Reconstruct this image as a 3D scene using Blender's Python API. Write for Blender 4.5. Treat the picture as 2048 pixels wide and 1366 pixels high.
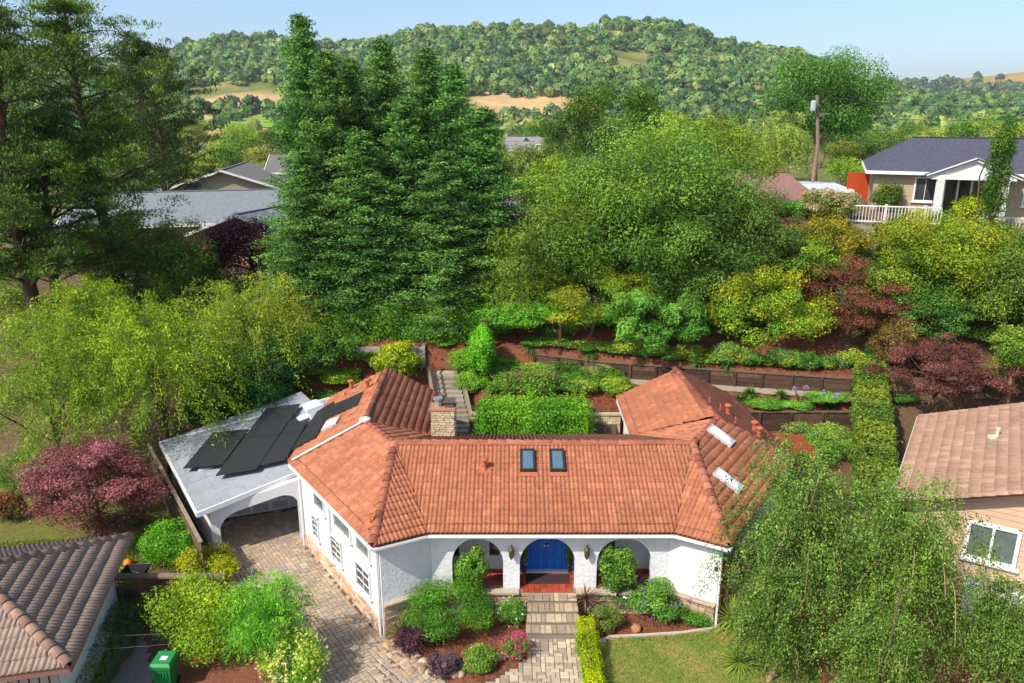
import bpy, bmesh, math, random
import numpy as np
from mathutils import Vector, Matrix, Quaternion

for o in list(bpy.data.objects):
    bpy.data.objects.remove(o)
SC = bpy.context.scene
COL = SC.collection
R = math.radians
random.seed(4)
RNG = np.random.default_rng(11)

# ------------------------------------------------------------------ camera
FPX, PITCH, HC = 1560.0, R(16.5), 15.63
CP, SP = math.cos(PITCH), math.sin(PITCH)
cam = bpy.data.cameras.new('camera')
cam.sensor_width = 36.0
cam.lens = 36.0 * FPX / 2048.0
cam.clip_start, cam.clip_end = 0.5, 20000
camo = bpy.data.objects.new('camera', cam)
camo.location = (0, 0, HC)
camo.rotation_euler = (math.pi / 2 - PITCH, 0, 0)
COL.objects.link(camo)
SC.camera = camo

# ------------------------------------------------------------------ light
SUN_FROM = Vector((-1.1, -1.0, 1.55)).normalized()
SUN_EL = math.asin(SUN_FROM.z)
SUN_AZ = math.atan2(SUN_FROM.x, SUN_FROM.y)
world = bpy.data.worlds.new('World')
SC.world = world
world.use_nodes = True
wn = world.node_tree
wn.nodes.clear()
sky = wn.nodes.new('ShaderNodeTexSky')
sky.sky_type = 'NISHITA'
sky.sun_disc = False
sky.sun_elevation = SUN_EL
sky.sun_rotation = SUN_AZ
sky.air_density, sky.dust_density, sky.ozone_density = 0.8, 1.6, 3.0
wbg = wn.nodes.new('ShaderNodeBackground')
wbg.inputs['Strength'].default_value = 0.15
wout = wn.nodes.new('ShaderNodeOutputWorld')
wn.links.new(sky.outputs[0], wbg.inputs['Color'])
wn.links.new(wbg.outputs[0], wout.inputs['Surface'])
sl = bpy.data.lights.new('sun', 'SUN')
sl.energy, sl.angle, sl.color = 3.6, R(0.6), (1.0, 0.95, 0.86)
so = bpy.data.objects.new('sun', sl)
so.rotation_euler = (-SUN_FROM).to_track_quat('-Z', 'Y').to_euler()
so.location = (-40, -30, 60)
COL.objects.link(so)
SC.view_settings.view_transform = 'Standard'
SC.view_settings.look = 'None'
SC.view_settings.exposure = 0.48
SC.view_settings.gamma = 1.0
SC.view_settings.use_curve_mapping = False
SC.cycles.max_bounces = 6
SC.cycles.diffuse_bounces = 3
SC.cycles.transmission_bounces = 4
SC.cycles.transparent_max_bounces = 4

# ------------------------------------------------------------------ photogrammetry helpers (photo pixel -> metres)
def ray(u, v):
    x, y = (u - 1024.0) / FPX, (683.0 - v) / FPX
    return Vector((x, CP + y * SP, -SP + y * CP))
def at_y(u, v, y):
    d = ray(u, v)
    return Vector((0, 0, HC)) + d * (y / d.y)
def at_z(u, v, z):
    d = ray(u, v)
    return Vector((0, 0, HC)) + d * ((z - HC) / d.z)
def on_plane(u, v, p, n):
    d = ray(u, v)
    c = Vector((0, 0, HC))
    return c + d * ((Vector(p) - c).dot(n) / d.dot(n))
def pix(x, y, z):
    Z = y * CP - (z - HC) * SP
    Y = y * SP + (z - HC) * CP
    return 1024 + FPX * x / Z, 683 - FPX * Y / Z
def lin(h, k=1.0):
    h = h.lstrip('#')
    out = []
    for i in (0, 2, 4):
        c = int(h[i:i + 2], 16) / 255.0
        c = c / 12.92 if c <= 0.04045 else ((c + 0.055) / 1.055) ** 2.4
        out.append(c * k)
    return tuple(out)

# ------------------------------------------------------------------ object helpers
def tag(o, label=None, cat=None, group=None, kind=None):
    if label: o['label'] = label
    if cat: o['category'] = cat
    if group: o['group'] = group
    if kind: o['kind'] = kind
    return o
def attach(o, parent):
    if parent is None: return o
    o.parent = parent
    if parent.type == 'EMPTY' and parent.parent is None:
        o.matrix_parent_inverse = Matrix.Translation(-parent.location)
    return o
def thing(name, label, cat, loc=(0, 0, 0), group=None):
    o = bpy.data.objects.new(name, None)
    o.empty_display_size = 0.2
    o.location = loc
    COL.objects.link(o)
    return tag(o, label, cat, group)
def link(name, me, parent=None, loc=None, rot=None, scale=None):
    o = bpy.data.objects.new(name, me)
    COL.objects.link(o)
    if loc is not None: o.location = loc
    if rot is not None: o.rotation_euler = rot
    if scale is not None: o.scale = scale
    return attach(o, parent)
def dup(root, loc, rotz=0.0, s=1.0, label=None):
    c = root.copy()
    COL.objects.link(c)
    c.location = loc
    c.rotation_euler = (0, 0, rotz)
    c.scale = (s, s, s) if not hasattr(s, '__len__') else s
    if label: c['label'] = label
    for ch in list(root.children):
        k = ch.copy(); COL.objects.link(k); k.parent = c
        for g in list(ch.children):
            q = g.copy(); COL.objects.link(q); q.parent = k
    return c

def npmesh(name, V, F, mat=None, C=None, smooth=False):
    """V (n,3), F (m,k) equal-sized faces, C (n,3) colours per vertex"""
    V = np.ascontiguousarray(V, dtype=np.float32); F = np.ascontiguousarray(F, dtype=np.int32)
    me = bpy.data.meshes.new(name)
    n, (m, k) = len(V), F.shape
    me.vertices.add(n); me.vertices.foreach_set('co', V.ravel())
    me.loops.add(m * k); me.loops.foreach_set('vertex_index', F.ravel())
    me.polygons.add(m)
    me.polygons.foreach_set('loop_start', np.arange(0, m * k, k, dtype=np.int32))
    if smooth: me.polygons.foreach_set('use_smooth', np.ones(m, dtype=bool))
    me.update(calc_edges=True)
    if C is not None:
        a = me.attributes.new('Col', 'FLOAT_COLOR', 'POINT')
        c4 = np.ones((n, 4), dtype=np.float32); c4[:, :3] = C
        a.data.foreach_set('color', c4.ravel())
    if mat: me.materials.append(mat)
    return me

class MB:
    def __init__(s): s.v, s.f, s.c, s.cc = [], [], [], (1, 1, 1)
    def add(s, vs, fs):
        b = len(s.v)
        s.v += [tuple(p) for p in vs]; s.c += [s.cc] * len(vs)
        s.f += [tuple(i + b for i in f) for f in fs]
        return s
    def box(s, x0, x1, y0, y1, z0, z1):
        return s.add([(x0,y0,z0),(x1,y0,z0),(x1,y1,z0),(x0,y1,z0),(x0,y0,z1),(x1,y0,z1),(x1,y1,z1),(x0,y1,z1)],
              [(3,2,1,0),(4,5,6,7),(0,1,5,4),(1,2,6,5),(2,3,7,6),(3,0,4,7)])
    def obox(s, c, ax, ay, az, hx, hy, hz):
        c, ax, ay, az = Vector(c), Vector(ax), Vector(ay), Vector(az)
        P = [c + ax*hx*i + ay*hy*j + az*hz*k for k in (-1,1) for j in (-1,1) for i in (-1,1)]
        return s.add(P, [(2,3,1,0),(4,5,7,6),(0,1,5,4),(1,3,7,5),(3,2,6,7),(2,0,4,6)])
    def bar(s, a, b, w, h, up=(0,0,1)):
        a, b = Vector(a), Vector(b)
        d = (b - a); L = d.length; d.normalize()
        sx = d.cross(Vector(up))
        if sx.length < 1e-4: sx = d.cross(Vector((1,0,0)))
        sx.normalize(); u = sx.cross(d)
        return s.obox((a + b) / 2, d, sx, u, L / 2, w / 2, h / 2)
    def slab(s, quad, th, n=None):
        q = [Vector(p) for p in quad]
        if n is None: n = (q[1]-q[0]).cross(q[2]-q[0]).normalized()
        k = len(q)
        P = q + [p - n * th for p in q]
        return s.add(P, [tuple(range(k)), tuple(range(2*k-1, k-1, -1))] + [(i, i+k, (i+1) % k + k, (i+1) % k) for i in range(k)])
    def tube(s, pts, rad, n=6, cap=True):
        pts = [Vector(p) for p in pts]
        if not hasattr(rad, '__len__'): rad = [rad] * len(pts)
        b = len(s.v); vs, fs = [], []
        ref = Vector((0.31, 0.17, 0.93)).normalized()
        for i, p in enumerate(pts):
            d = (pts[min(i+1, len(pts)-1)] - pts[max(i-1, 0)]).normalized()
            sx = d.cross(ref)
            if sx.length < 0.05: sx = d.cross(Vector((1, 0, 0)))
            sx.normalize(); sy = d.cross(sx)
            for k in range(n):
                a = 2 * math.pi * k / n
                vs.append(p + (sx * math.cos(a) + sy * math.sin(a)) * rad[i])
        for i in range(len(pts) - 1):
            for k in range(n):
                fs.append((i*n+k, i*n+(k+1) % n, (i+1)*n+(k+1) % n, (i+1)*n+k))
        if cap:
            fs.append(tuple(range(n-1, -1, -1))); fs.append(tuple((len(pts)-1)*n + k for k in range(n)))
        return s.add(vs, fs)
    def lathe(s, c, prof, n=12):
        c = Vector(c); vs, fs = [], []
        for r, z in prof:
            for k in range(n):
                a = 2*math.pi*k/n
                vs.append(c + Vector((r*math.cos(a), r*math.sin(a), z)))
        for i in range(len(prof)-1):
            for k in range(n):
                fs.append((i*n+k, i*n+(k+1) % n, (i+1)*n+(k+1) % n, (i+1)*n+k))
        fs.append(tuple(range(n-1, -1, -1))); fs.append(tuple((len(prof)-1)*n+k for k in range(n)))
        return s.add(vs, fs)
    def mesh(s, name, mat, smooth=False):
        me = bpy.data.meshes.new(name)
        me.from_pydata(s.v, [], s.f); me.materials.append(mat)
        if smooth: me.polygons.foreach_set('use_smooth', np.ones(len(me.polygons), dtype=bool))
        a = me.attributes.new('Col', 'FLOAT_COLOR', 'POINT')
        c4 = np.ones((len(s.v), 4), dtype=np.float32); c4[:, :3] = np.array(s.c).reshape(-1, 3)
        a.data.foreach_set('color', c4.ravel())
        me.update()
        return me
    def build(s, name, mat, parent=None, smooth=False, **k):
        return link(name, s.mesh(name, mat, smooth), parent, **k)

# ------------------------------------------------------------------ materials
def nodes_of(name):
    m = bpy.data.materials.new(name); m.use_nodes = True
    t = m.node_tree
    return m, t, t.nodes['Principled BSDF']
def mat(name, col, rough=0.7, var=0.0, scale=4.0, bump=0.0, bscale=None, attr=False, metal=0.0, var2=None, detail=5.0, spec=0.3, stain=None, sscale=0.6, samt=0.5):
    """colour x noise; attr multiplies by the Col attribute; stain mixes a second colour through a coarse noise"""
    m, t, b = nodes_of(name)
    b.inputs['Roughness'].default_value = rough
    b.inputs['Metallic'].default_value = metal
    b.inputs['Specular IOR Level'].default_value = spec
    L = t.links.new
    geo = t.nodes.new('ShaderNodeNewGeometry')
    rgb = t.nodes.new('ShaderNodeRGB'); rgb.outputs[0].default_value = (*col, 1)
    cur = rgb.outputs[0]
    def mix(bt, fac, a, c):
        x = t.nodes.new('ShaderNodeMix'); x.data_type = 'RGBA'; x.blend_type = bt
        if isinstance(fac, float): x.inputs[0].default_value = fac
        else: L(fac, x.inputs[0])
        for s_, i in ((a, 6), (c, 7)):
            if isinstance(s_, tuple): x.inputs[i].default_value = (*s_, 1)
            else: L(s_, x.inputs[i])
        return x.outputs[2]
    def noise(sc, det=detail, rg=0.6):
        x = t.nodes.new('ShaderNodeTexNoise'); x.inputs['Scale'].default_value = sc
        x.inputs['Detail'].default_value = det; x.inputs['Roughness'].default_value = rg
        L(geo.outputs['Position'], x.inputs['Vector']); return x.outputs['Fac']
    def ramp(f, a, c):
        x = t.nodes.new('ShaderNodeMapRange'); L(f, x.inputs[0])
        x.inputs[1].default_value, x.inputs[2].default_value = a, c
        return x.outputs[0]
    if attr:
        a = t.nodes.new('ShaderNodeAttribute'); a.attribute_name = 'Col'
        cur = mix('MULTIPLY', 1.0, cur, a.outputs['Color'])
    if stain:
        cur = mix('MIX', mix('MULTIPLY', 1.0, ramp(noise(sscale), 0.45, 0.72), (samt,)*3), cur, stain)
    if var:
        f = ramp(noise(scale), 0.25, 0.75)
        lo, hi = tuple([1 - var] * 3), tuple([1 + var] * 3)
        cur = mix('MULTIPLY', 1.0, cur, mix('MIX', f, lo, hi))
    L(cur, b.inputs['Base Color'])
    if bump:
        bn = t.nodes.new('ShaderNodeBump'); bn.inputs['Strength'].default_value = 1.0
        bn.inputs['Distance'].default_value = bump
        L(noise(bscale or scale * 3, 6.0, 0.65), bn.inputs['Height']); L(bn.outputs[0], b.inputs['Normal'])
    return m
def leaf_mat(name, trans=0.3, rough=0.55, spec=0.25, rnd=0.18):
    m, t, b = nodes_of(name); L = t.links.new
    a = t.nodes.new('ShaderNodeAttribute'); a.attribute_name = 'Col'
    oi = t.nodes.new('ShaderNodeObjectInfo')
    hs = t.nodes.new('ShaderNodeHueSaturation')
    mr = t.nodes.new('ShaderNodeMapRange'); mr.inputs[3].default_value = 1 - rnd; mr.inputs[4].default_value = 1 + rnd
    L(oi.outputs['Random'], mr.inputs[0]); L(mr.outputs[0], hs.inputs['Value'])
    mh = t.nodes.new('ShaderNodeMapRange'); mh.inputs[3].default_value = 0.5 - 0.06 * rnd; mh.inputs[4].default_value = 0.5 + 0.06 * rnd
    L(oi.outputs['Random'], mh.inputs[0]); L(mh.outputs[0], hs.inputs['Hue'])
    L(a.outputs['Color'], hs.inputs['Color'])
    b.inputs['Roughness'].default_value = rough; b.inputs['Specular IOR Level'].default_value = spec
    L(hs.outputs[0], b.inputs['Base Color'])
    tr = t.nodes.new('ShaderNodeBsdfTranslucent'); L(hs.outputs[0], tr.inputs['Color'])
    mx = t.nodes.new('ShaderNodeMixShader'); mx.inputs[0].default_value = trans
    L(b.outputs[0], mx.inputs[1]); L(tr.outputs[0], mx.inputs[2])
    L(mx.outputs[0], t.nodes['Material Output'].inputs['Surface'])
    return m
M = {}
M['leaf'] = leaf_mat('leaf', rnd=0.0)
M['leafv'] = leaf_mat('leaf_varied', rnd=0.25)
M['needle'] = leaf_mat('needle', 0.15, 0.65, 0.15, rnd=0.12)
M['petal'] = leaf_mat('petal', 0.3, 0.6, 0.1, rnd=0.0)
M['bark'] = mat('bark', lin('6b5a48'), 0.95, 0.35, 6, 0.01, 20, attr=True)
M['clay'] = mat('clay_tile', (1, 1, 1), 0.85, 0.25, 7, 0.004, 60, attr=True, stain=lin('6a4633'), sscale=0.55, samt=0.35)
M['concrete_tile'] = mat('concrete_tile', (1, 1, 1), 0.9, 0.18, 8, 0.004, 60, attr=True, stain=lin('5a4a42'), sscale=1.1, samt=0.3)
M['stucco'] = mat('white_stucco', (0.74, 0.735, 0.72), 0.9, 0.05, 3, 0.035, 7.5, stain=(0.56, 0.53, 0.48), sscale=0.8, samt=0.5)
M['stucco_smooth'] = mat('smooth_stucco', (0.72, 0.715, 0.70), 0.9, 0.06, 2, 0.004, 30, stain=(0.56, 0.54, 0.5), sscale=0.7, samt=0.4)
M['trim'] = mat('white_trim', (0.76, 0.76, 0.75), 0.55, 0.04, 3)
M['grey_trim'] = mat('grey_trim', (0.5, 0.5, 0.49), 0.6, 0.06, 3)
M['roll_roof'] = mat('rolled_roofing', (0.33, 0.345, 0.36), 0.85, 0.14, 3.5, 0.003, 40, stain=(0.22, 0.235, 0.25), sscale=0.5, samt=0.6)
M['dark'] = mat('dark_void', (0.03, 0.03, 0.03), 0.8)
M['solar'] = mat('solar_cell', (0.032, 0.033, 0.036), 0.4, 0.12, 2.0, spec=0.5)
M['metal'] = mat('grey_metal', (0.42, 0.43, 0.44), 0.45, 0.1, 8, metal=0.5)
M['black_metal'] = mat('black_metal', (0.03, 0.03, 0.03), 0.5)
M['glass'] = mat('window_glass', (0.035, 0.045, 0.05), 0.06, 0.2, 1.5, spec=0.9)
M['skyglass'] = mat('skylight_glass', (0.10, 0.16, 0.20), 0.08, 0.15, 3, spec=0.9)
M['greenglass'] = mat('blind_glass', (0.12, 0.16, 0.14), 0.12, 0.2, 3, spec=0.8)
M['acrylic'] = mat('white_acrylic', (0.80, 0.82, 0.84), 0.25, 0.04, 3, spec=0.5)
M['blue'] = mat('blue_paint', lin('1560b8'), 0.45, 0.08, 5, 0.001, 40)
M['brick'] = mat('stacked_stone', (1, 1, 1), 0.92, 0.2, 12, 0.008, 40, attr=True)
M['mortar'] = mat('mortar', lin('8a7e6e'), 0.95, 0.15, 10, 0.004, 50)
M['paver'] = mat('paver', (1, 1, 1), 0.9, 0.18, 7, 0.006, 45, attr=True, stain=lin('74675b'), sscale=0.7, samt=0.3)
M['joint'] = mat('sand_joint', lin('5e5246'), 0.95, 0.2, 12, 0.005, 60)
M['floor_tile'] = mat('terracotta_floor', (1, 1, 1), 0.6, 0.12, 8, attr=True)
M['wood'] = mat('weathered_wood', (1, 1, 1), 0.9, 0.3, 5, 0.006, 30, attr=True)
M['ground'] = mat('ground', (1, 1, 1), 0.95, 0.28, 5.0, 0.05, 9, attr=True, detail=8)
M['grass'] = mat('grass_sod', (1, 1, 1), 0.95, 0.3, 6, 0.04, 30, attr=True, stain=lin('b39a62'), sscale=1.1, samt=0.9)
M['hill'] = mat('hill_grass', (1, 1, 1), 0.95, 0.25, 0.05, attr=True, detail=8)
M['shingle'] = mat('asphalt_shingle', (1, 1, 1), 0.92, 0.25, 5, 0.006, 30, attr=True)
M['siding'] = mat('lap_siding', (1, 1, 1), 0.75, 0.08, 3, attr=True)
M['paint'] = mat('painted', (1, 1, 1), 0.6, 0.08, 4, attr=True)
M['plastic'] = mat('plastic', (1, 1, 1), 0.42, 0.06, 6, attr=True)
M['rock'] = mat('rock', (1, 1, 1), 0.9, 0.28, 6, 0.03, 14, attr=True)
M['mat'] = mat('door_mat', (0.05, 0.025, 0.025), 0.95, 0.8, 40, 0.01, 60)
M['brass'] = mat('aged_brass', (0.12, 0.08, 0.045), 0.5, 0.25, 20, metal=0.5)

# ------------------------------------------------------------------ terrain
def sm(a, b, t):
    t = np.clip((np.asarray(t, dtype=float) - a) / (b - a), 0, 1)
    return t * t * (3 - 2 * t)
def path_y(x):
    return 40.3 - 0.215 * np.clip(np.asarray(x, dtype=float) - 2.4, 0, 17)
def gz(x, y):
    x = np.asarray(x, dtype=float); y = np.asarray(y, dtype=float)
    zf = -0.85 - 0.45 * (1 - sm(-4.6, -3.0, x))
    left = np.interp(y, [-50, 15, 31, 35, 38.5, 41, 45, 55, 90, 200], [-1.3, -1.3, -1.3, -0.9, 1.0, 2.9, 4.8, 5.2, 5.0, 4.0])
    yp = path_y(x)
    pz = 1.7 + 0.35 * (1 - sm(0, 6, x))
    stair = (x > -4.75) & (x < -1.95) & (y > 36.0) & (y < 40.1)
    terr = np.where(y < 36.28, 0.0 + 0.25 * sm(9, 14, x), np.minimum(1.2 + (y - 36.28) * 0.17, pz))
    wt = pz + 0.78
    zl = np.interp(y, [40.5, 42, 45.5, 60, 90, 200], [2.9, 3.4, 5.0, 5.3, 5.0, 4.0])
    zr0 = np.interp(y, [40, 44, 48, 50, 70, 110, 200], [2.6, 5.4, 9.0, 9.4, 9.4, 6.5, 4.0])
    w = sm(3, 17, x)
    slope = zl * (1 - w) + zr0 * w
    back = np.where(y < yp + 0.62, np.where(y > yp - 0.6, np.where(y > 36.4, pz, terr), terr), np.maximum(wt + np.clip(y - yp - 0.62, 0, 6) * 0.08, slope))
    back = np.where(stair, np.minimum(back, np.clip((y - 36.3) * .56 - .25, -.05, 2.0)), back)
    cen = zf + (0 - zf) * sm(23.0, 25.0, y)
    cen = np.where(y < 31, cen, back)
    xw = -4.3 - (np.clip(y, 22.2, 28.0) - 22.2) * 0.70
    wl = sm(xw, xw + 1.2, x)
    z = np.where(y < 22.2, zf, left * (1 - wl) + cen * wl)
    zn = 0.10 * np.sin(x * 0.9 + 1.3) * np.sin(y * 0.7) * sm(41, 44, y) + 0.5 * np.sin(x * 0.05) * np.sin(y * 0.04) * sm(60, 120, y)
    return z + zn - 0.0
def g1(x, y): return float(gz(x, y))
def gp(x, y, dz=0.0): return Vector((x, y, g1(x, y) + dz))
def spaced(a, b, n): return np.linspace(a, b, n)
gxs = np.unique(np.concatenate([-np.geomspace(24, 9000, 46)[::-1], np.arange(-24, 26.01, 0.4), np.geomspace(26, 9000, 46)]))
gys = np.unique(np.concatenate([[-400, -100, -30, -5], np.arange(8, 36, 0.5), np.arange(36, 43, 0.17), np.arange(43, 56, 0.45), np.geomspace(56, 9500, 60), [36.26, 36.3]]))
GX, GY = np.meshgrid(gxs, gys)
GZ = gz(GX, GY)
MULCH, SOIL = np.array(lin('7d4a33')), np.array(lin('66513a'))
DRY, LAWN, FAR = np.array(lin('9a7d45')), np.array(lin('5c6b26')), np.array(lin('6f7038'))
gc = np.zeros(GX.shape + (3,)) + SOIL
mm = (sm(31, 33, GY) * (1 - sm(47, 52, GY)) * sm(-14, -11, GX) * (1 - sm(17.5, 18.5, GX)))[..., None]
gc = gc * (1 - mm) + MULCH * mm
mm = ((1 - sm(23.5, 25, GY)) * sm(-12, -11, GX))[..., None]
gc = gc * (1 - mm) + np.array(lin('80503a')) * mm
mm = (sm(21, 24, GY) * (1 - sm(32, 35, GY)) * (1 - sm(-15, -13.4, GX)))[..., None]
gc = gc * (1 - mm) + np.array(lin('6a6a30')) * mm
mm = sm(52, 75, GY)[..., None]
gc = gc * (1 - mm) + FAR * mm
mm = sm(300, 480, GY)[..., None]
gc = gc * (1 - mm) + DRY * mm
nx, ny = len(gxs), len(gys)
idx = np.arange(nx * ny).reshape(ny, nx)
gf = np.stack([idx[:-1, :-1], idx[:-1, 1:], idx[1:, 1:], idx[1:, :-1]], -1).reshape(-1, 4)
ground = link('ground', npmesh('ground', np.stack([GX, GY, GZ], -1).reshape(-1, 3), gf, M['ground'], gc.reshape(-1, 3), True))
tag(ground, 'brown mulched garden soil sloping up behind the house', 'ground', kind='structure')
# ------------------------------------------------------------------ piece helpers
def chbox(lx, ly, lz, ch, jit=0.0, rnd=random):
    """block with a chamfered top, base at z=0, top at lz"""
    j = lambda: rnd.uniform(-jit, jit)
    hx, hy = lx / 2, ly / 2
    V = []
    for z, q in ((0, 0), (lz - ch, 0), (lz, ch)):
        for sx, sy in ((-1, -1), (1, -1), (1, 1), (-1, 1)):
            V.append((sx * (hx - q) + j(), sy * (hy - q) + j(), z + (j() if z else 0)))
    Fc = [(0+i, (i+1) % 4, 4+(i+1) % 4, 4+i) for i in range(4)] + [(4+i, 4+(i+1) % 4, 8+(i+1) % 4, 8+i) for i in range(4)] + [(8, 9, 10, 11)]
    return V, Fc
def pick(cols, rnd=random, v=0.12):
    c = rnd.choice(cols); k = 1 + rnd.uniform(-v, v)
    return tuple(x * k for x in c)
def frame(x, y, z, o):
    m = Matrix.Identity(4)
    for i, a in enumerate((x, y, z)):
        for k in range(3): m[k][i] = a[k]
    for k in range(3): m[k][3] = o[k]
    return m
def inpoly(px, py, poly):
    c = False; j = len(poly) - 1
    for i in range(len(poly)):
        xi, yi = poly[i][0], poly[i][1]; xj, yj = poly[j][0], poly[j][1]
        if (yi > py) != (yj > py) and px < (xj - xi) * (py - yi) / (yj - yi) + xi: c = not c
        j = i
    return c
def drape(name, poly, step, dz, material, parent=None, col=(1, 1, 1)):
    xs = np.arange(min(p[0] for p in poly), max(p[0] for p in poly) + step, step)
    ys = np.arange(min(p[1] for p in poly), max(p[1] for p in poly) + step, step)
    mb = MB(); mb.cc = col
    for x in xs:
        for y in ys:
            if inpoly(x + step/2, y + step/2, poly):
                mb.add([(a, b, g1(a, b) + dz) for a, b in ((x, y), (x+step, y), (x+step, y+step), (x, y+step))], [(0, 1, 2, 3)])
    bm = bmesh.new(); me = mb.mesh(name, material); bm.from_mesh(me)
    bmesh.ops.remove_doubles(bm, verts=bm.verts, dist=0.001); bm.to_mesh(me); bm.free()
    return link(name, me, parent)

class Pieces:
    """alike pieces: shares meshes; first `cap` become objects, the rest one joined stuff part"""
    def __init__(s, name, material, parent, cap=300): s.name, s.m, s.p, s.cap, s.n, s.mb, s.meshes = name, material, parent, cap, 0, MB(), {}
    def add(s, key, vf, col, mtx):
        if s.n < s.cap:
            k = (key, col)
            if k not in s.meshes:
                b = MB(); b.cc = col; b.add(*vf); s.meshes[k] = b.mesh(s.name, s.m)
            o = link(s.name, s.meshes[k], s.p); o.matrix_basis = mtx
        else:
            s.mb.cc = col
            s.mb.add([mtx @ Vector(v) for v in vf[0]], vf[1])
        s.n += 1
    def done(s, rest):
        if s.mb.v: tag(s.mb.build(rest, s.m, s.p), kind='stuff')

def brick_wall(parent, o, d, n, length, height, bw, bh, cols, depth=0.07, name='stone', cap=300, ztop=None, rest='small_stones', gap=0.012, seed=1):
    """courses of stones on the face through o along d (unit), outward normal n"""
    rnd = random.Random(seed); pc = Pieces(name, M['brick'], parent, cap)
    o, d, n = Vector(o), Vector(d).normalized(), Vector(n).normalized(); up = Vector((0, 0, 1))
    vs = [(k, chbox(k, bh - gap, depth, 0.014, 0.005, rnd)) for k in (bw * 0.6, bw, bw * 1.35)]
    pal = [pick(cols, rnd) for _ in range(7)]
    rows = int(round(height / bh))
    for r in range(rows):
        t = -rnd.uniform(0, bw) if r % 2 else 0.0
        while t < length - 0.03:
            k, vf = rnd.choice(vs)
            a, b = max(t, 0), min(t + k, length)
            if b - a > 0.06:
                m = frame(d * ((b - a - gap) / k), up, n, o + d * ((a + b) / 2) + up * ((r + 0.5) * bh) + n * rnd.uniform(-0.015, 0.012))
                pc.add(k, vf, rnd.choice(pal), m)
            t += k
    pc.done(rest)

# ------------------------------------------------------------------ tiled roofs
def tile_vf(w, L, nb, amp, th, seg=5):
    xs = [w * i / (nb * seg) for i in range(nb * seg + 1)]
    pz = []
    for i in range(len(xs)):
        t = (i % seg) / seg
        pz.append(amp * math.sin(math.pi * t) ** 0.8 if i % seg else 0.0)
    V = [(x, 0, z) for x, z in zip(xs, pz)] + [(x, 0, z + th) for x, z in zip(xs, pz)] + [(x, L, z + 0.004) for x, z in zip(xs, pz)]
    k = len(xs)
    Fc = [(i, i+1, k+i+1, k+i) for i in range(k-1)] + [(k+i, k+i+1, 2*k+i+1, 2*k+i) for i in range(k-1)]
    return V, Fc
def roof_plane(roof, poly, w, ex, nb, amp, cols, material, cap=0, name='tile', rest='small_tiles', th=0.03, seed=1, seg=5, row0=0.0, jit=0.006):
    rnd = random.Random(seed)
    P = [Vector(p) for p in poly]
    n = Vector((0, 0, 0))
    for i in range(len(P)): n += (P[i] - P[0]).cross(P[(i+1) % len(P)] - P[0])
    n.normalize()
    if n.z < 0: n = -n
    e = (P[1] - P[0]).normalized(); s = n.cross(e)
    O = P[0].copy()
    if s.z < 0: e = -e; s = -s; O = P[1].copy()
    Q = [((p - O).dot(e), (p - O).dot(s)) for p in P]
    smax = max(q[1] for q in Q)
    def rng(sv):
        sv = min(max(sv, 1e-4), smax - 1e-4); xs = []
        for i in range(len(Q)):
            (x0, y0), (x1, y1) = Q[i], Q[(i+1) % len(Q)]
            if (y0 - sv) * (y1 - sv) < 0: xs.append(x0 + (x1 - x0) * (sv - y0) / (y1 - y0))
        return (min(xs), max(xs)) if len(xs) >= 2 else (0, 0)
    V, Fc = tile_vf(w, ex * 1.15, nb, amp, th, seg)
    pal = [pick(cols, rnd, 0.07) for _ in range(8)]
    meshes = {}
    AV, AF, AC, nv, cnt = [], [], [], 0, 0
    Vn, Fn = np.array(V), np.array(Fc)
    j = 0
    while (j + row0) * ex < smax:
        s0 = (j + row0) * ex - (0.06 if j == 0 else 0)
        a, b = rng(min(s0 + ex * 0.5, smax))
        i = math.floor(a / w)
        while i * w < b:
            x0 = i * w
            if x0 + w > a + 0.02 and x0 < b - 0.02:
                lo0, hi0 = rng(s0); lo1, hi1 = rng(s0 + ex * 1.15)
                full = x0 >= max(lo0, lo1) and x0 + w <= min(hi0, hi1) and s0 + ex * 1.15 <= smax
                c = rnd.choice(pal); dz = rnd.uniform(-jit, jit) + 0.02
                if full and cnt < cap:
                    if c not in meshes:
                        q = MB(); q.cc = c; q.add(V, Fc); meshes[c] = q.mesh(name, material, True)
                    ob = link(name, meshes[c], roof)
                    ob.matrix_basis = frame(e, s, n, O + e * x0 + s * s0 + n * dz); cnt += 1
                else:
                    T = Vn.copy(); T[:, 0] += x0; T[:, 1] += s0; T[:, 2] += dz
                    T[:, 1] = np.minimum(T[:, 1], smax)
                    for sv in np.unique(np.round(T[:, 1], 4)):
                        lo, hi = rng(sv); mk = np.abs(T[:, 1] - sv) < 1e-3
                        T[mk, 0] = np.clip(T[mk, 0], lo, hi)
                    Wd = np.array(O) + T[:, :1] * np.array(e) + T[:, 1:2] * np.array(s) + T[:, 2:] * np.array(n)
                    AV.append(Wd); AF.append(Fn + nv); AC.append(np.tile(c, (len(Wd), 1))); nv += len(Wd)
            i += 1
        j += 1
    if AV:
        me = npmesh(rest, np.concatenate(AV), np.concatenate(AF), material, np.concatenate(AC), True)
        tag(link(rest, me, roof), kind='stuff')
def cap_vf(L, r, n=6, th=0.03):
    V = []
    for x, rr in ((0, r * 1.1), (0, r * 1.1 - th), (L * 1.12, r * 0.93)):
        for k in range(n + 1):
            a = math.pi * k / n
            V.append((x, rr * math.cos(a), rr * math.sin(a) * 0.85 + (0.01 if x == 0 else -0.02)))
    k = n + 1
    Fc = [(i, k+i, k+i+1, i+1) for i in range(n)] + [(i, i+1, 2*k+i+1, 2*k+i) for i in range(n)]
    return V, Fc
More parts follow.
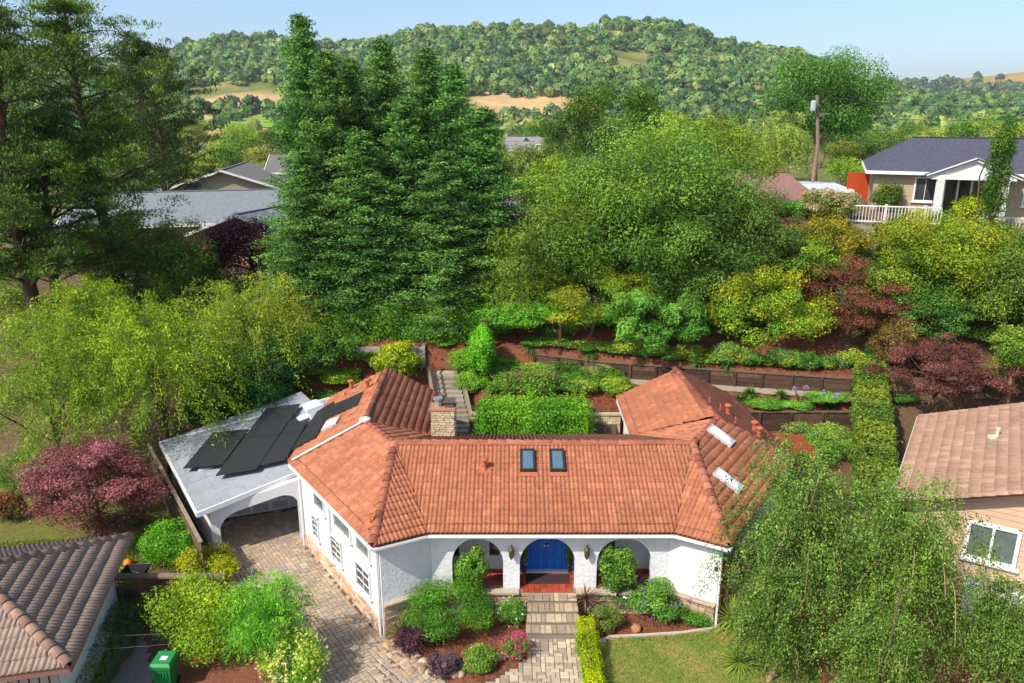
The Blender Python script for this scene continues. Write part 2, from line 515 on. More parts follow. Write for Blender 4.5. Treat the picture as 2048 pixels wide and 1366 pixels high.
def cap_line(roof, a, b, cols, material, r=0.125, L=0.34, lift=0.03, seed=3, name='ridge_tile', cap=300):
    rnd = random.Random(seed); a, b = Vector(a), Vector(b)
    d = (b - a); n = max(1, int(d.length / L)); L2 = d.length / n; d.normalize()
    sy = Vector((0, 0, 1)).cross(d).normalized(); up = d.cross(sy)
    pal = [pick(cols, rnd, 0.15) for _ in range(5)]
    vf = cap_vf(L2, r); ms = {}
    for i in range(n):
        c = rnd.choice(pal)
        if c not in ms:
            q = MB(); q.cc = c; q.add(*vf); ms[c] = q.mesh(name, material, True)
        o = link(name, ms[c], roof)
        o.matrix_basis = frame(d, sy, up, a + d * L2 * i + up * (lift + rnd.uniform(-.006, .006)))

# ------------------------------------------------------------------ windows
def window(parent, c, right, n, w, h, cols=2, rows=1, glass='glass', fr=0.06, material='trim', sill=True, bars=0.03):
    c, right, n = Vector(c), Vector(right).normalized(), Vector(n).normalized(); up = Vector((0, 0, 1))
    g = MB(); g.obox(c + n * 0.005, right, n, up, w/2, 0.012, h/2)
    wo = g.build('window', M[glass], parent)
    f = MB()
    for sx in (-1, 1): f.obox(c + right * sx * (w/2) + n * 0.03, right, n, up, fr/2, 0.045, h/2 + fr/2)
    for sz in (-1, 1): f.obox(c + up * sz * (h/2) + n * 0.031, right, n, up, w/2 + fr/2, 0.047, fr/2)
    for i in range(1, cols): f.obox(c + right * (-w/2 + w*i/cols) + n * 0.022, right, n, up, bars/2, 0.02, h/2)
    for i in range(1, rows): f.obox(c + up * (-h/2 + h*i/rows) + n * 0.021, right, n, up, w/2, 0.018, bars/2)
    f.build('frame', M[material], wo)
    if sill:
        q = MB(); q.obox(c - up * (h/2 + fr*0.8) + n * 0.06, right, n, up, w/2 + fr*1.4, 0.07, fr*0.4)
        q.build('sill', M[material], wo)
    return wo

# ------------------------------------------------------------------ main house
ZE, ZR = 2.42, 3.84
CLAY = [lin('b07050'), lin('a96a4b'), lin('b67656'), lin('a36448')]
A, Mx = Vector((-4.41, 21.82, ZE)), Vector((-2.78, 22.65, ZE))
A2, M2 = Vector((6.84, 21.80, ZE)), Vector((5.31, 22.65, ZE))
B, B2 = Vector((-8.68, 27.92, ZE)), Vector((-8.60, 35.20, ZE))
D, D2 = Vector((-4.33, 26.60, ZR)), Vector((6.66, 26.50, ZR))
Cc, C2 = Vector((-5.79, 28.60, ZR)), Vector((8.20, 28.95, ZR))
E1, E2 = Vector((-5.92, 35.2, ZR)), Vector((7.75, 35.2, ZR))
G1, G2 = Vector((-3.32, 35.2, ZE)), Vector((5.07, 35.2, ZE))
H1, H2 = Vector((-3.32, 30.45, ZE)), Vector((5.07, 30.45, ZE))
BR1, BR2 = Vector((11.05, 28.2, ZE)), Vector((10.55, 35.2, ZE))
house = thing('house', 'white stucco house with orange-red tiled roof and blue double door', 'house', (1.2, 26, 0))
planes = [
    ([Mx, M2, D2, D], 300), ([A, Mx, D], 0), ([M2, A2, D2], 0), ([B, A, D, Cc], 0), ([A2, BR1, C2, D2], 0),
    ([B2, B, Cc, E1], 0), ([BR1, BR2, E2, C2], 0), ([H1, G1, E1, Cc], 0), ([G2, H2, C2, E2], 0),
    ([H2, H1, D, D2], 0)]
rb = MB()
for pl, _ in planes:
    nn = Vector((0, 0, 0))
    for i in range(len(pl)): nn += (pl[i] - pl[0]).cross(pl[(i+1) % len(pl)] - pl[0])
    q = pl if nn.z > 0 else pl[::-1]
    rb.slab([p - Vector((0, 0, 0.03)) for p in q], 0.10, Vector((0, 0, 1)))
for tri in ((Cc, D, H1), (C2, D2, H2)):
    nn = (tri[1]-tri[0]).cross(tri[2]-tri[0]); q = tri if nn.z > 0 else tri[::-1]
    rb.slab([p - Vector((0, 0, 0.03)) for p in q], 0.10, Vector((0, 0, 1)))
rb.cc = lin('74402f')
rb.c = [rb.cc] * len(rb.v)
roof = rb.build('roof', M['clay'], house)
for k, (pl, cap) in enumerate(planes):
    roof_plane(roof, pl, 0.30, 0.305, 2, 0.055, CLAY, M['clay'], cap, seed=20 + k, th=0.045)
roof_plane(roof, [H1, D, Cc], 0.30, 0.305, 2, 0.045, CLAY, M['clay'], 0, seed=44)
roof_plane(roof, [D2, H2, C2], 0.30, 0.305, 2, 0.045, CLAY, M['clay'], 0, seed=45)
CAPS = [lin('a0604a'), lin('8c5340'), lin('aa6e56')]
for a, b in ((A, D), (A2, D2), (D, D2), (D, Cc), (D2, C2), (B, Cc), (BR1, C2), (E1, Cc), (E2, C2)):
    cap_line(roof, a, b, CAPS, M['clay'], r=0.13 if (a, b) not in ((A, D), (A2, D2)) else 0.15, seed=int(a.x * 10))
# white sealant along the left hip and where the ridges meet
sb = MB(); sb.cc = lin('d8d2c8')
sb.tube([B + Vector((0.12, -0.12, .17)), B.lerp(Cc, .5) + Vector((0.1, -.13, .17)), Cc + Vector((0.06, -.1, .15))], [.05, .06, .05], 5)
sb.lathe(Cc + Vector((0, 0, .10)), [(.24, 0), (.22, .06), (.1, .11)], 9)
sb.build('sealant', M['paint'], roof)
# fascia boards and gutters along the visible eaves
fb = MB()
eaves = [(A, Mx), (Mx, M2), (M2, A2), (B, A), (A2, BR1), (G1, H1), (H2, G2), (H1, H2), (B2, B), (BR1, BR2)]
for a, b in eaves:
    d = (b - a).normalized(); out = Vector((-d.y, d.x, 0)) * -1
    cen = Vector((1.2, 27.5, ZE))
    if (a - cen).dot(out) < 0 and (a, b) not in ((G1, H1), (H2, G2), (H1, H2)): out = -out
    off = Vector((0, 0, -0.16)) - out * 0.03
    fb.bar(a + off, b + off, 0.045, 0.17)
    fb.bar(a + Vector((0, 0, -.12)) + out * .045, b + Vector((0, 0, -.12)) + out * .045, 0.09, 0.07)
fb.build('gutter', M['trim'], house)
so_ = MB()
for t in (E1, E2):
    q = [(G1 if t is E1 else G2), (B2 if t is E1 else BR2), t]
    so_.bar(q[0] + Vector((0, .02, -.12)), t + Vector((0, .02, -.12)), .04, .15); so_.bar(q[1] + Vector((0, .02, -.12)), t + Vector((0, .02, -.12)), .04, .15)
so_.build('rake_board', M['trim'], house)

# walls ------------------------------------------------------------------
TW = 0.26
wA, wM, wM2, wA2 = Vector((-4.27, 22.22, 0)), Vector((-2.72, 23.10, 0)), Vector((5.25, 23.10, 0)), Vector((6.72, 22.20, 0))
wB, wB2 = Vector((-8.36, 27.98, 0)), Vector((10.7, 28.2, 0))
def wall_run(name, a, b, z0, z1, th=TW, m='stucco', parent=house, inner=1):
    a, b = Vector(a), Vector(b); d = (b - a).normalized(); n = Vector((-d.y, d.x, 0)) * inner
    mb = MB()
    N = 1
    mb.add([a + Vector((0,0,z0)), b + Vector((0,0,z0)), b + n*th + Vector((0,0,z0)), a + n*th + Vector((0,0,z0)),
            a + Vector((0,0,z1)), b + Vector((0,0,z1)), b + n*th + Vector((0,0,z1)), a + n*th + Vector((0,0,z1))],
           [(0,1,5,4),(1,2,6,5),(2,3,7,6),(3,0,4,7),(4,5,6,7),(3,2,1,0)])
    return mb.build(name, M[m], parent)
def arch_wall(name, a, b, z0, z1, arches, th, m='stucco', parent=house, ns=22):
    """arches: (t0, t1, spring z, crown z, floor z) along a->b"""
    a, b = Vector(a), Vector(b); d = (b - a); Ln = d.length; d.normalize(); n = Vector((-d.y, d.x, 0))
    ts = {0.0, Ln}
    for t0, t1, *_ in arches:
        for i in range(ns + 1):
            ts.add(t0 + (t1 - t0) * (0.5 - 0.5 * math.cos(math.pi * i / ns)))
    ts = sorted(ts)
    def low(t, mid):
        for t0, t1, zs, zc, zf in arches:
            if t0 - 1e-6 <= t <= t1 + 1e-6 and t0 < mid < t1:
                q = (t - (t0 + t1) / 2) / ((t1 - t0) / 2)
                return zs + (zc - zs) * math.sqrt(max(0, 1 - q * q))
        return z0
    mb = MB(); up = Vector((0, 0, 1))
    for t, s in zip(ts[:-1], ts[1:]):
        md = (t + s) / 2; l0, l1 = low(t, md), low(s, md)
        p, q = a + d * t, a + d * s
        mb.add([p + up*l0, q + up*l1, q + up*z1, p + up*z1, p + n*th + up*l0, q + n*th + up*l1, q + n*th + up*z1, p + n*th + up*z1],
               [(0,1,2,3), (5,4,7,6), (1,0,4,5), (3,2,6,7)])
    for t0, t1, zs, zc, zf in arches:
        for t, sgn in ((t0, 1), (t1, -1)):
            p = a + d * t
            mb.add([p + up*zf, p + n*th + up*zf, p + n*th + up*zs, p + up*zs], [(0,1,2,3) if sgn < 0 else (3,2,1,0)])
            if zf < z0 - .01: pass
    for p in (a, b):
        mb.add([p + up*z0, p + n*th + up*z0, p + n*th + up*z1, p + up*z1], [(0,1,2,3)])
    return mb.build(name, M[m], parent)
X0 = wM.x
arch_wall('facade_wall', wM, wM2, 0.0, 2.33, [(-2.02 - X0, -0.30 - X0, 1.02, 1.93, 0.0), (0.26 - X0, 2.13 - X0, 1.0, 1.96, 0.0), (2.86 - X0, 4.70 - X0, 1.02, 1.93, 0.0)], 0.30)
wall_run('wall', wA, wM - Vector((0.004, 0, 0)), 0.03, 2.33)
wall_run('wall', wM2 + Vector((0.004, 0, 0)), wA2, 0.03, 2.33)
wall_run('wall', wB, wA - Vector((0.003, 0.0, 0)), -1.6, 2.33, m='stucco_smooth')
wall_run('wall', wA2 + Vector((0.003, 0, 0)), wB2, -1.2, 2.33)
wall_run('wall', (-8.3, 35.0, 0), (-8.3, 28.1, 0), -1.4, 2.33)
wall_run('wall', (10.45, 28.3, 0), (10.3, 35.0, 0), -0.5, 2.33)
wall_run('wall', (5.36, 34.98, 0), (5.36, 30.2, 0), -0.1, 2.33, inner=1)
wall_run('wall', (-3.6, 30.2, 0), (-3.6, 34.98, 0), -0.1, 2.33)
wall_run('wall', (5.2, 30.15, 0), (-3.5, 30.15, 0), -0.1, 2.33)
for xa, xb, ap in ((-8.3, -3.6, E1), (5.36, 10.3, E2)):
    g = MB(); q = [Vector((xb, 34.98, -0.3)), Vector((xa, 34.98, -0.3)), Vector((xa, 34.98, 2.40)), Vector((ap.x, 34.98, 3.68)), Vector((xb, 34.98, 2.40))]
    g.slab(q, 0.2, Vector((0, 1, 0))); g.build('wall', M['stucco'], house)
# porch back wall, floor and the base under it
pb = MB(); pb.box(-2.7, 5.2, 24.30, 24.5, 0.0, 2.33); pb.build('porch_wall', M['stucco_smooth'], house)
pc = MB(); pc.box(-2.7, 5.2, 23.35, 24.5, 2.335, 2.36); pc.build('porch_ceiling', M['stucco_smooth'], house)
for x in (-2.55, 4.95):
    q = MB(); q.box(x - .1, x + .1, 23.42, 24.28, 0.0, 2.33); q.build('porch_wall', M['stucco_smooth'], house)
fl = MB(); fl.box(-2.7, 5.2, 22.94, 24.5, -0.7, -0.03); fl.cc = lin('6b4a3a'); floor = fl.build('porch_floor', M['mortar'], house)
pcs = Pieces('floor_tile', M['floor_tile'], floor, 300)
rnd = random.Random(3); vf = chbox(0.205, 0.205, 0.035, 0.006); pal = [pick([lin('a5452c'), lin('963a26'), lin('b2543a')], rnd) for _ in range(6)]
for j in range(7):
    for i in range(36):
        x, y = -2.55 + i * 0.214, 23.03 + j * 0.214
        if y < 23.4 and not (0.26 < x < 2.13): continue
        pcs.add(0, vf, rnd.choice(pal), frame(Vector((1,0,0)), Vector((0,1,0)), Vector((0,0,1)), (x, y, -0.03)))
pcs.done('small_floor_tiles')
# front double door
dr = MB(); dr.box(0.24, 2.16, 24.24, 24.305, 0.0, 2.16); dframe = dr.build('door_frame', M['blue'], house)
for k, x0 in enumerate((0.30, 1.21)):
    q = MB(); q.box(x0 + .004, x0 + 0.886, 24.19, 24.239, 0.03, 2.10)
    leafd = q.build('door', M['blue'], house)
    for i in range(3):
        for j in range(5):
            a = MB(); cx, cz = x0 + 0.165 + i * 0.28, 0.24 + j * 0.405
            a.add([(cx + sx * .115, 24.188, cz + sz * .17) for sx, sz in ((-1,-1),(1,-1),(1,1),(-1,1))] + [(cx + sx * .085, 24.158, cz + sz * .135) for sx, sz in ((-1,-1),(1,-1),(1,1),(-1,1))],
                  [(4,5,6,7),(0,1,5,4),(1,2,6,5),(2,3,7,6),(3,0,4,7)])
            a.build('panel', M['blue'], leafd)
    hd = MB(); hx = x0 + (0.84 if k == 0 else 0.05)
    hd.lathe((hx, 24.155, 1.02), [(.035, -.035), (.045, 0), (.035, .035)], 8); hd.lathe((hx, 24.165, 1.20), [(.028, -.02), (.028, .02)], 8)
    hd.build('handle', M['metal'], leafd)
th_ = MB(); th_.box(0.2, 2.2, 24.02, 24.185, 0.008, 0.07); th_.build('threshold', M['grey_trim'], house)
window(house, (-0.62, 24.29, 1.05), (1, 0, 0), (0, -1, 0), 0.42, 1.0, 1, 1)
window(house, (-2.2, 24.29, 1.15), (1, 0, 0), (0, -1, 0), 0.75, 1.25, 1, 1)
window(house, (3.3, 24.29, 1.15), (1, 0, 0), (0, -1, 0), 0.7, 1.2, 1, 1)
# stone base and ledge
STONE = [lin('b59b7c'), lin('a48a6c'), lin('c2aa8b'), lin('96806a'), lin('ac8f74')]
nF = Vector((0, -1, 0))
base = MB(); base.box(-2.72, 5.25, 22.96, 23.09, -1.3, -0.04)
for a, b in ((wA, wM), (wM2, wA2)):
    d = (b - a).normalized(); n = Vector((-d.y, d.x, 0))
    base.obox((a + b) / 2 + Vector((0, 0, -0.67)) + n * 0.08, d, n, Vector((0, 0, 1)), (b - a).length / 2 - .02, 0.13, 0.67)
base = base.build('stone_base', M['mortar'], house)
brick_wall(base, (-2.75, 22.955, -0.92), (1, 0, 0), nF, 8.02, 0.87, 0.40, 0.124, STONE, 0.06, cap=150, seed=5)
for sd, (a, b) in enumerate(((wA, wM), (wM2, wA2))):
    d = (b - a).normalized(); n = Vector((d.y, -d.x, 0))
    brick_wall(base, a + n * 0.05 + Vector((0, 0, -1.36 if sd == 0 else -0.95)), d, n, (b - a).length, 1.36 if sd == 0 else 0.95, 0.40, 0.124, STONE, 0.06, cap=75, seed=6 + sd)
lg = MB(); lg.cc = lin('b8a58c')
lg.box(-2.78, 0.24, 22.80, 23.06, -0.038, 0.032); lg.box(2.16, 5.30, 22.80, 23.06, -0.038, 0.032)
for a, b in ((wA, wM), (wM2, wA2)):
    d = (b - a).normalized(); n = Vector((d.y, -d.x, 0))
    lg.obox((a + b) / 2 + n * 0.09, d, n, Vector((0, 0, 1)), (b - a).length / 2 - 0.02, 0.10, 0.03)
lg.build('stone_ledge', M['brick'], house)
# left wall: veneer and windows, each set on the wall by its place in the photo
dW = (wA - wB).normalized(); nW = Vector((dW.y, -dW.x, 0))
VEN = [lin('c9a486'), lin('d3b59a'), lin('b98f70'), lin('d9c3ad'), lin('c4ae98')]
brick_wall(house, wB + nW * 0.01 + Vector((0, 0, -1.36)) + dW * 0.12, dW, nW, (wA - wB).length - 0.2, 0.72, 0.42, 0.143, VEN, 0.045, name='veneer_stone', cap=130, seed=9)
for (u0, v0, u1, v1), gl, nr in (((632, 999, 650, 1034), 'greenglass', 1), ((672, 1042, 702, 1091), 'greenglass', 1), ((717, 1091, 741, 1141), 'greenglass', 1),
                       ((628, 1034, 638, 1074), 'glass', 4), ((666, 1079, 684, 1128), 'glass', 4), ((717, 1147, 742, 1200), 'glass', 3)):
    uc, vc = (u0 + u1) / 2, (v0 + v1) / 2
    p = on_plane(uc, vc, wB, nW); q0, q1 = on_plane(u0, vc, wB, nW), on_plane(u1, vc, wB, nW)
    w = min(max((q1 - q0).xy.length, 0.5), 1.5)
    window(house, (p.x, p.y, 1.62 if nr == 1 else 0.22), dW, nW, w, 0.80 if nr == 1 else 0.95, 2 if nr > 1 else 1, nr, gl)
ds = MB(); ds.tube([wA + nW * .09 - dW * .1 + Vector((0, 0, z)) for z in (-1.25, 2.25)], .045, 6); ds.build('downspout', M['trim'], house); ds = MB(); ds.tube([wB + nW * .07 + dW * .05 + Vector((0, 0, z)) for z in (-1.25, 2.2)], .045, 6); ds.build('downspout', M['trim'], house); ds = MB()
ds.tube([wA2 + Vector((.03, -.09, z)) for z in (-.8, 2.25)], .04, 6)
ds.build('downspout', M['trim'], house)
wires = MB(); wires.cc = lin('b9b4aa')
p0 = wB.lerp(wA, .42) + nW * .05
wires.tube([p0 + Vector((0, 0, z)) for z in (1.9, .3)], .022, 5)
wires.tube([p0 + Vector((0, 0, .3)) + nW * .02, p0 + dW * .3 + Vector((0, 0, -.4)) + nW * .06, p0 - dW * .25 + Vector((0, 0, -.75)) + nW * .06], .018, 5)
wires.build('conduit', M['paint'], house)
# lanterns on the arch piers
for x in (-0.02, 2.50):
    lt = MB(); c = Vector((x, 22.93, 1.42))
    lt.lathe(c, [(.015, .36), (.03, .30), (.09, .20), (.10, .19), (.085, -.06), (.05, -.13), (.012, -.20)], 8)
    lt.tube([c + Vector((0, .17, .05)), c + Vector((0, .06, -.02)), c + Vector((0, 0, -.12))], .018, 5)
    lt.obox(c + Vector((0, .155, .02)), (1,0,0), (0,1,0), (0,0,1), .05, .012, .12)
    ln = lt.build('wall_lantern', M['brass'], house)
    gg = MB(); gg.cc = lin('c9a55a'); gg.lathe(c + Vector((0, 0, 0)), [(.092, .15), (.088, 0.02)], 8); gg.build('glass_pane', M['paint'], ln)
# front steps
STEP = [lin('b7a184'), lin('a8937a'), lin('c0ac90'), lin('9c8a74')]
steps = thing('front_steps', 'four stone-paved steps leading up to the tiled porch', 'steps', (1.34, 22.5, -0.8))
for k in range(4):
    z1 = -0.06 - 0.155 * k; y0 = 22.95 - 0.36 * (k + 1)
    q = MB(); q.box(0.52 - .02 * k, 2.16 + .02 * k, y0, 22.79 if k else 22.79, -1.0, z1 - 0.05)
    st = q.build('step', M['mortar'], steps)
    pcs = Pieces('tread_stone', M['paver'], st, 40); rnd = random.Random(k)
    x = 0.52 - .02 * k
    while x < 2.14:
        w = min(rnd.choice((.16, .22, .3)), 2.18 + .02 * k - x)
        pcs.add(w, chbox(w - .012, 0.385, 0.055, .012), pick(STEP, rnd), frame(Vector((1,0,0)), Vector((0,1,0)), Vector((0,0,1)), (x + w/2, y0 + 0.172 - .012, z1 - .05)))
        x += w
# doormat and pots
tag(MB().add(*(lambda v, f: (v, f))(*chbox(1.52, 0.60, 0.02, .008))).build('doormat', M['mat'], loc=(1.24, 23.66, 0.008)), 'dark patterned doormat in front of the blue double door', 'doormat')
# roof fittings ----------------------------------------------------------
def plane_n(p):
    n = (p[1] - p[0]).cross(p[2] - p[0]).normalized()
    return n if n.z > 0 else -n
def roof_frame(pl, u, v):
    n = plane_n(pl); p = on_plane(u, v, pl[0], n)
    e = (pl[1] - pl[0]).normalized(); s = n.cross(e)
    if s.z < 0: e, s = -e, -s
    return p, e, s, n
def skylight(pl, u, v, w, h, dome):
    p, e, s, n = roof_frame(pl, u, v)
    q = MB()
    for k in (-1, 1):
        q.obox(p + e * k * (w/2) + n * .12, e, s, n, .04, h/2 + .04, .08); q.obox(p + s * k * (h/2) + n * .121, e, s, n, w/2 + .03, .04, .081)
    k = q.build('skylight', M['black_metal'] if not dome else M['grey_trim'], house)
    g = MB()
    if not dome: g.obox(p + n * .15, e, s, n, w/2 - .03, h/2 - .03, .02); g.build('pane', M['skyglass'], k)
    else:
        N = 8; vs = []; fs = []
        for i in range(N + 1):
            for j in range(N + 1):
                a, b = i / N * 2 - 1, j / N * 2 - 1
                vs.append(p + e * a * (w/2 - .02) + s * b * (h/2 - .02) + n * (.19 + .10 * ((1 - a**4) * (1 - b**4)) ** .6))
        fs = [(i*(N+1)+j, (i+1)*(N+1)+j, (i+1)*(N+1)+j+1, i*(N+1)+j+1) for i in range(N) for j in range(N)]
        g.add(vs, fs); g.build('dome', M['acrylic'], k, smooth=True)
    fl_ = MB(); fl_.cc = lin('b5684a'); fl_.obox(p - s * (h/2 + .14) + n * .08, e, s, n, w/2 + .1, .10, .012); fl_.build('flashing', M['clay'], k)
cen = [Mx, M2, D2]
skylight(cen, 1055, 926, 0.46, 0.98, False); skylight(cen, 1114, 926, 0.46, 0.98, False)
rgt = [A2, BR1, C2]
skylight(rgt, 1438, 877, 0.5, 1.0, True); skylight(rgt, 1452, 966, 0.48, 1.0, True)
bkl = [B2, B, Cc]
skylight(bkl, 666, 853, 0.75, 0.62, True)
def vent(pl, u, v, hgt=0.45, r=0.07, capd=True):
    p, e, s, n = roof_frame(pl, u, v)
    q = MB(); q.cc = lin('b86445'); q.obox(p + n * .075, e, s, n, .2, .2, .012)
    q.lathe(p, [(r * 1.5, .05), (r, .16), (r, hgt)] + ([(r * 1.7, hgt), (r * 1.7, hgt + .05), (r * .6, hgt + .1)] if capd else []), 10)
    q.build('vent_pipe', M['clay'], house)
vent(cen, 969, 942, .42, .08)
for u, v in ((703, 783), (735, 782)): vent(bkl, u, v, .5, .09)
for u, v in ((690, 795), (741, 768), (760, 770)): vent(bkl, u, v, .28, .04, False)
bkr = [BR1, BR2, E2]
for u, v in ((1455, 832), (1508, 866), (1517, 878)): vent(bkr, u, v, .45, .09)
for u, v in ((1418, 812), (1470, 852), (1440, 825)): vent(bkr, u, v, .4, .03, False)
an = MB(); p, e, s, n = roof_frame([B, A, D], 742, 1052); an.cc = lin('b5663f')
an.obox(p + n * .09, e, s, n, .16, .16, .012); an.tube([p, p + Vector((-.02, 0, .5))], .025, 5); an.tube([p + Vector((-.15, 0, .42)), p + Vector((.15, 0, .5))], .02, 5); an.tube([p + Vector((0, -.1, .3)), p + Vector((.1, .1, .55))], .018, 5)
an.build('antenna_mount', M['clay'], house)
# chimney
chm = MB(); chm.box(-3.26, -2.34, 29.35, 30.05, 2.2, 4.02)
chim = chm.build('chimney', M['mortar'], house)
CHB = [lin('cdb897'), lin('c2ac8c'), lin('b8a283'), lin('d3c1a4')]
brick_wall(chim, (-3.28, 29.34, 2.5), (1, 0, 0), (0, -1, 0), 0.96, 1.5, 0.30, 0.10, CHB, .035, 'brick', cap=60, seed=31)
brick_wall(chim, (-2.33, 29.33, 2.5), (0, 1, 0), (1, 0, 0), 0.74, 1.5, 0.30, 0.10, CHB, .035, 'brick', cap=60, seed=32)
cp = MB(); cp.cc = lin('b07a5a'); cp.box(-3.32, -2.28, 29.28, 30.1, 4.02, 4.10); cp.build('cap', M['paint'], chim)
cp = MB(); cp.lathe((-3.0, 29.7, 4.1), [(.15, 0), (.15, .3), (.2, .3), (.2, .36)], 10); cp.build('flue', M['metal'], chim)
cp = MB(); cp.cc = lin('5c5350'); cp.box(-2.72, -2.36, 29.5, 29.92, 4.1, 4.32); cp.box(-2.78, -2.30, 29.44, 29.98, 4.322, 4.36); cp.build('flue', M['paint'], chim)

# carport and garage -----------------------------------------------------
FL, FR, BRc, BL = Vector((-12.0, 26.65, .90)), Vector((-8.50, 28.95, 1.60)), Vector((-8.62, 35.7, 2.26)), Vector((-16.3, 33.3, .90))
cr = MB(); cr.slab([FL, FR, BRc, BL], 0.16, Vector((0, 0, 1)))
croof = cr.build('carport_roof', M['roll_roof'], house)
sd = (BL - FL).normalized(); nC = plane_n([FL, FR, BL]); fd = sd.cross(nC); fd = fd if fd.dot(FR - FL) > 0 else -fd
sw = 0.98; Ls = (BL - FL).length
mbs = MB()
sheet_n = int(8.2 / sw)
for i in range(sheet_n):
    for j in range(3):
        a0, a1 = i * sw, (i + 1) * sw; b0, b1 = j * Ls / 3, (j + 1) * Ls / 3
        poly = [FL + fd * a + sd * b for a, b in ((a0 + .012, b0 + .01), (a1 - .012, b0 + .01), (a1 - .012, b1 - .01), (a0 + .012, b1 - .01))]
        if max(p.x for p in poly) > -8.7: continue
        q = MB(); q.slab([p + nC * .02 for p in poly], .012, nC); q.build('roof_sheet', M['roll_roof'], croof)
ed = MB()
for a, b in ((FL, FR), (BL, FL), (BL, BRc)): ed.bar(a + Vector((0, -.02, -.06)), b + Vector((0, -.02, -.06)), .07, .20)
ed.build('fascia', M['trim'], house)
pL, pR = Vector((-11.78, 27.2, 0)), Vector((-8.44, 28.42, 0))
dA = (pR - pL).normalized(); nA = Vector((-dA.y, dA.x, 0)); LA = (pR - pL).length
def sloped_arch(parent):
    mb = MB(); up = Vector((0, 0, 1)); th = .28; t0, t1 = .32, LA - .22; ns = 26
    ts = [0, t0] + [t0 + (t1 - t0) * (0.5 - 0.5 * math.cos(math.pi * i / ns)) for i in range(1, ns)] + [t1, LA]
    def top(t): return .70 + (1.48 - .70) * t / LA
    def low(t):
        if t <= t0 + 1e-6 or t >= t1 - 1e-6: return -.1 if t <= t0 + 1e-6 else .25
        r = .75; z = top(t) - .42
        e_ = min(t - t0, t1 - t)
        if e_ < r: z -= (r - math.sqrt(max(0, r*r - (r - e_)**2))) * .8
        return z
    for t, s in zip(ts[:-1], ts[1:]):
        solid = s <= t0 + 1e-6 or t >= t1 - 1e-6
        l0, l1 = (-1.5, -1.5) if solid else (low(t), low(s))
        p, q = pL + dA * t, pL + dA * s
        mb.add([p + up*l0, q + up*l1, q + up*top(s), p + up*top(t), p + nA*th + up*l0, q + nA*th + up*l1, q + nA*th + up*top(s), p + nA*th + up*top(t)],
               [(0,1,2,3), (5,4,7,6), (1,0,4,5), (3,2,6,7), (0,3,7,4), (2,1,5,6)])
    return mb.build('carport_arch', M['stucco_smooth'], parent)
sloped_arch(house)
# side wall, back wall with the garage door
wall_run('carport_wall', (-15.9, 33.2, 0), (-11.82, 27.32, 0), -1.6, .72, .2, 'stucco_smooth', inner=1)
gA, gB = Vector((-13.2, 29.9, 0)), Vector((-8.5, 31.6, 0))
wall_run('garage_wall', gA, gB, -1.6, 1.15, .2, 'stucco_smooth', inner=1)
dg = (gB - gA).normalized(); ng = Vector((dg.y, -dg.x, 0))
gd = MB(); gd.obox(gA + dg * 1.95 + ng * .02 + Vector((0, 0, -.3)), dg, ng, Vector((0, 0, 1)), 1.62, .015, .95)
gdo = gd.build('garage_door', M['trim'], house)
for i in range(4):
    for j in range(4):
        a = MB(); c = gA + dg * (.75 + i * .80) + ng * .045 + Vector((0, 0, -1.0 + j * .46))
        a.obox(c, dg, ng, Vector((0, 0, 1)), .32, .014, .15); a.build('panel', M['grey_trim'], gdo)
# roof top units on the carport
for u, v, r in ((628, 818, .42), (611, 846, .36)):
    p = on_plane(u, v, FL, nC); q = MB()
    q.obox(p + nC * .1, fd, sd, nC, r, r * .8, .12)
    N = 8; vs = []
    for i in range(N + 1):
        for j in range(N + 1):
            a, b = i / N * 2 - 1, j / N * 2 - 1
            vs.append(p + fd * a * r * .95 + sd * b * r * .76 + nC * (.215 + .18 * ((1 - a**4) * (1 - b**4)) ** .6))
    q.add(vs, [(i*(N+1)+j, (i+1)*(N+1)+j, (i+1)*(N+1)+j+1, i*(N+1)+j+1) for i in range(N) for j in range(N)])
    q.build('skylight', M['acrylic'], house, smooth=False)
# solar arrays
def solar(corners, p0, n, lift, nx, ny, label):
    q = [on_plane(u, v, p0, n) + n * lift for u, v in corners]
    t = thing('solar_array', label, 'solar panels', q[0] - n * lift, 'solar arrays on the carport and roof')
    L = lambda a, b: q[0].lerp(q[3], a).lerp(q[1].lerp(q[2], a), b)
    for i in range(nx):
        for j in range(ny):
            g = .006
            a0, a1, b0, b1 = i/nx + g, (i+1)/nx - g, j/ny + g/2, (j+1)/ny - g/2
            m = MB(); m.slab([L(a0, b0), L(a1, b0), L(a1, b1), L(a0, b1)], .04, n); pn = m.build('panel', M['solar'], t)
    rl = MB()
    for b in (.12, .88):
        a_, b_ = L(.02, b), L(.98, b); rl.bar(a_ - n * .07, b_ - n * .07, .04, .05)
        for a in (.05, .5, .95):
            c = L(a, b); rl.bar(c - n * .06, c - n * (lift - .01), .03, .03, (1, 0, 0))
    rl.build('mounting_rail', M['metal'], t)
ca = (FL, nC, .30)
solar([(369.5, 948.6), (429.3, 876.3), (501.7, 868.8), (450, 939.7)], *ca, 1, 1, 'black solar array lowest on the grey carport roof')
solar([(434.4, 964), (535.6, 826.5), (604, 817.9), (517, 949.5)], *ca, 1, 2, 'largest black solar array in the middle of the carport roof')
solar([(521.5, 943), (585, 849.8), (622, 846.2), (573, 931.5)], *ca, 1, 3, 'narrow black solar array between the largest array and the tiled roof')
nb_ = plane_n(bkl)
solar([(588, 905), (638, 829), (672.4, 808), (636, 880)], bkl[0], nb_, .18, 1, 2, 'long black solar array at the lower edge of the tiled roof')
solar([(650, 846.6), (667.7, 817), (730, 789.3), (718, 816)], bkl[0], nb_, .18, 1, 2, 'upper black solar array next to the dome skylight on the tiled roof')
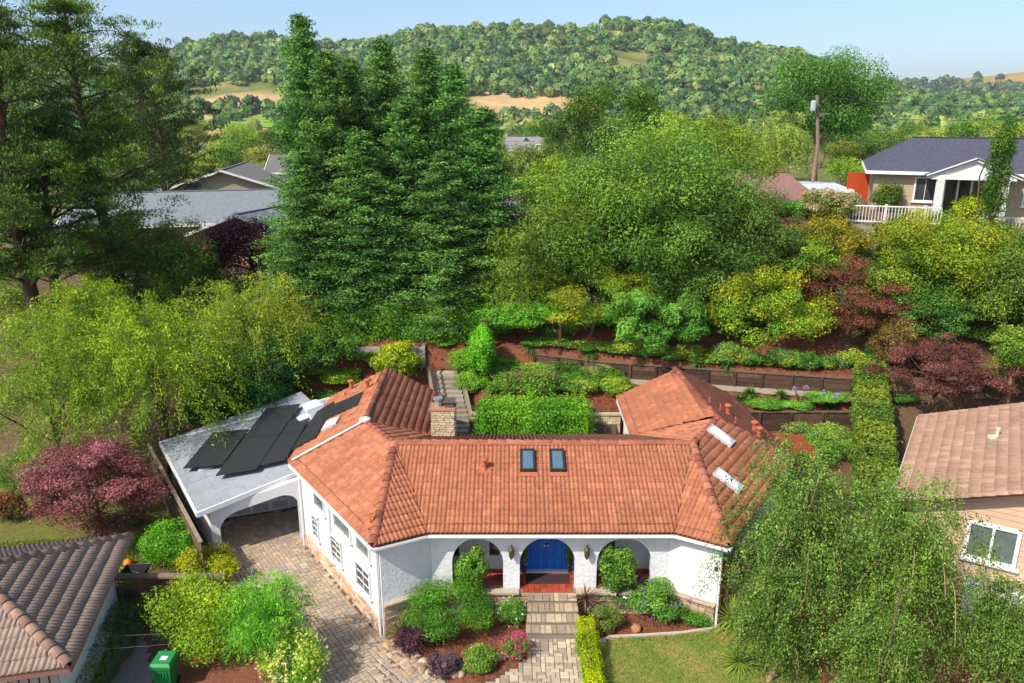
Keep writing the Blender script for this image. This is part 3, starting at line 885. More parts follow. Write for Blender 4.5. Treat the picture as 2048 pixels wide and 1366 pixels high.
# ------------------------------------------------------------------ vegetation
def unit(v): return v / np.maximum(np.linalg.norm(v, axis=-1, keepdims=True), 1e-9)
def leafcards(P, L, Wd, C, rng, N=None, up=0.35, T=None, fold=0.0):
    """pointed leaf blades at P. N: preferred normals, T: preferred long axis"""
    n = len(P)
    r = unit(rng.normal(size=(n, 3)))
    nn = r + np.array([0, 0, up])
    if N is not None: nn = nn * 0.7 + N
    nn = unit(nn)
    t = rng.normal(size=(n, 3)) if T is None else T + rng.normal(size=(n, 3)) * 0.35
    t = unit(t - nn * np.sum(t * nn, -1, keepdims=True))
    b = np.cross(nn, t)
    s = rng.uniform(0.65, 1.3, (n, 1))
    L = np.broadcast_to(np.asarray(L, dtype=float).reshape(-1, 1), (n, 1)) * s / 2
    Wd = np.broadcast_to(np.asarray(Wd, dtype=float).reshape(-1, 1), (n, 1)) * s / 2
    dz = nn * Wd * 0.35
    k = rng.uniform(-.5, .5, (n, 1)) * L
    V = np.stack([P - t * L + b * Wd * .35, P + t * L, P - b * Wd * 1.5 + t * k + dz], 1).reshape(-1, 3)
    F = np.arange(n * 3).reshape(-1, 3)
    C = np.asarray(C); lum = C @ np.array([.3, .55, .15]); C = lum[:, None] + (C - lum[:, None]) * 1.08
    return V, F, np.repeat(np.clip(C * 1.45, .004, .85), 3, axis=0)
def colmix(rng, n, base, tip=None, f=None, v=0.22, hue=0.10):
    base = np.array(base)
    c = np.tile(base, (n, 1))
    if tip is not None:
        f = np.clip(np.asarray(f), 0, 1).reshape(-1, 1)
        c = c * (1 - f) + np.array(tip) * f
    c = c * (1 + rng.normal(size=(n, 1)) * v).clip(0.45, 1.7)
    c[:, 0] *= (1 + rng.normal(size=n) * hue).clip(0.6, 1.5)
    return c.clip(0.003, 0.9)
def blobs(rng, cen, rad, n, fill=0.35, up=0.25):
    """n points in/on ellipsoid clumps; returns P, outward normals, clump index"""
    w = (rad[:, 0] * rad[:, 1]) ** 1.0; k = rng.choice(len(cen), n, p=w / w.sum())
    d = unit(rng.normal(size=(n, 3)) + np.array([0, 0, up]))
    q = np.where(rng.random(n) < fill, rng.random(n) ** 0.5 * 0.85, rng.uniform(0.68, 1.15, n))[:, None]
    return cen[k] + d * q * rad[k], unit(d / rad[k]), k
def lumpy(d, seed):
    s = np.zeros(len(d))
    r = np.random.default_rng(seed)
    for _ in range(5):
        f = r.normal(size=3) * 2.2; s += np.sin(d @ f + r.uniform(0, 6.28))
    return s / 5
def curve_pts(a, b, sag, n=6, side=None):
    a, b = np.array(a, float), np.array(b, float)
    t = np.linspace(0, 1, n)[:, None]
    p = a + (b - a) * t
    p[:, 2] += sag * 4 * t[:, 0] * (1 - t[:, 0])
    if side is not None: p += np.array(side) * np.sin(t * math.pi)
    return p
def wood(mb, rng, base, top, r0, targets, r1=0.03, bend=0.3):
    base, top = np.array(base, float), np.array(top, float)
    tr = curve_pts(base, top, 0, 7, rng.normal(size=3) * np.array([bend, bend, 0]))
    mb.tube(tr, list(np.linspace(r0 * 1.15, r0 * 0.35, 7)), 8)
    for q in targets:
        f = rng.uniform(0.35, 0.95); i = f * 6; k = int(i); a = tr[k] + (tr[min(k+1, 6)] - tr[k]) * (i - k)
        L = np.linalg.norm(q - a)
        c = curve_pts(a, q, L * 0.08, 5, rng.normal(size=3) * L * 0.06)
        mb.tube(c, list(np.linspace(max(r0 * (1 - f) * 0.75, r1 * 1.5), r1 * 0.5, 5)), 5)
def finish(name, label, cat, base, V, F, C, wood_mb, group=None, m='leaf', bark='bark', wname='trunk', cname='crown'):
    t = thing(name, label, cat, base, group)
    b = np.array(base, dtype=float)
    link(cname, npmesh(cname, V, F, M[m], C), t)
    if wood_mb is not None and wood_mb.v: wood_mb.build(wname, M[bark], t, smooth=True)
    return t
def place(u, vtop, y, base_y=None):
    """ground point under photo column u at depth y, and the height of photo row vtop there"""
    p = at_y(u, vtop, y)
    return p.x, y, g1(p.x, y), p.z
def broad(name, label, u, vt, vb, wpx, y, col, tip, seed, n=16000, leaf=0.13, asp=0.55, cat='tree', squash=1.0, clump=0.27, K=85, group=None, fill=0.3, tipup=0.6, flat=0.8, m='leaf', trunk=0.16, deep=None, up=0.4, shape='round', barkcol=(1, 1, 1), lumps=0.30, vis=None, dpt=1.0):
    """broadleaf tree: crown spans photo rows vt..vb, width wpx, at depth y"""
    rng = np.random.default_rng(seed); n = int(n * 1.12); leaf = leaf * 1.08
    pt, pb = at_y(u, vt, y), at_y(u, vb, y)
    Z = y * CP - ((pt.z + pb.z) / 2 - HC) * SP
    rx = wpx / 2 / FPX * Z * 1.12; rz = (pt.z - pb.z) / 2; cz = (pt.z + pb.z) / 2; x = pt.x
    gzv = g1(x, y)
    if cz - rz < gzv + 0.2:
        lo = gzv + 0.2; rz = (pt.z - lo) / 2; cz = (pt.z + lo) / 2
    d = unit(rng.normal(size=(K * 3, 3))); d = d[d[:, 2] > -0.75][:K]
    K = len(d)
    q = rng.uniform(0.52, 0.92, (K, 1)) * (1 + lumps * lumpy(d, seed)[:, None])
    R3 = np.array([rx, rx * squash * dpt, rz])
    if shape == 'vase': q[:, 0] *= 0.75 + 0.35 * d[:, 2]
    if shape == 'dome': q[:, 0] *= np.where(d[:, 2] < -0.2, 0.9, 1.0)
    cen = np.array([x, y, cz]) + d * q * R3
    if shape == 'cone':
        h = (cen[:, 2] - (cz - rz)) / (2 * rz); sc = np.clip(1.25 * (1 - h) + 0.08, 0.1, 1.1)[:, None]
        cen[:, :2] = np.array([x, y]) + (cen[:, :2] - np.array([x, y])) * sc
    cr = rng.uniform(0.7, 1.25, (K, 1)) * clump * min(rx, rz * 1.3)
    rad = np.concatenate([cr, cr, cr * flat], 1)
    P, N, k = blobs(rng, cen, rad, n, fill)
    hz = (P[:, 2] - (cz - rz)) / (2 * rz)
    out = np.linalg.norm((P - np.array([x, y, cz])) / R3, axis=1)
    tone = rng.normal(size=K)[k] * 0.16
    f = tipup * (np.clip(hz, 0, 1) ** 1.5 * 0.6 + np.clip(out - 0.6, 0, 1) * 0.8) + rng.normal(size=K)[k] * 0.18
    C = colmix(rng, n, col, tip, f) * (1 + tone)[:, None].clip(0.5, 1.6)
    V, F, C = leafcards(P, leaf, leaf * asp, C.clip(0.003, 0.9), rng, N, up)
    mb = MB(); mb.cc = barkcol
    wood(mb, rng, (x, y, gzv - 0.2), (x + rng.normal() * rx * 0.1, y, cz + rz * 0.2), trunk, [c for c in cen[rng.permutation(K)[:14]]])
    return finish(name, label, cat, (x, y, gzv), V, F, C, mb, group, m)

def redwood(h, r, seed, col, tip, n=50000):
    """conifer prototype at the origin: whorls of drooping branches carrying upswept sprays"""
    rng = np.random.default_rng(seed); mb = MB(); mb.cc = lin('b08868', 1.6)
    mb.tube([(0, 0, -0.4), (0.05, 0, h * .5), (0, 0, h * .97)], [h * .024, h * .014, .02], 8)
    P, T, Cf = [], [], []
    nb = int(h * 11)
    for i in range(nb):
        t = (i + rng.random()) / nb
        z = h * (0.03 + 0.955 * t)
        L = r * min(1.0, (1.03 - t) ** 0.8 * 1.15) * rng.uniform(0.55, 1.2)
        if t > 0.9: L *= 1.0
        a = i * 2.399 + rng.normal() * 0.3
        d = np.array([math.cos(a), math.sin(a), 0])
        dr = -0.10 + 0.55 * t - 0.25 * (1 - t)
        k = max(3, int(L / 0.16))
        s = np.linspace(0.3 if L > 1 else .1, 1, k)[:, None]
        pts = np.array([0, 0, z]) + d * L * s + np.array([0, 0, 1.0]) * (dr * L * s - 0.25 * L * s * (1 - s) * 1.0 + 0.10 * L * s ** 3)
        if i % 3 == 0: mb.tube([(0, 0, z), tuple(pts[k // 2]), tuple(pts[-1])], [.035, .02, .006], 4)
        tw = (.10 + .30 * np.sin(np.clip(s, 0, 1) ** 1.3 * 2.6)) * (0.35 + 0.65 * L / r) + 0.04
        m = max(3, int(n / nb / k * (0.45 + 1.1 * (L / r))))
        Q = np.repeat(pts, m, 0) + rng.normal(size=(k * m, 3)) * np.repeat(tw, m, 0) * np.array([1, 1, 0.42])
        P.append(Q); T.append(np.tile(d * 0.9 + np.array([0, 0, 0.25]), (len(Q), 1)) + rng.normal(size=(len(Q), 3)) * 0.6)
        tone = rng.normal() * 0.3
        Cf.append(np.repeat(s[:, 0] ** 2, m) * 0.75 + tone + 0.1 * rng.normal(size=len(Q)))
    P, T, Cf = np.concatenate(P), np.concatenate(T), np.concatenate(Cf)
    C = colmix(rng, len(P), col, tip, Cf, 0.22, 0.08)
    V, F, C = leafcards(P, 0.20, 0.075, C, rng, None, 0.6, T)
    return V, F, C, mb
def pine(name, label, u, vt, y, wpx, seed, col, tip, n=26000, nb=46, start=0.22, leaf=0.2, trunk=0.38, lean=(0, 0), flat=0.4, barkcol=(0.55, 0.5, 0.45), bare=8, cs=0.26, upb=0.2):
    rng = np.random.default_rng(seed); x, y, gzv, zt = place(u, vt, y); h = zt - gzv
    Z = y * CP - (zt - h / 2 - HC) * SP; r = wpx / 2 / FPX * Z
    mb = MB(); mb.cc = barkcol
    tp = curve_pts((x, y, gzv - .3), (x + lean[0], y + lean[1], zt - .2), 0, 8, (rng.normal() * .4, 0, 0))
    mb.tube(tp, list(np.linspace(trunk, .05, 8)), 9)
    cen, rad = [], []
    for i in range(nb):
        t = start + (1 - start) * (i + rng.random()) / nb
        a = i * 2.4 + rng.normal() * .5
        k = t * 7; j = min(int(k), 6); o = tp[j] + (tp[j+1] - tp[j]) * (k - j)
        L = r * rng.uniform(.45, 1.08) * (1.0 if t < .75 else (1.02 - t) / .27 * .9 + .12)
        e = o + np.array([math.cos(a) * L, math.sin(a) * L, L * rng.uniform(-.12, .35) + upb * L])
        c = curve_pts(o, e, L * rng.uniform(-.1, .16), 7, rng.normal(size=3) * L * .08)
        mb.cc = barkcol if i % 4 else tuple(min(1, b * 2.3) for b in barkcol)
        mb.tube(c, list(np.linspace(.10 * (1.15 - t) + .02, .012, 7)), 5)
        for s in (2, 3, 4, 5, 6):
            for _ in range(2):
                cen.append(c[s] + rng.normal(size=3) * L * .10 + np.array([0, 0, .1])); q = rng.uniform(.6, 1.3) * cs * r ** .6
                rad.append((q, q, q * flat))
    for i in range(bare):
        t = rng.uniform(.15, .7); k = t * 7; j = min(int(k), 6); o = tp[j]; a = rng.uniform(0, 6.28); L = r * rng.uniform(.5, 1)
        mb.cc = (1.6, 1.5, 1.35); mb.tube(curve_pts(o, o + np.array([math.cos(a) * L, math.sin(a) * L, rng.uniform(-.2, .3) * L]), L * .12, 6, rng.normal(size=3) * .2), list(np.linspace(.06, .008, 6)), 4)
    cen, rad = np.array(cen), np.array(rad)
    P, N, k = blobs(rng, cen, rad, n, .5, .5)
    tone = rng.normal(size=len(cen)) * .25
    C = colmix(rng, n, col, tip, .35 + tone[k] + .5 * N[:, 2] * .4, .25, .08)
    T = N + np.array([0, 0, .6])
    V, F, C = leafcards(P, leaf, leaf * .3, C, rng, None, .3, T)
    return finish(name, label, 'tree', (x, y, gzv), V, F, C, mb, None, 'needle')
def spray(name, label, u, vt, vb, wpx, y, col, tip, seed, arcs=240, per=95, leaf=0.14, asp=.3, droop=1.0, cat='tree', trunk=.15, inner=None, spread=.16, barkcol=(1.3, 1.15, .9), hang=0.6, m='leaf', limbs=16, arclen=.8, dpt=1.0, group=None, gz_=None):
    """feathery tree: arching sprays springing outward and drooping at their ends"""
    rng = np.random.default_rng(seed)
    pt, pb = at_y(u, vt, y), at_y(u, vb, y); x = pt.x
    gzv = g1(x, y) if gz_ is None else gz_
    zb = max(pb.z, gzv + .1); rz = pt.z - zb
    Z = y * CP - ((pt.z + zb) / 2 - HC) * SP; rx = wpx / 2 / FPX * Z
    a = rng.uniform(0, 2 * math.pi, arcs); el = rng.uniform(-.25, 1.35, arcs)
    d = np.stack([np.cos(a) * np.cos(el), np.sin(a) * np.cos(el) * dpt, np.sin(el)], 1)
    q = rng.uniform(.15, .78, (arcs, 1)) * (1 + .3 * lumpy(d, seed)[:, None])
    o = np.array([x, y, zb + rz * .38]) + d * q * np.array([rx, rx, rz * .62])
    L = arclen * min(rx, rz) * rng.uniform(.45, 1.0, (arcs, 1))
    g = unit(d + rng.normal(size=(arcs, 3)) * .35)
    g[:, 2] = np.abs(g[:, 2]) * .6 + .15
    s = (np.linspace(0, 1, per) + 0)[None, :, None]
    path = o[:, None] + g[:, None] * L[:, None] * s * .9 + np.array([0, 0, -1.0]) * L[:, None] * (s ** 2.0) * droop * rng.uniform(.5, 1.3, (arcs, 1, 1))
    jit = rng.normal(size=path.shape) * spread * np.array([1, 1, .8]) * (1.15 - .5 * s)
    P = (path + jit).reshape(-1, 3)
    keep = P[:, 2] > gzv + .05
    T = np.tile(np.array([0, 0, -hang]), (len(P), 1)) + np.repeat(g, per, 0) * .6
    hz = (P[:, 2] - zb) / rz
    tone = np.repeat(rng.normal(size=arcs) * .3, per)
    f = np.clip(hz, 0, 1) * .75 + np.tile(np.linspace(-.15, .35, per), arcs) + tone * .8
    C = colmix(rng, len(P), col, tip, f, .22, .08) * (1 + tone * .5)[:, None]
    P, T, C = P[keep], T[keep], C[keep].clip(.003, .9)
    V, F, C = leafcards(P, leaf, leaf * asp, C, rng, None, .5, T)
    mb = MB(); mb.cc = barkcol
    wood(mb, rng, (x, y, gzv - .2), (x, y, zb + rz * .5), trunk, list(o[rng.permutation(arcs)[:limbs]]), .02)
    for i in rng.permutation(arcs)[:limbs * 2]:
        mb.tube(path[i][::max(1, per // 6)], .012, 4)
    return finish(name, label, cat, (x, y, gzv), V, F, C, mb, group, m)
def shrub(name, label, x, y, rx, ry, h, col, tip, seed, n=5000, leaf=.07, asp=.55, z=None, lump=.16, K=26, cat='shrub', flowers=None, fl_n=60, fl_s=.09, m='leaf', flat=1.0, stems=True, group=None, tipup=.5, box=False, fill=.3, top_only=True):
    rng = np.random.default_rng(seed); gzv = g1(x, y) if z is None else z
    R3 = np.array([rx, ry, h * .5])
    if box:
        f = rng.integers(0, 5, n); P = rng.uniform(-1, 1, (n, 3)); ax = np.array([0, 0, 1, 1, 2])[f]; sg = np.array([-1, 1, -1, 1, 1])[f]
        P[np.arange(n), ax] = sg * rng.uniform(.86, 1.03, n); N = np.zeros((n, 3)); N[np.arange(n), ax] = sg
        P = P * R3 + np.array([x, y, gzv + h * .5]) + (rng.normal(size=(n, 3)) * .02)
        tone = .12 * np.sin(P[:, 0] * 5 + P[:, 1] * 3) * np.sin(P[:, 1] * 4 + P[:, 2] * 5)
    else:
        d = unit(rng.normal(size=(K * 2, 3))); d = d[d[:, 2] > -.7][:K]
        cen = np.array([x, y, gzv + h * .5]) + d * R3 * (.68 + .25 * lump * lumpy(d, seed)[:, None] * 3)
        rad = np.tile(np.array([rx, ry, h * .5 * flat]) * (.40 if K < 30 else .32), (len(d), 1)) * rng.uniform(.75, 1.2, (len(d), 1))
        P, N, k = blobs(rng, cen, rad, n, fill); tone = (rng.normal(size=len(d)) * .14)[k]
        P[:, 2] = np.maximum(P[:, 2], gzv + .02)
    f = tipup * np.clip((P[:, 2] - gzv) / h, 0, 1) + rng.normal(size=n) * .2 + tone
    C = colmix(rng, n, col, tip, f, .2, .1) * (1 + tone)[:, None].clip(.6, 1.5)
    V, F, C = leafcards(P, leaf, leaf * asp, C.clip(.003, .9), rng, N, .35)
    mb = MB(); mb.cc = (.8, .7, .6)
    if stems:
        for i in range(6):
            a = rng.uniform(0, 6.28); mb.tube([(x + math.cos(a) * .05, y + math.sin(a) * .05, gzv - .05), (x + math.cos(a) * rx * .45, y + math.sin(a) * ry * .45, gzv + h * .55)], [.03, .01], 5)
    t = finish(name, label, cat, (x, y, gzv), V, F, C, mb, group, m, wname='stem', cname='foliage')
    if flowers is not None:
        d = unit(rng.normal(size=(fl_n, 3)) + np.array([0, -.5, .6])); c = np.array([x, y, gzv + h * .5]) + d * R3 * 1.03
        Q = np.repeat(c, 9, 0) + rng.normal(size=(fl_n * 9, 3)) * fl_s * .33
        V, F, C = leafcards(Q, fl_s * .62, fl_s * .5, colmix(rng, len(Q), flowers, None, None, .12, .05), rng, None, .4)
        tag(link('blossom', npmesh('blossom', V, F, M['petal'], C), t), kind='stuff')
    return t
def blades(name, label, x, y, n, L, w, col, tip, seed, cat='plant', z=None, droop=.5, spread=1.2, trunk=0.0, group=None, flower=None, seg=5, m='leaf', one=True, el0=.15):
    """sword-leaved plant: arching pointed strips"""
    rng = np.random.default_rng(seed); gzv = g1(x, y) if z is None else z
    V, F, C = [], [], []; b = 0
    for i in range(n):
        a = rng.uniform(0, 6.28); el = rng.uniform(el0, spread); l = L * rng.uniform(.7, 1.1)
        d = np.array([math.cos(a) * math.cos(el), math.sin(a) * math.cos(el), math.sin(el)]); sd = np.array([-math.sin(a), math.cos(a), 0])
        c = np.array(col) * rng.uniform(.75, 1.25) ; c2 = np.array(tip) * rng.uniform(.75, 1.25)
        for s in range(seg + 1):
            t = s / seg; p = np.array([x, y, gzv + trunk]) + d * l * t - np.array([0, 0, droop * l * t * t * math.cos(el)])
            ww = w * (.55 + .9 * t if t < .4 else .91 * (1 - t) / .6 + .02) * .5
            V += [p - sd * ww, p + sd * ww]; C += [c * (1 - t) + c2 * t] * 2
            if s < seg: F.append((b, b + 1, b + 3, b + 2)); b += 2
        b += 2
    mb = MB(); mb.cc = (.9, .8, .65)
    if trunk: mb.tube([(x, y, gzv - .1), (x + .02, y, gzv + trunk * .5), (x, y, gzv + trunk + .03)], [.06, .05, .045], 7)
    t = finish(name, label, cat, (x, y, gzv), np.array(V), np.array(F), np.array(C).clip(.003, .9), mb, group, m, wname='stem', cname='foliage')
    if flower is not None:
        Q = []; st = MB(); st.cc = (.35, .55, .2)
        for i in range(5):
            a = rng.uniform(0, 6.28); q = np.array([x + math.cos(a) * L * .5, y + math.sin(a) * L * .5, gzv + L * rng.uniform(.9, 1.2)])
            st.tube([(x, y, gzv), tuple(q)], .012, 4); Q.append(q + unit(rng.normal(size=(28, 3))) * .09)
        Q = np.concatenate(Q); Vf, Ff, Cf = leafcards(Q, .07, .05, colmix(rng, len(Q), flower, None, None, .15, .05), rng)
        tag(link('blossom', npmesh('blossom', Vf, Ff, M['petal'], Cf), t), kind='stuff'); st.build('flower_stalk', M['bark'], t)
    return t
# ------------------------------------------------------------------ far hills
SKY_PTS = [(-900, 105), (-300, 110), (0, 118), (60, 98), (130, 118), (230, 128), (330, 132), (370, 106), (420, 92), (500, 82), (570, 84), (640, 100), (690, 97), (770, 88), (820, 74), (850, 63), (890, 70), (930, 68), (1000, 65), (1040, 62), (1080, 60),
           (1130, 70), (1180, 68), (1205, 52), (1240, 48), (1300, 53), (1350, 57), (1390, 70), (1420, 88), (1470, 98), (1530, 106), (1580, 114), (1620, 130), (1700, 170), (1780, 195), (1900, 205), (2100, 212), (3000, 214)]
def elev(v): 
    d = ray(1024, v); return d.z / d.y
su = np.array([p[0] for p in SKY_PTS], float); sv = np.array([elev(p[1]) for p in SKY_PTS])
def hill_noise(x, y, s, seed):
    r = np.random.default_rng(seed); o = np.zeros(np.shape(x))
    for i in range(6):
        a = r.uniform(0, 6.28); f = (1.7 ** i) / s; o = o + np.sin((x * math.cos(a) + y * math.sin(a)) * f * 6.28 + r.uniform(0, 6.28)) / 1.6 ** i
    return o / 2.2
HB, HCR = 760.0, 1250.0
def hill_z(x, y):
    u = 1024 + 1560 * x / (y * CP)          # bearing of the place as seen from the garden
    crest = HC + np.interp(u, su, sv) * HCR
    t = np.clip((y - HB) / (HCR - HB), 0, 1)
    f = t ** 1.25 * (1.25 - .25 * t)
    z = 4 + (crest - 4) * f + hill_noise(x, y, 330, 5) * 11 * np.sin(t * math.pi) ** 1.0
    over = np.clip((y - HCR) / 500, 0, 1)
    return z * (1 - over ** 1.5) - 10 * over - 3 * (y < HB + 1)
hx = np.linspace(-1500, 1700, 240); hy = np.concatenate([np.linspace(HB - 10, HCR + 20, 100), np.linspace(HCR + 40, HCR + 500, 12)])
HX, HY = np.meshgrid(hx, hy); HZ = hill_z(HX, HY)
DRYG, ROCK, GREENG = np.array(lin('b0965e')), np.array(lin('cdbfa0')), np.array(lin('66702f'))
w = sm(-.1, .5, hill_noise(HX, HY, 160, 9))[..., None]
hc = GREENG * (1 - w * .45) + DRYG * w * .45
HU = 1024 + 1560 * HX / (HY * CP)
fld = ((1 - sm(HB + 130, HB + 190, HY)) * np.maximum(sm(350, 400, HU) * (1 - sm(560, 620, HU)), sm(900, 960, HU) * (1 - sm(1150, 1220, HU))))[..., None]
hc = hc * (1 - fld) + np.array(lin('c2a06c')) * fld
w = (sm(.45, .8, hill_noise(HX, HY, 90, 21)) * sm(HB + 330, HB + 420, HY))[..., None]
hc = hc * (1 - w * .8) + ROCK * w * .8
nh, mh = HX.shape
ii = np.arange(nh * mh).reshape(nh, mh)
hf = np.stack([ii[:-1, :-1], ii[:-1, 1:], ii[1:, 1:], ii[1:, :-1]], -1).reshape(-1, 4)
tag(link('hill', npmesh('hill', np.stack([HX, HY, HZ], -1).reshape(-1, 3), hf, M['hill'], hc.reshape(-1, 3), True)), 'long wooded hill rising behind the valley', 'hill', kind='structure')
# dry ridge far to the right
def ridge_z(x, y):
    u = 1024 + 1560 * x / (y * CP)
    e = np.interp(u, [900, 1500, 1700, 1760, 1830, 1900, 1960, 2048, 2200, 3000], [elev(v) for v in (215, 205, 172, 162, 166, 158, 153, 142, 132, 120)])
    t = np.clip((y - 1500) / 900, 0, 1)
    return 4 + (HC + e * 2400 - 4) * t ** 1.1 + hill_noise(x, y, 420, 31) * 9 * np.sin(t * math.pi) - np.clip((y - 2400) / 400, 0, 1) * 60
rx_ = np.linspace(0, 3800, 130); ry_ = np.concatenate([np.linspace(1490, 2400, 60), np.linspace(2430, 2800, 6)])
RX, RY = np.meshgrid(rx_, ry_); RZ = ridge_z(RX, RY)
w = sm(-.3, .5, hill_noise(RX, RY, 260, 8))[..., None]
rc = np.array(lin('a8823f')) * (1 - w * .4) + np.array(lin('c0a060')) * w * .4
nh, mh = RX.shape; ii = np.arange(nh * mh).reshape(nh, mh)
hf = np.stack([ii[:-1, :-1], ii[:-1, 1:], ii[1:, 1:], ii[1:, :-1]], -1).reshape(-1, 4)
tag(link('far_ridge', npmesh('far_ridge', np.stack([RX, RY, RZ], -1).reshape(-1, 3), hf, M['hill'], rc.reshape(-1, 3), True)), 'dry golden grass ridge at the far right', 'hill', kind='structure')

# woods on the hills: each tree a lumpy crown of leaf clumps, all joined
def canopy_proto(seed, n=46):
    r = np.random.default_rng(seed)
    d = unit(r.normal(size=(n, 3)) + np.array([0, 0, .35])); d = d[d[:, 2] > -.5]
    q = .80 + .22 * lumpy(d, seed)[:, None] + r.normal(size=(len(d), 1)) * .06
    P = d * q * np.array([1, 1, .85]) + np.array([0, 0, .62])
    nn = unit(d + r.normal(size=d.shape) * .35); t = unit(np.cross(nn, r.normal(size=d.shape))); b = np.cross(nn, t)
    s = r.uniform(.26, .44, (len(d), 1))
    V = np.stack([P - t * s - b * s * .7, P + t * s - b * s * .6 + nn * .06, P + b * s * 1.1], 1).reshape(-1, 3)
    tone = np.repeat(1 + .13 * r.normal(size=len(d)), 3)
    return V, np.arange(len(V)).reshape(-1, 3), tone
protos = [canopy_proto(100 + i) for i in range(10)]
def forest(name, label, X, Y, Zs, S, cols, seed):
    r = np.random.default_rng(seed); AV, AF, AC = [], [], []; nv = 0
    for x, y, z, s in zip(X, Y, Zs, S):
        V, F, tn = protos[r.integers(10)]
        a = r.uniform(0, 6.28); ca, sa = math.cos(a), math.sin(a)
        k = r.uniform(.85, 1.3)
        W_ = np.stack([(V[:, 0] * ca - V[:, 1] * sa) * s, (V[:, 0] * sa + V[:, 1] * ca) * s, V[:, 2] * s * k], 1) + np.array([x, y, z])
        c = np.array(cols[r.integers(len(cols))]) * r.uniform(.82, 1.2) * 1.6
        AV.append(W_); AF.append(F + nv); AC.append(c[None] * tn[:, None]); nv += len(V)
    me = npmesh(name, np.concatenate(AV), np.concatenate(AF), M['leaf'], np.concatenate(AC).clip(.004, .9))
    return tag(link(name, me), label, 'woodland', kind='stuff')
HC_COLS = [lin('6c8a48'), lin('5b7a44'), lin('4d6b2c'), lin('3f5a2a'), lin('5c7a30'), lin('6b7f3a'), lin('38502c'), lin('75843f'), lin('466336'), lin('5a6e3c'), lin('83904e')]
r = np.random.default_rng(77)
N0 = 15500
fx = r.uniform(-1250, 1500, N0); fy = HB + (HCR + 25 - HB) * r.random(N0) ** .85
fu = 1024 + 1560 * fx / (fy * CP)
fz = hill_z(fx, fy)
pu, pv = pix(fx, fy, fz)
dens = hill_noise(fx, fy, 160, 9)
keep = (fu > -150) & (fu < 2200) & (r.random(N0) < np.where(dens > .5, .6, 1.0))
for poly in ([(375, 176), (560, 170), (575, 214), (375, 214)], [(925, 192), (1180, 200), (1185, 240), (925, 240)], [(1225, 105), (1300, 100), (1300, 145), (1225, 145)], [(1190, 60), (1240, 62), (1240, 78), (1190, 78)], [(640, 100), (700, 98), (700, 122), (640, 122)]):
    keep &= ~np.array([inpoly(a, b, poly) for a, b in zip(pu, pv)])
fx, fy, fz = fx[keep], fy[keep], fz[keep]
fs = r.uniform(4.3, 8.2, len(fx)) * np.where(r.random(len(fx)) < .12, 1.35, 1.0)
forest('hillside_woods', 'dense green oak woods covering the long hill', fx, fy, fz, fs, HC_COLS, 5)
N1 = 3200
fx = r.uniform(500, 2700, N1); fy = 1500 + 880 * r.random(N1)
fu = 1024 + 1560 * fx / (fy * CP); t = (fy - 1500) / 900
keep = (fu > 1560) & (fu < 2200) & ((t < np.interp(fu, [1560, 1800, 1980, 2100], [1.0, .92, .72, .45])) | (r.random(N1) < .03)) & (hill_noise(fx, fy, 200, 3) > -.75)
fx, fy = fx[keep], fy[keep]
forest('ridge_woods', 'dark scrub woods on the far right ridge', fx, fy, ridge_z(fx, fy), r.uniform(7, 14, len(fx)), [lin('47613a'), lin('566b3e'), lin('3f573a'), lin('6a7a48')], 6)
# valley floor: tree belts out to the fields
N2 = 1500
fy = 300 * (760 / 300) ** r.random(N2); fu = r.uniform(-120, 2180, N2); fx = (fu - 1024) / 1560 * (fy * CP + 2)
pu, pv = pix(fx, fy, gz(fx, fy))
keep = ~(((fu > 385) & (fu < 575) & (r.random(N2) < .9)) | ((fy > 420) & (fu > 960) & (fu < 1110))) & (hill_noise(fx, fy, 130, 12) > -.25)
keep &= ~((fy > 560) & (r.random(N2) < .4))
fx, fy = fx[keep], fy[keep]
forest('valley_woods', 'belts of mixed green trees filling the valley floor', fx, fy, gz(fx, fy), r.uniform(2.6, 5.0, len(fx)) * np.where(fy < 260, .75, 1.1), HC_COLS + [lin('7d8a40'), lin('94984c')], 8)
# golf greens and dry fields on the valley floor
def far_sheet(name, label, pts, z, col):
    q = [at_z(u, v, z) for u, v in pts]
    mb = MB(); mb.cc = col; mb.add(q, [tuple(range(len(q)))])
    return tag(mb.build(name, M['hill']), label, 'field', kind='structure')
def vsheet(name, label, u0, u1, y0, y1, dz, col):
    n = 14; vs = []
    for j in range(n + 1):
        for i in range(n + 1):
            y = y0 + (y1 - y0) * j / n; u = u0 + (u1 - u0) * i / n + 14 * math.sin(j * 1.3 + u0); x = (u - 1024) / 1560 * (y * CP + 2)
            vs.append((x, y, max(g1(x, y), float(hill_z(np.array(x), np.array(y))) if y > HB else -9) + dz))
    mb = MB(); mb.cc = col; mb.add(vs, [(j*(n+1)+i, j*(n+1)+i+1, (j+1)*(n+1)+i+1, (j+1)*(n+1)+i) for j in range(n) for i in range(n)])
    return tag(mb.build(name, M['hill'], smooth=True), label, 'field', kind='structure')
vsheet('golf_green', 'bright green fairway in the valley left of the redwoods', 425, 575, 560, 800, .35, lin('86a334'))
vsheet('golf_green', 'bright green fairway strip in the valley right of the redwoods', 985, 1095, 470, 640, .3, lin('7f9f38'))
vsheet('dry_field', 'golden dry grass field below the green fairway', 400, 560, 380, 545, .3, lin('c2a258'))
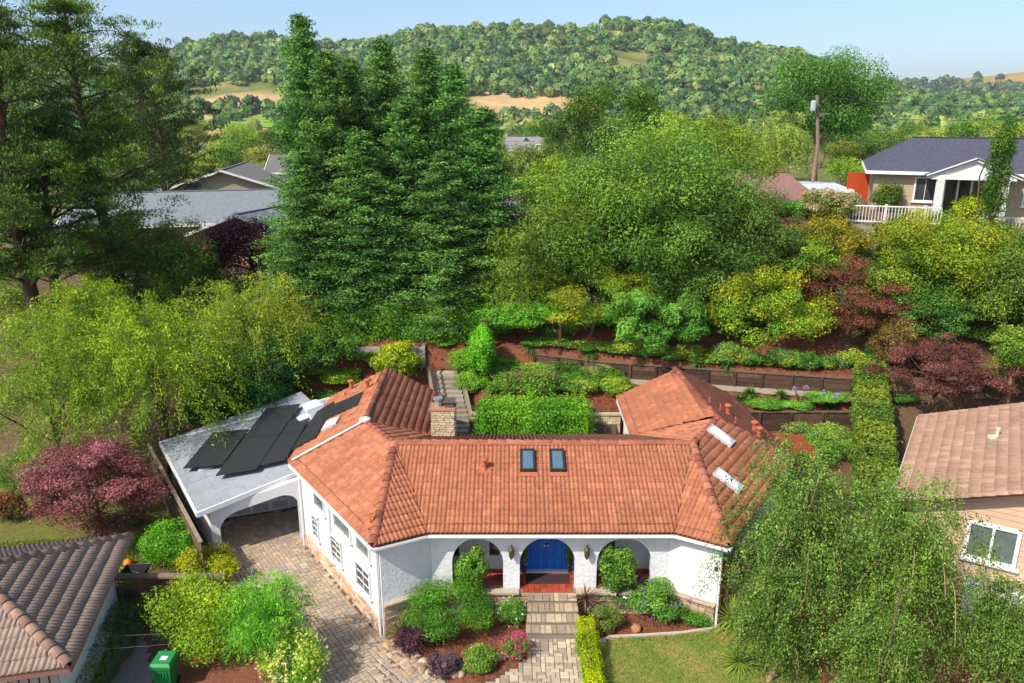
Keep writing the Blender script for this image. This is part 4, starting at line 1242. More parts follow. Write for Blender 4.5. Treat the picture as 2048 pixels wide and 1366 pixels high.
# ------------------------------------------------------------------ paving
def rect_tiling(poly, ang, unit_, rnd):
    """ashlar pattern of 1x1, 2x1, 1x2 and 2x2 blocks on a rotated grid inside poly: yields cx, cy, lx, ly"""
    ca, sa = math.cos(ang), math.sin(ang)
    loc = [(p[0]*ca + p[1]*sa, -p[0]*sa + p[1]*ca) for p in poly]
    x0, x1 = min(p[0] for p in loc), max(p[0] for p in loc); y0, y1 = min(p[1] for p in loc), max(p[1] for p in loc)
    nx, ny = int((x1 - x0) / unit_) + 1, int((y1 - y0) / unit_) + 1
    used = [[False] * ny for _ in range(nx)]
    for j in range(ny):
        for i in range(nx):
            if used[i][j]: continue
            a, b = rnd.choice(((1, 1), (2, 1), (2, 1), (1, 2), (2, 2)))
            while a > 1 and (i + a > nx or any(used[i+k][j] for k in range(a))): a -= 1
            if j + b > ny: b = 1
            for k in range(a):
                for l in range(b): used[i+k][j+l] = True
            lx, ly = x0 + (i + a/2) * unit_, y0 + (j + b/2) * unit_
            cx, cy = lx*ca - ly*sa, lx*sa + ly*ca
            if inpoly(cx, cy, poly): yield cx, cy, a * unit_, b * unit_
def pave(parent, poly, ang, unit_, cols, dz, seed, cap=300, near=None, th=.05):
    rnd = random.Random(seed); pal = [pick(cols, rnd, .1) for _ in range(6)]; vfs = {}
    L = list(rect_tiling(poly, ang, unit_, rnd))
    vis = lambda q: 0 <= pix(q[0], q[1], g1(q[0], q[1]))[1] <= 1366
    L.sort(key=lambda q: (not vis(q), q[1] if near is None else near(q)))
    pc = Pieces('paver', M['paver'], parent, cap)
    ax, ay = Vector((math.cos(ang), math.sin(ang), 0)), Vector((-math.sin(ang), math.cos(ang), 0))
    for cx, cy, lx, ly in L:
        k = (round(lx, 2), round(ly, 2))
        if k not in vfs: vfs[k] = chbox(lx - .016, ly - .016, th, .012, .003, rnd)
        pc.add(k, vfs[k], rnd.choice(pal), frame(ax, ay, Vector((0, 0, 1)), (cx, cy, g1(cx, cy) + dz + rnd.uniform(-.006, .006))))
    pc.done('small_pavers')
PAV = [lin('b5a28b'), lin('ab9984'), lin('bba78f'), lin('a49584'), lin('b89f84')]
DRV = [(-12.9, 29.75), (-9.0, 31.2), (-8.4, 28.4), (-8.3, 27.95), (-4.3, 22.15), (-4.1, 21.9), (-2.3, 20.0), (-1.2, 17.5), (-0.8, 14), (-8, 14), (-7.4, 20), (-8.2, 22.5), (-11.9, 26.9)]
drive = drape('driveway', DRV, .35, .035, M['joint']); tag(drive, 'tan ashlar-paved driveway running into the carport', 'driveway', kind='structure')
pave(drive, DRV, math.atan2(dW.y, dW.x), .15, PAV, .015, 3)
WLK = [(.5, 21.55), (2.14, 21.55), (2.08, 19.2), (1.9, 16), (-2.6, 15.5), (-.75, 19.45), (.5, 20.45)]
walk = drape('walkway', WLK, .2, .02, M['joint']); tag(walk, 'stone walkway leading from the front steps', 'path', kind='structure')
pave(walk, WLK, 0.0, .14, [lin('b9a78e'), lin('a8967e'), lin('c4b39a'), lin('9b8c78')], .0, 7)
_px = [-1.5, 2.4, 6, 10, 14, 17.5]; PTH = [(x, float(path_y(x)) - .5) for x in _px] + [(x, float(path_y(x)) + .42) for x in _px[::-1]]
gpath = drape('garden_path', PTH, .12, .03, mat('gravel', lin('a59880'), .95, .25, 14, .02, 40)); tag(gpath, 'pale gravel path along the upper terrace', 'path', kind='structure')
SIDE = [(-13.9, 23.1), (-12.9, 23.2), (-10.7, 19.6), (-10.6, 16), (-12.2, 16), (-12.2, 19.2)]
tag(drape('side_path', SIDE, .2, .03, mat('pebble_path', lin('8d8178'), .95, .55, 22, .02, 50)), 'speckled pebble path beside the tan-roofed house', 'path', kind='structure')
CRT = [(-3.3, 30.3), (5.1, 30.3), (5.1, 36.2), (-3.3, 36.2)]
crt = drape('courtyard', CRT, .5, .02, M['joint']); tag(crt, 'paved courtyard between the two rear wings', 'courtyard', kind='structure')
LWN = [(2.72, 21.35), (3.2, 21.65), (4.3, 21.72), (5.6, 21.85), (7.0, 22.2), (9.5, 21.5), (9.0, 17), (2.62, 17), (2.62, 20)]
lawn = drape('lawn', LWN, .2, .02, M['grass'], None, lin('7a8a3c')); tag(lawn, 'patchy green and straw-coloured front lawn', 'lawn', kind='structure')
rg = np.random.default_rng(5)
def grass(parent_name, label, poly, n, h, cols, seed, dz=.02, wid=.012):
    r = np.random.default_rng(seed)
    x0, x1 = min(p[0] for p in poly), max(p[0] for p in poly); y0, y1 = min(p[1] for p in poly), max(p[1] for p in poly)
    P = np.stack([r.uniform(x0, x1, n), r.uniform(y0, y1, n)], 1)
    P = P[[inpoly(a, b, poly) for a, b in P]]; n = len(P)
    z = gz(P[:, 0], P[:, 1]) + dz
    a = r.uniform(0, 6.28, n); hh = h * r.uniform(.5, 1.3, n); lean = r.normal(size=(n, 2)) * .6 * hh[:, None]
    dx, dy = np.cos(a) * wid, np.sin(a) * wid
    V = np.stack([np.stack([P[:, 0] - dx, P[:, 1] - dy, z], 1), np.stack([P[:, 0] + dx, P[:, 1] + dy, z], 1), np.stack([P[:, 0] + lean[:, 0], P[:, 1] + lean[:, 1], z + hh], 1)], 1).reshape(-1, 3)
    w = np.clip(.42 + 1.3 * hill_noise(P[:, 0], P[:, 1], 1.9, seed) + r.normal(size=n) * .15, 0, 1)[:, None]
    C = np.array(cols[0]) * (1 - w) + np.array(cols[1]) * w
    C = np.repeat(C * r.uniform(.75, 1.25, (n, 1)), 3, 0)
    return tag(link(parent_name, npmesh(parent_name, V, np.arange(n * 3).reshape(-1, 3), M['leaf'], C)), label, 'grass', kind='stuff')
grass('lawn_grass', 'short mown grass blades of the front lawn', LWN, 42000, .05, [lin('7f9a38'), lin('a8a258')], 3)
LWN2 = [(-20, 25.5), (-14.2, 25.2), (-13.3, 27.6), (-14, 29), (-21, 28.2)]
grass('side_lawn_grass', 'strip of green lawn under the red maple', LWN2, 26000, .07, [lin('7f9a2e'), lin('93a040')], 4, wid=.02)
# mulch chips
def chips(name, label, x0, x1, y0, y1, n, col, seed, size=.09, test=None):
    r = np.random.default_rng(seed); x, y = r.uniform(x0, x1, n), r.uniform(y0, y1, n)
    k = np.ones(n, bool) if test is None else np.array([test(a, b) for a, b in zip(x, y)]); x, y = x[k], y[k]
    P = np.stack([x, y, gz(x, y) + .025], 1)
    V, F, C = leafcards(P, size, size * .35, colmix(r, len(P), col, None, None, .35, .12), r, None, 1.6)
    return tag(link(name, npmesh(name, V, F, M['bark'], C * 2.0), None), label, 'mulch', kind='stuff')
BED = [(-4.25, 22.1), (.5, 22.9), (.5, 20.5), (-.7, 19.5), (-2.1, 20.0), (-3.9, 21.6)]
chips('front_mulch', 'red-brown bark chips in the front planting bed', -4.3, 7, 19.4, 22.9, 9000, lin('945a3c'), 2, .07, lambda a, b: inpoly(a, b, BED) or (2.7 < a < 6.9 and b > 21.45))
chips('garden_mulch', 'red-brown bark chips over the rear terraces', -12, 18, 35.3, 45, 26000, lin('9c5a3c'), 6, .12, lambda a, b: not inpoly(a, b, PTH))
# lawn kerb
kb = MB(); kb.cc = lin('bdb09a')
pts = [gp(x, y, .03) for x, y in ((2.7, 21.3), (3.2, 21.62), (4.3, 21.70), (5.6, 21.83), (6.9, 22.12))]
for a, b in zip(pts[:-1], pts[1:]): kb.bar(a, b, .10, .10)
tag(kb.build('lawn_edging', M['brick']), 'pale concrete edging curving between lawn and bed', 'kerb')
# rocks edging the front bed
re = thing('rock_edging', 'row of rounded tan rocks edging the front bed', 'rock border', (-1.8, 20, -1))
rr = random.Random(8)
line = [at_z(u, v, -1.15) for u, v in ((778, 1283), (795, 1305), (815, 1328), (840, 1350), (870, 1362), (900, 1358), (935, 1352), (970, 1345), (1005, 1330), (1035, 1318), (1052, 1300))]
for i in range(len(line) - 1):
    for k in range(7):
        p = line[i].lerp(line[i+1], rr.random()); x, y = p.x + rr.gauss(0, .13), p.y + rr.gauss(0, .13); s = rr.uniform(.07, .15)
        bm = bmesh.new(); bmesh.ops.create_icosphere(bm, subdivisions=2, radius=1)
        sd_ = rr.randint(0, 9999)
        ph = [rr.uniform(0, 6) for _ in range(4)]
        for v in bm.verts:
            c = v.co; f = 1 + .16 * math.sin(c.x * 2.5 + ph[0]) + .13 * math.sin(c.y * 3.1 + ph[1]) + .1 * math.sin(c.z * 4 + ph[2]); v.co = Vector((c.x * f * s * 1.2, c.y * f * s, c.z * f * s * .8))
        me = bpy.data.meshes.new('rock'); bm.to_mesh(me); bm.free(); me.materials.append(M['rock'])
        at = me.attributes.new('Col', 'FLOAT_COLOR', 'POINT'); cc = pick([lin('b08d6c'), lin('9c7c60'), lin('c2a488'), lin('8d7460')], rr)
        for d_ in at.data: d_.color = (*cc, 1)
        me.polygons.foreach_set('use_smooth', [True] * len(me.polygons))
        link('rock', me, re, (x, y, g1(x, y) + s * .35), (0, 0, rr.uniform(0, 6)))
# ------------------------------------------------------------------ rear terraces
TIM = [lin('5b4334'), lin('4e392d'), lin('654b3a'), lin('453329')]
def timber_wall(name, label, pts, h, planks=3, post=1.5, seed=1, dz=0.0, zf=None):
    rnd = random.Random(seed); p0 = Vector((*pts[0], 0)); t = thing(name, label, 'retaining wall', (pts[0][0], pts[0][1], zf if zf is not None else g1(*pts[0])))
    for a, b in zip(pts[:-1], pts[1:]):
        L = math.hypot(b[0] - a[0], b[1] - a[1]); n = max(1, round(L / post))
        for i in range(n):
            q0 = Vector((a[0] + (b[0] - a[0]) * i / n, a[1] + (b[1] - a[1]) * i / n, 0)); q1 = Vector((a[0] + (b[0] - a[0]) * (i + 1) / n, a[1] + (b[1] - a[1]) * (i + 1) / n, 0))
            zb = (zf if zf is not None else g1(q0.x, q0.y - .15)) + dz
            for k in range(planks):
                m = MB(); m.cc = pick(TIM, rnd); z = zb + h * (k + .5) / planks
                m.bar(q0 + Vector((0, 0, z)), q1 + Vector((0, 0, z)), .06, h / planks - .015); m.build('plank', M['wood'], t)
            m = MB(); m.cc = pick(TIM, rnd); m.box(q0.x - .06, q0.x + .06, q0.y - .13, q0.y - .032, zb - .2, zb + h + .05); m.build('post', M['wood'], t)
        m = MB(); m.cc = pick([lin('6f5a48')], rnd); zb = (zf if zf is not None else g1(a[0], a[1] - .15)) + dz
        zb2 = (zf if zf is not None else g1(b[0], b[1] - .15)) + dz
        m.bar(Vector((a[0], a[1] + .03, zb + h + .05)), Vector((b[0], b[1] + .03, zb2 + h + .05)), .22, .05); m.build('cap_board', M['wood'], t)
    return t
yp_ = lambda x: float(path_y(x)) + .40
timber_wall('timber_wall', 'long dark timber retaining wall behind the gravel path', [(1.2, yp_(1.2)), (5, yp_(5)), (9, yp_(9)), (13, yp_(13)), (17.3, yp_(17.3))], .80, seed=2)
timber_wall('timber_wall', 'lower dark timber retaining wall right of the house', [(9.2, 36.22), (17.0, 36.22)], .95, 3, seed=3, zf=.25)
timber_wall('timber_wall', 'short dark timber wall beside the top of the garden stairs', [(-1.9, 39.6), (1.2, 39.3)], .4, 2, seed=4, zf=1.75)
blk = thing('block_wall', 'tan split-face block retaining wall at the courtyard end', 'retaining wall', (4, 36.2, 0))
bw_ = MB(); bw_.box(-2.0, 5.45, 36.14, 36.36, -.1, 1.12); core = bw_.build('core', M['mortar'], blk)
brick_wall(blk, (-2.0, 36.13, 0.0), (1, 0, 0), (0, -1, 0), 7.4, 1.1, .42, .157, [lin('c9b48c'), lin('b8a27c'), lin('d2c09c')], .06, 'block', cap=130, seed=12)
cb = MB(); cb.cc = lin('bfae90'); cb.box(-2.05, 5.5, 36.02, 36.42, 1.12, 1.2); cb.build('cap', M['brick'], blk)
# concrete steps up the left of the courtyard
gs = thing('garden_stairs', 'weathered concrete steps climbing behind the chimney', 'steps', (-3.0, 36.9, 0))
for k in range(13):
    z1 = .16 * (k + 1); y = 36.3 + k * .285; x = -2.75 - k * .075
    m = MB(); m.cc = pick([lin('9c9280'), lin('8c8270'), lin('a89c88')]); m.box(x - .72, x + .72, y, y + .46, z1 - .34, z1); m.build('step', M['brick'], gs)
for sx in (-.86, .86):
    m = MB(); m.cc = lin('8d806c'); m.bar((-2.75 + sx, 36.2, .12), (-3.65 + sx, 39.9, 2.25), .16, .4); m.build('side_kerb', M['brick'], gs)
m = MB(); m.cc = lin('4a3a30')
hr = [Vector((-3.62, 36.3, 0.2)), Vector((-4.0, 38.0, 1.1)), Vector((-4.45, 39.9, 2.1))]
for p in hr: m.bar(p, p + Vector((0, 0, .95)), .08, .08, (1, 0, 0))
m.bar(hr[0] + Vector((0, 0, .95)), hr[2] + Vector((0, 0, .95)), .07, .09); m.bar(hr[0] + Vector((0, 0, .5)), hr[2] + Vector((0, 0, .5)), .05, .07)
tag(m.build('stair_railing', M['wood']), 'dark timber handrail left of the concrete garden steps', 'railing')
m = MB(); m.cc = lin('54483e')
for i in range(9): m.box(-2.1 + i * .13, -2.0 + i * .13, 36.0, 36.03, 0, .95)
m.box(-2.15, -.9, 36.03, 36.07, .2, .28); m.box(-2.15, -.9, 36.031, 36.071, .7, .78)
tag(m.build('low_gate', M['wood']), 'low dark wooden gate at the foot of the garden steps', 'gate')
# raised concrete planter
pl = thing('raised_planter', 'grey concrete raised planter on the upper left terrace', 'planter', (-5.7, 41.3, 2.4))
p0, p1 = at_y(706, 700, 41.2), at_y(852, 700, 41.2); zb = 2.1
for (x0, x1, y0, y1) in ((p0.x, p1.x, 40.6, 40.8), (p0.x, p1.x, 42.3, 42.5), (p0.x, p0.x + .2, 40.805, 42.295), (p1.x - .2, p1.x, 40.805, 42.295)):
    m = MB(); m.cc = pick([lin('a39c90')]); m.box(x0, x1, y0, y1, zb, zb + 1.15); m.build('side', M['brick'], pl)
m = MB(); m.cc = lin('7c7466'); m.box(p0.x + .2, p1.x - .2, 40.8, 42.3, zb, zb + .95); m.build('soil', M['ground'], pl)
# vine pergola
pg = thing('pergola', 'dark timber pergola under the bright green vine', 'pergola', (0.6, 41.4, 2.4))
for x, y in ((-1.3, 40.9), (2.6, 40.9), (-1.3, 42.6), (2.6, 42.6)):
    m = MB(); m.cc = lin('5a3c2c'); zg = g1(x, y); m.box(x - .07, x + .07, y - .07, y + .07, zg - .2, 4.55); m.build('post', M['wood'], pg)
for y in (40.9, 42.6):
    m = MB(); m.cc = lin('5a3c2c'); m.box(-1.7, 3.0, y - .05, y + .05, 4.56, 4.72); m.build('beam', M['wood'], pg)
for i in range(8):
    m = MB(); m.cc = lin('65452f'); x = -1.5 + i * .62; m.box(x - .03, x + .03, 40.5, 43.0, 4.725, 4.82); m.build('rafter', M['wood'], pg)
# wooden steps with orange rail on the right
ws = thing('wooden_steps', 'dark wooden garden steps with orange side rail by the hedge', 'steps', (16.4, 35, .4))
q0, q1 = at_z(1705, 850, .5), at_z(1722, 798, 1.75)
for k in range(6):
    t = k / 5; p = q0.lerp(q1, t); m = MB(); m.cc = pick(TIM); m.box(p.x - .1, p.x + .95, p.y, p.y + .33, p.z - .2, p.z); m.build('step', M['wood'], ws)
m = MB(); m.cc = lin('c8752f'); m.bar(q0 + Vector((1.1, -1.0, .3)), q1 + Vector((1.1, .3, .5)), .10, .22); m.build('rail', M['wood'], ws)
m = MB(); m.cc = lin('5a4030'); m.bar(q0 + Vector((-.15, -.2, .2)), q1 + Vector((-.15, .3, .2)), .10, .3); m.build('stringer', M['wood'], ws)
# red arbour roof by the right wing
ab = thing('red_arbour', 'red-stained slatted arbour beside the right wing', 'arbour', (11.9, 31.5, .3))
c0 = at_z(1570, 888, 2.0)
for i in range(9):
    m = MB(); m.cc = lin('a3502f'); m.bar(c0 + Vector((-.75, -.9 + i * .22, .0)), c0 + Vector((1.0, -.9 + i * .22, .0)), .06, .1); m.build('slat', M['wood'], ab)
for dx in (-.6, .85):
    m = MB(); m.cc = lin('8f4529'); m.bar(c0 + Vector((dx, -1.0, -.1)), c0 + Vector((dx, 1.0, -.1)), .08, .12); m.build('beam', M['wood'], ab)
    for dy in (-.9, .9):
        m = MB(); m.cc = lin('8f4529'); p = c0 + Vector((dx, dy, 0)); m.box(p.x - .06, p.x + .06, p.y - .06, p.y + .06, g1(p.x, p.y) - .1, p.z - .17); m.build('post', M['wood'], ab)
# side gate arbour right of the facade
ga = thing('side_gate', 'brown timber gate frame at the right end of the facade', 'gate', (7.3, 22.4, -.8))
for x in (6.95, 7.9):
    m = MB(); m.cc = lin('6a3f2c'); m.box(x - .07, x + .07, 22.3, 22.44, -.9, 1.25); m.build('post', M['wood'], ga)
for y in (22.24, 22.46):
    m = MB(); m.cc = lin('6a3f2c'); m.box(6.6, 8.3, y - .03, y + .03, 1.26, 1.4); m.build('beam', M['wood'], ga)
m = MB(); m.cc = lin('4f3a30'); m.box(7.03, 7.82, 22.34, 22.38, -.8, .7); m.build('door', M['wood'], ga)

# fence beside the carport and lattice gate
fn = thing('plank_fence', 'weathered brown plank fence along the left of the carport', 'fence', (-13.8, 29, -1.3))
fa, fb2 = Vector((-11.35, 25.2, 0)), Vector((-16.9, 33.4, 0)); dF = (fb2 - fa).normalized(); nFe = Vector((-dF.y, dF.x, 0)); LF = (fb2 - fa).length
rnd = random.Random(5); k = 0; FENC = [lin('6d5848'), lin('5d4a3d'), lin('7d6857'), lin('524136')]
while k * .15 < LF:
    p = fa + dF * (k * .15 + .07); zg = g1(p.x, p.y); m = MB(); m.cc = pick(FENC, rnd)
    m.obox(p + Vector((0, 0, zg + .88)), dF, nFe, Vector((0, 0, 1)), .07, .012, .90 + rnd.uniform(-.01, .01)); m.build('plank', M['wood'], fn); k += 1
for z in (.35, 1.45):
    m = MB(); m.cc = lin('6a5646'); m.bar(fa + nFe * .04 + Vector((0, 0, g1(fa.x, fa.y) + z)), fb2 + nFe * .04 + Vector((0, 0, g1(fb2.x, fb2.y) + z)), .05, .09); m.build('rail', M['wood'], fn)
m = MB(); m.cc = lin('93806a'); m.bar(fa + Vector((0, 0, g1(fa.x, fa.y) + 1.82)), fb2 + Vector((0, 0, g1(fb2.x, fb2.y) + 1.82)), .14, .045); m.build('cap_board', M['wood'], fn)
lgx0, lgx1, lgy, lgz = -14.0, -10.2, 23.5, -1.3
gt = thing('lattice_gate', 'brown wooden gate with lattice top between house and shrubs', 'gate', (-12.1, lgy, lgz))
for x in (-14.0, -12.85, -11.75, -10.3):
    m = MB(); m.cc = lin('8a5a3c'); m.box(x - .07, x + .07, lgy - .07, lgy + .07, lgz - .1, lgz + 1.5); m.build('post', M['wood'], gt)
m = MB(); m.cc = lin('85705c'); m.box(-14.2, -9.9, lgy - .12, lgy + .12, lgz + 1.5, lgz + 1.58); m.build('cap_board', M['wood'], gt)
for x0, x1 in ((-13.93, -12.92), (-12.78, -11.82), (-11.68, -10.37)):
    k = 0
    while x0 + k * .14 < x1 - .05:
        m = MB(); m.cc = pick(FENC, rnd); m.box(x0 + k * .14 + .005, min(x0 + k * .14 + .135, x1), lgy - .015, lgy + .015, lgz + .08, lgz + .98); m.build('plank', M['wood'], gt); k += 1
    for z in (1.03, 1.44):
        m = MB(); m.cc = lin('6d5241'); m.box(x0, x1, lgy - .035, lgy + .035, lgz + z - .04, lgz + z + .04); m.build('rail', M['wood'], gt)
    lt = MB(); lt.cc = lin('7d5f4a'); n = int((x1 - x0) / .11)
    for i in range(n + 1):
        x = x0 + i * (x1 - x0) / n; lt.box(x - .016, x + .016, lgy - .012, lgy, lgz + 1.07, lgz + 1.40)
    for z in (1.13, 1.24, 1.35): lt.box(x0, x1, lgy + .002, lgy + .014, lgz + z - .016, lgz + z + .016)
    tag(lt.build('lattice', M['wood'], gt), kind='stuff')

# ------------------------------------------------------------------ neighbouring houses
TAN = [lin('a08878'), lin('9a8272'), lin('a68e7e')]
lh = thing('neighbour_house', 'low house with weathered tan tiled hip roof at bottom left', 'house', (-16, 20.5, -1.3))
q0, q1 = Vector((-13.4, 24.3, 1.3)), Vector((-11.9, 17.65, 1.3)); de = (q0 - q1).normalized(); nin = Vector((-de.y, de.x, 0))
if nin.x > 0: nin = -nin
ap = (q0 + q1) / 2 + nin * 3.45 + Vector((0, 0, 1.28)); far = nin * 9
rbm = MB(); rbm.cc = lin('8d7260')
LPL = [([q1, q0, ap], 150), ([q0, q0 + far, ap + far - nin * 0, ap], 0), ([q1 + far, q1, ap, ap + far], 150)]
for pl_, _ in LPL:
    nn = (pl_[1] - pl_[0]).cross(pl_[2] - pl_[0]); q = pl_ if nn.z > 0 else pl_[::-1]
    rbm.slab([p - Vector((0, 0, .03)) for p in q], .1, Vector((0, 0, 1)))
lroof = rbm.build('roof', M['concrete_tile'], lh)
for k, (pl_, cp_) in enumerate(LPL): roof_plane(lroof, pl_, .30, .35, 2, .05, TAN, M['concrete_tile'], cp_, seed=60 + k, th=.05)
for a, b in ((q0, ap), (q1, ap), (ap, ap + far)): cap_line(lroof, a, b, [lin('a3836e'), lin('8f715e'), lin('b3937c')], M['concrete_tile'], .16, .36, seed=7)
mW = MB(); i0, i1 = q0 + nin * .5 - de * .5, q1 + nin * .5 + de * .5
mW.cc = lin('c9c4bc')
wall_run('wall', Vector((i1.x, i1.y, 0)), Vector((i0.x, i0.y, 0)), -1.6, 1.22, .2, 'stucco_smooth', lh)
j1 = i1 + far
wall_run('wall', Vector((j1.x, j1.y, 0)), Vector((i1.x, i1.y, 0)) + nin * 1.3, -1.6, 1.22, .2, 'stucco_smooth', lh)
for t in (0, .25, .5, .75, 1.0):
    m = MB(); m.cc = lin('b0a595'); c = i1 + nin * (.12 + t * 1.0); m.obox(Vector((c.x, c.y, -.1)), nin, de, Vector((0, 0, 1)), .1, .05, 1.35); m.build('siding_board', M['paint'], lh)
m = MB(); m.cc = lin('8f6a5a'); m.bar(q1 + Vector((0, 0, -.1)) + nin * 9, q1 + Vector((0, 0, -.1)), .06, .2); m.bar(q0 + Vector((0, 0, -.1)), q1 + Vector((0, 0, -.1)) , .06, .2); m.build('fascia', M['paint'], lh)

rh = thing('neighbour_house', 'beige lap-sided house with tan tiled roof at right edge', 'house', (17, 26, -.5))
ea, eb = Vector((13.3, 24.5, 2.6)), Vector((18.2, 32.4, 2.6)); du = (eb - ea).normalized(); dn = Vector((du.y, -du.x, 0)); Ln = (eb - ea).length
rdg = Vector((0, 0, .36 * 6.5)) + dn * 6.5
PINK = [lin('bb937a'), lin('b58d75'), lin('c09980')]
m = MB(); m.cc = lin('8a6652')
m.slab([p - Vector((0, 0, .03)) for p in (eb, ea, ea + rdg, eb + rdg)], .1, Vector((0, 0, 1)))
m.slab([p - Vector((0, 0, .03)) for p in (eb + rdg, ea + rdg, ea + dn * 13, eb + dn * 13)], .1, Vector((0, 0, 1)))
rroof = m.build('roof', M['concrete_tile'], rh)
roof_plane(rroof, [eb, ea, ea + rdg, eb + rdg], .30, .38, 4, .018, PINK, M['concrete_tile'], 300, seed=81, th=.035, seg=2)
roof_plane(rroof, [ea + dn * 13, eb + dn * 13, eb + rdg, ea + rdg], .60, .38, 4, .018, PINK, M['concrete_tile'], 0, seed=82, th=.03, seg=2)
cap_line(rroof, ea + rdg, eb + rdg, PINK, M['concrete_tile'], .14, .36, seed=8)
cap_line(rroof, ea - du * .02 + Vector((0, 0, .0)), ea + rdg - du * .02, PINK, M['concrete_tile'], .11, .38, .0, seed=9, name='rake_tile')
m = MB(); m.bar(ea + Vector((0, 0, -.12)) - dn * .07, eb + Vector((0, 0, -.12)) - dn * .07, .12, .11); m.build('gutter', M['grey_trim'], rh)
wf = ea + du * .55 + dn * .5; wb_ = eb - du * .5 + dn * .5
SD = lin('c8ab8c')
gw = MB(); gw.cc = SD
wd = 12.0
gpts = [wf, wf + dn * wd, wf + dn * wd + Vector((0, 0, 0)), wf + dn * 6 + Vector((0, 0, .36 * 6)), wf]
base_z = -1.2
fw = MB(); fw.cc = lin('a08a72')
P_ = [Vector((wf.x, wf.y, base_z)), Vector((wf.x, wf.y, base_z)) + dn * wd, Vector((wf.x, wf.y, 2.65)) + dn * wd, Vector((wf.x, wf.y, 2.5 + .36 * 6.2)) + dn * 6, Vector((wf.x, wf.y, 2.62))]
fw.slab(P_, .2, -du); fw.build('gable_wall', M['paint'], rh)
k = 0
while base_z + k * .2 < 4.6:
    z = base_z + k * .2; t0 = max(0, (z + .2 - 2.62) / .36); t1 = wd - t0
    if t1 - t0 < .3: break
    m = MB(); m.cc = tuple(c * random.uniform(.95, 1.05) for c in SD)
    a = Vector((wf.x, wf.y, z)) + dn * t0 - du * .012; b = Vector((wf.x, wf.y, z)) + dn * t1 - du * .012
    up = Vector((0, 0, 1))
    m.add([a - du * .022, b - du * .022, b + up * .205, a + up * .205, a, b], [(0, 1, 2, 3), (4, 5, 1, 0)]); m.build('siding_board', M['siding'], rh); k += 1
wall_run('side_wall', Vector((wb_.x, wb_.y, 0)), Vector((wf.x, wf.y, 0)), -1.2, 2.55, .2, 'stucco_smooth', rh)
pw = on_plane(1983, 1087, wf - du * .05, du)
window(rh, (pw.x, pw.y, pw.z), dn, -du, 1.45, 1.30, 2, 1, 'greenglass', .12)
m = MB(); m.obox(pw - du * .06, dn, du, Vector((0, 0, 1)), .04, .03, .62); m.build('window_mullion', M['trim'], rh)
m = MB(); p = on_plane(1985, 1310, wf - du * 1.8, du); m.cc = lin('cfcfcb'); m.obox(Vector((wf.x, wf.y, -.45)) + dn * 4.6 - du * 1.2, dn, du, Vector((0, 0, 1)), 2.6, 1.15, .6); m.build('bay_base', M['paint'], rh)
rv = on_plane(1985, 878, ea, plane_n([ea, eb, ea + rdg])); m = MB(); m.cc = lin('e2d8b8'); m.obox(rv + Vector((0, 0, .08)), (1,0,0), (0,1,0), (0,0,1), .14, .12, .05); m.lathe(rv + Vector((.22, .1, 0)), [(.06, 0), (.05, .35), (.08, .35), (.08, .42)], 8); m.build('vent_pipe', M['paint'], rh)

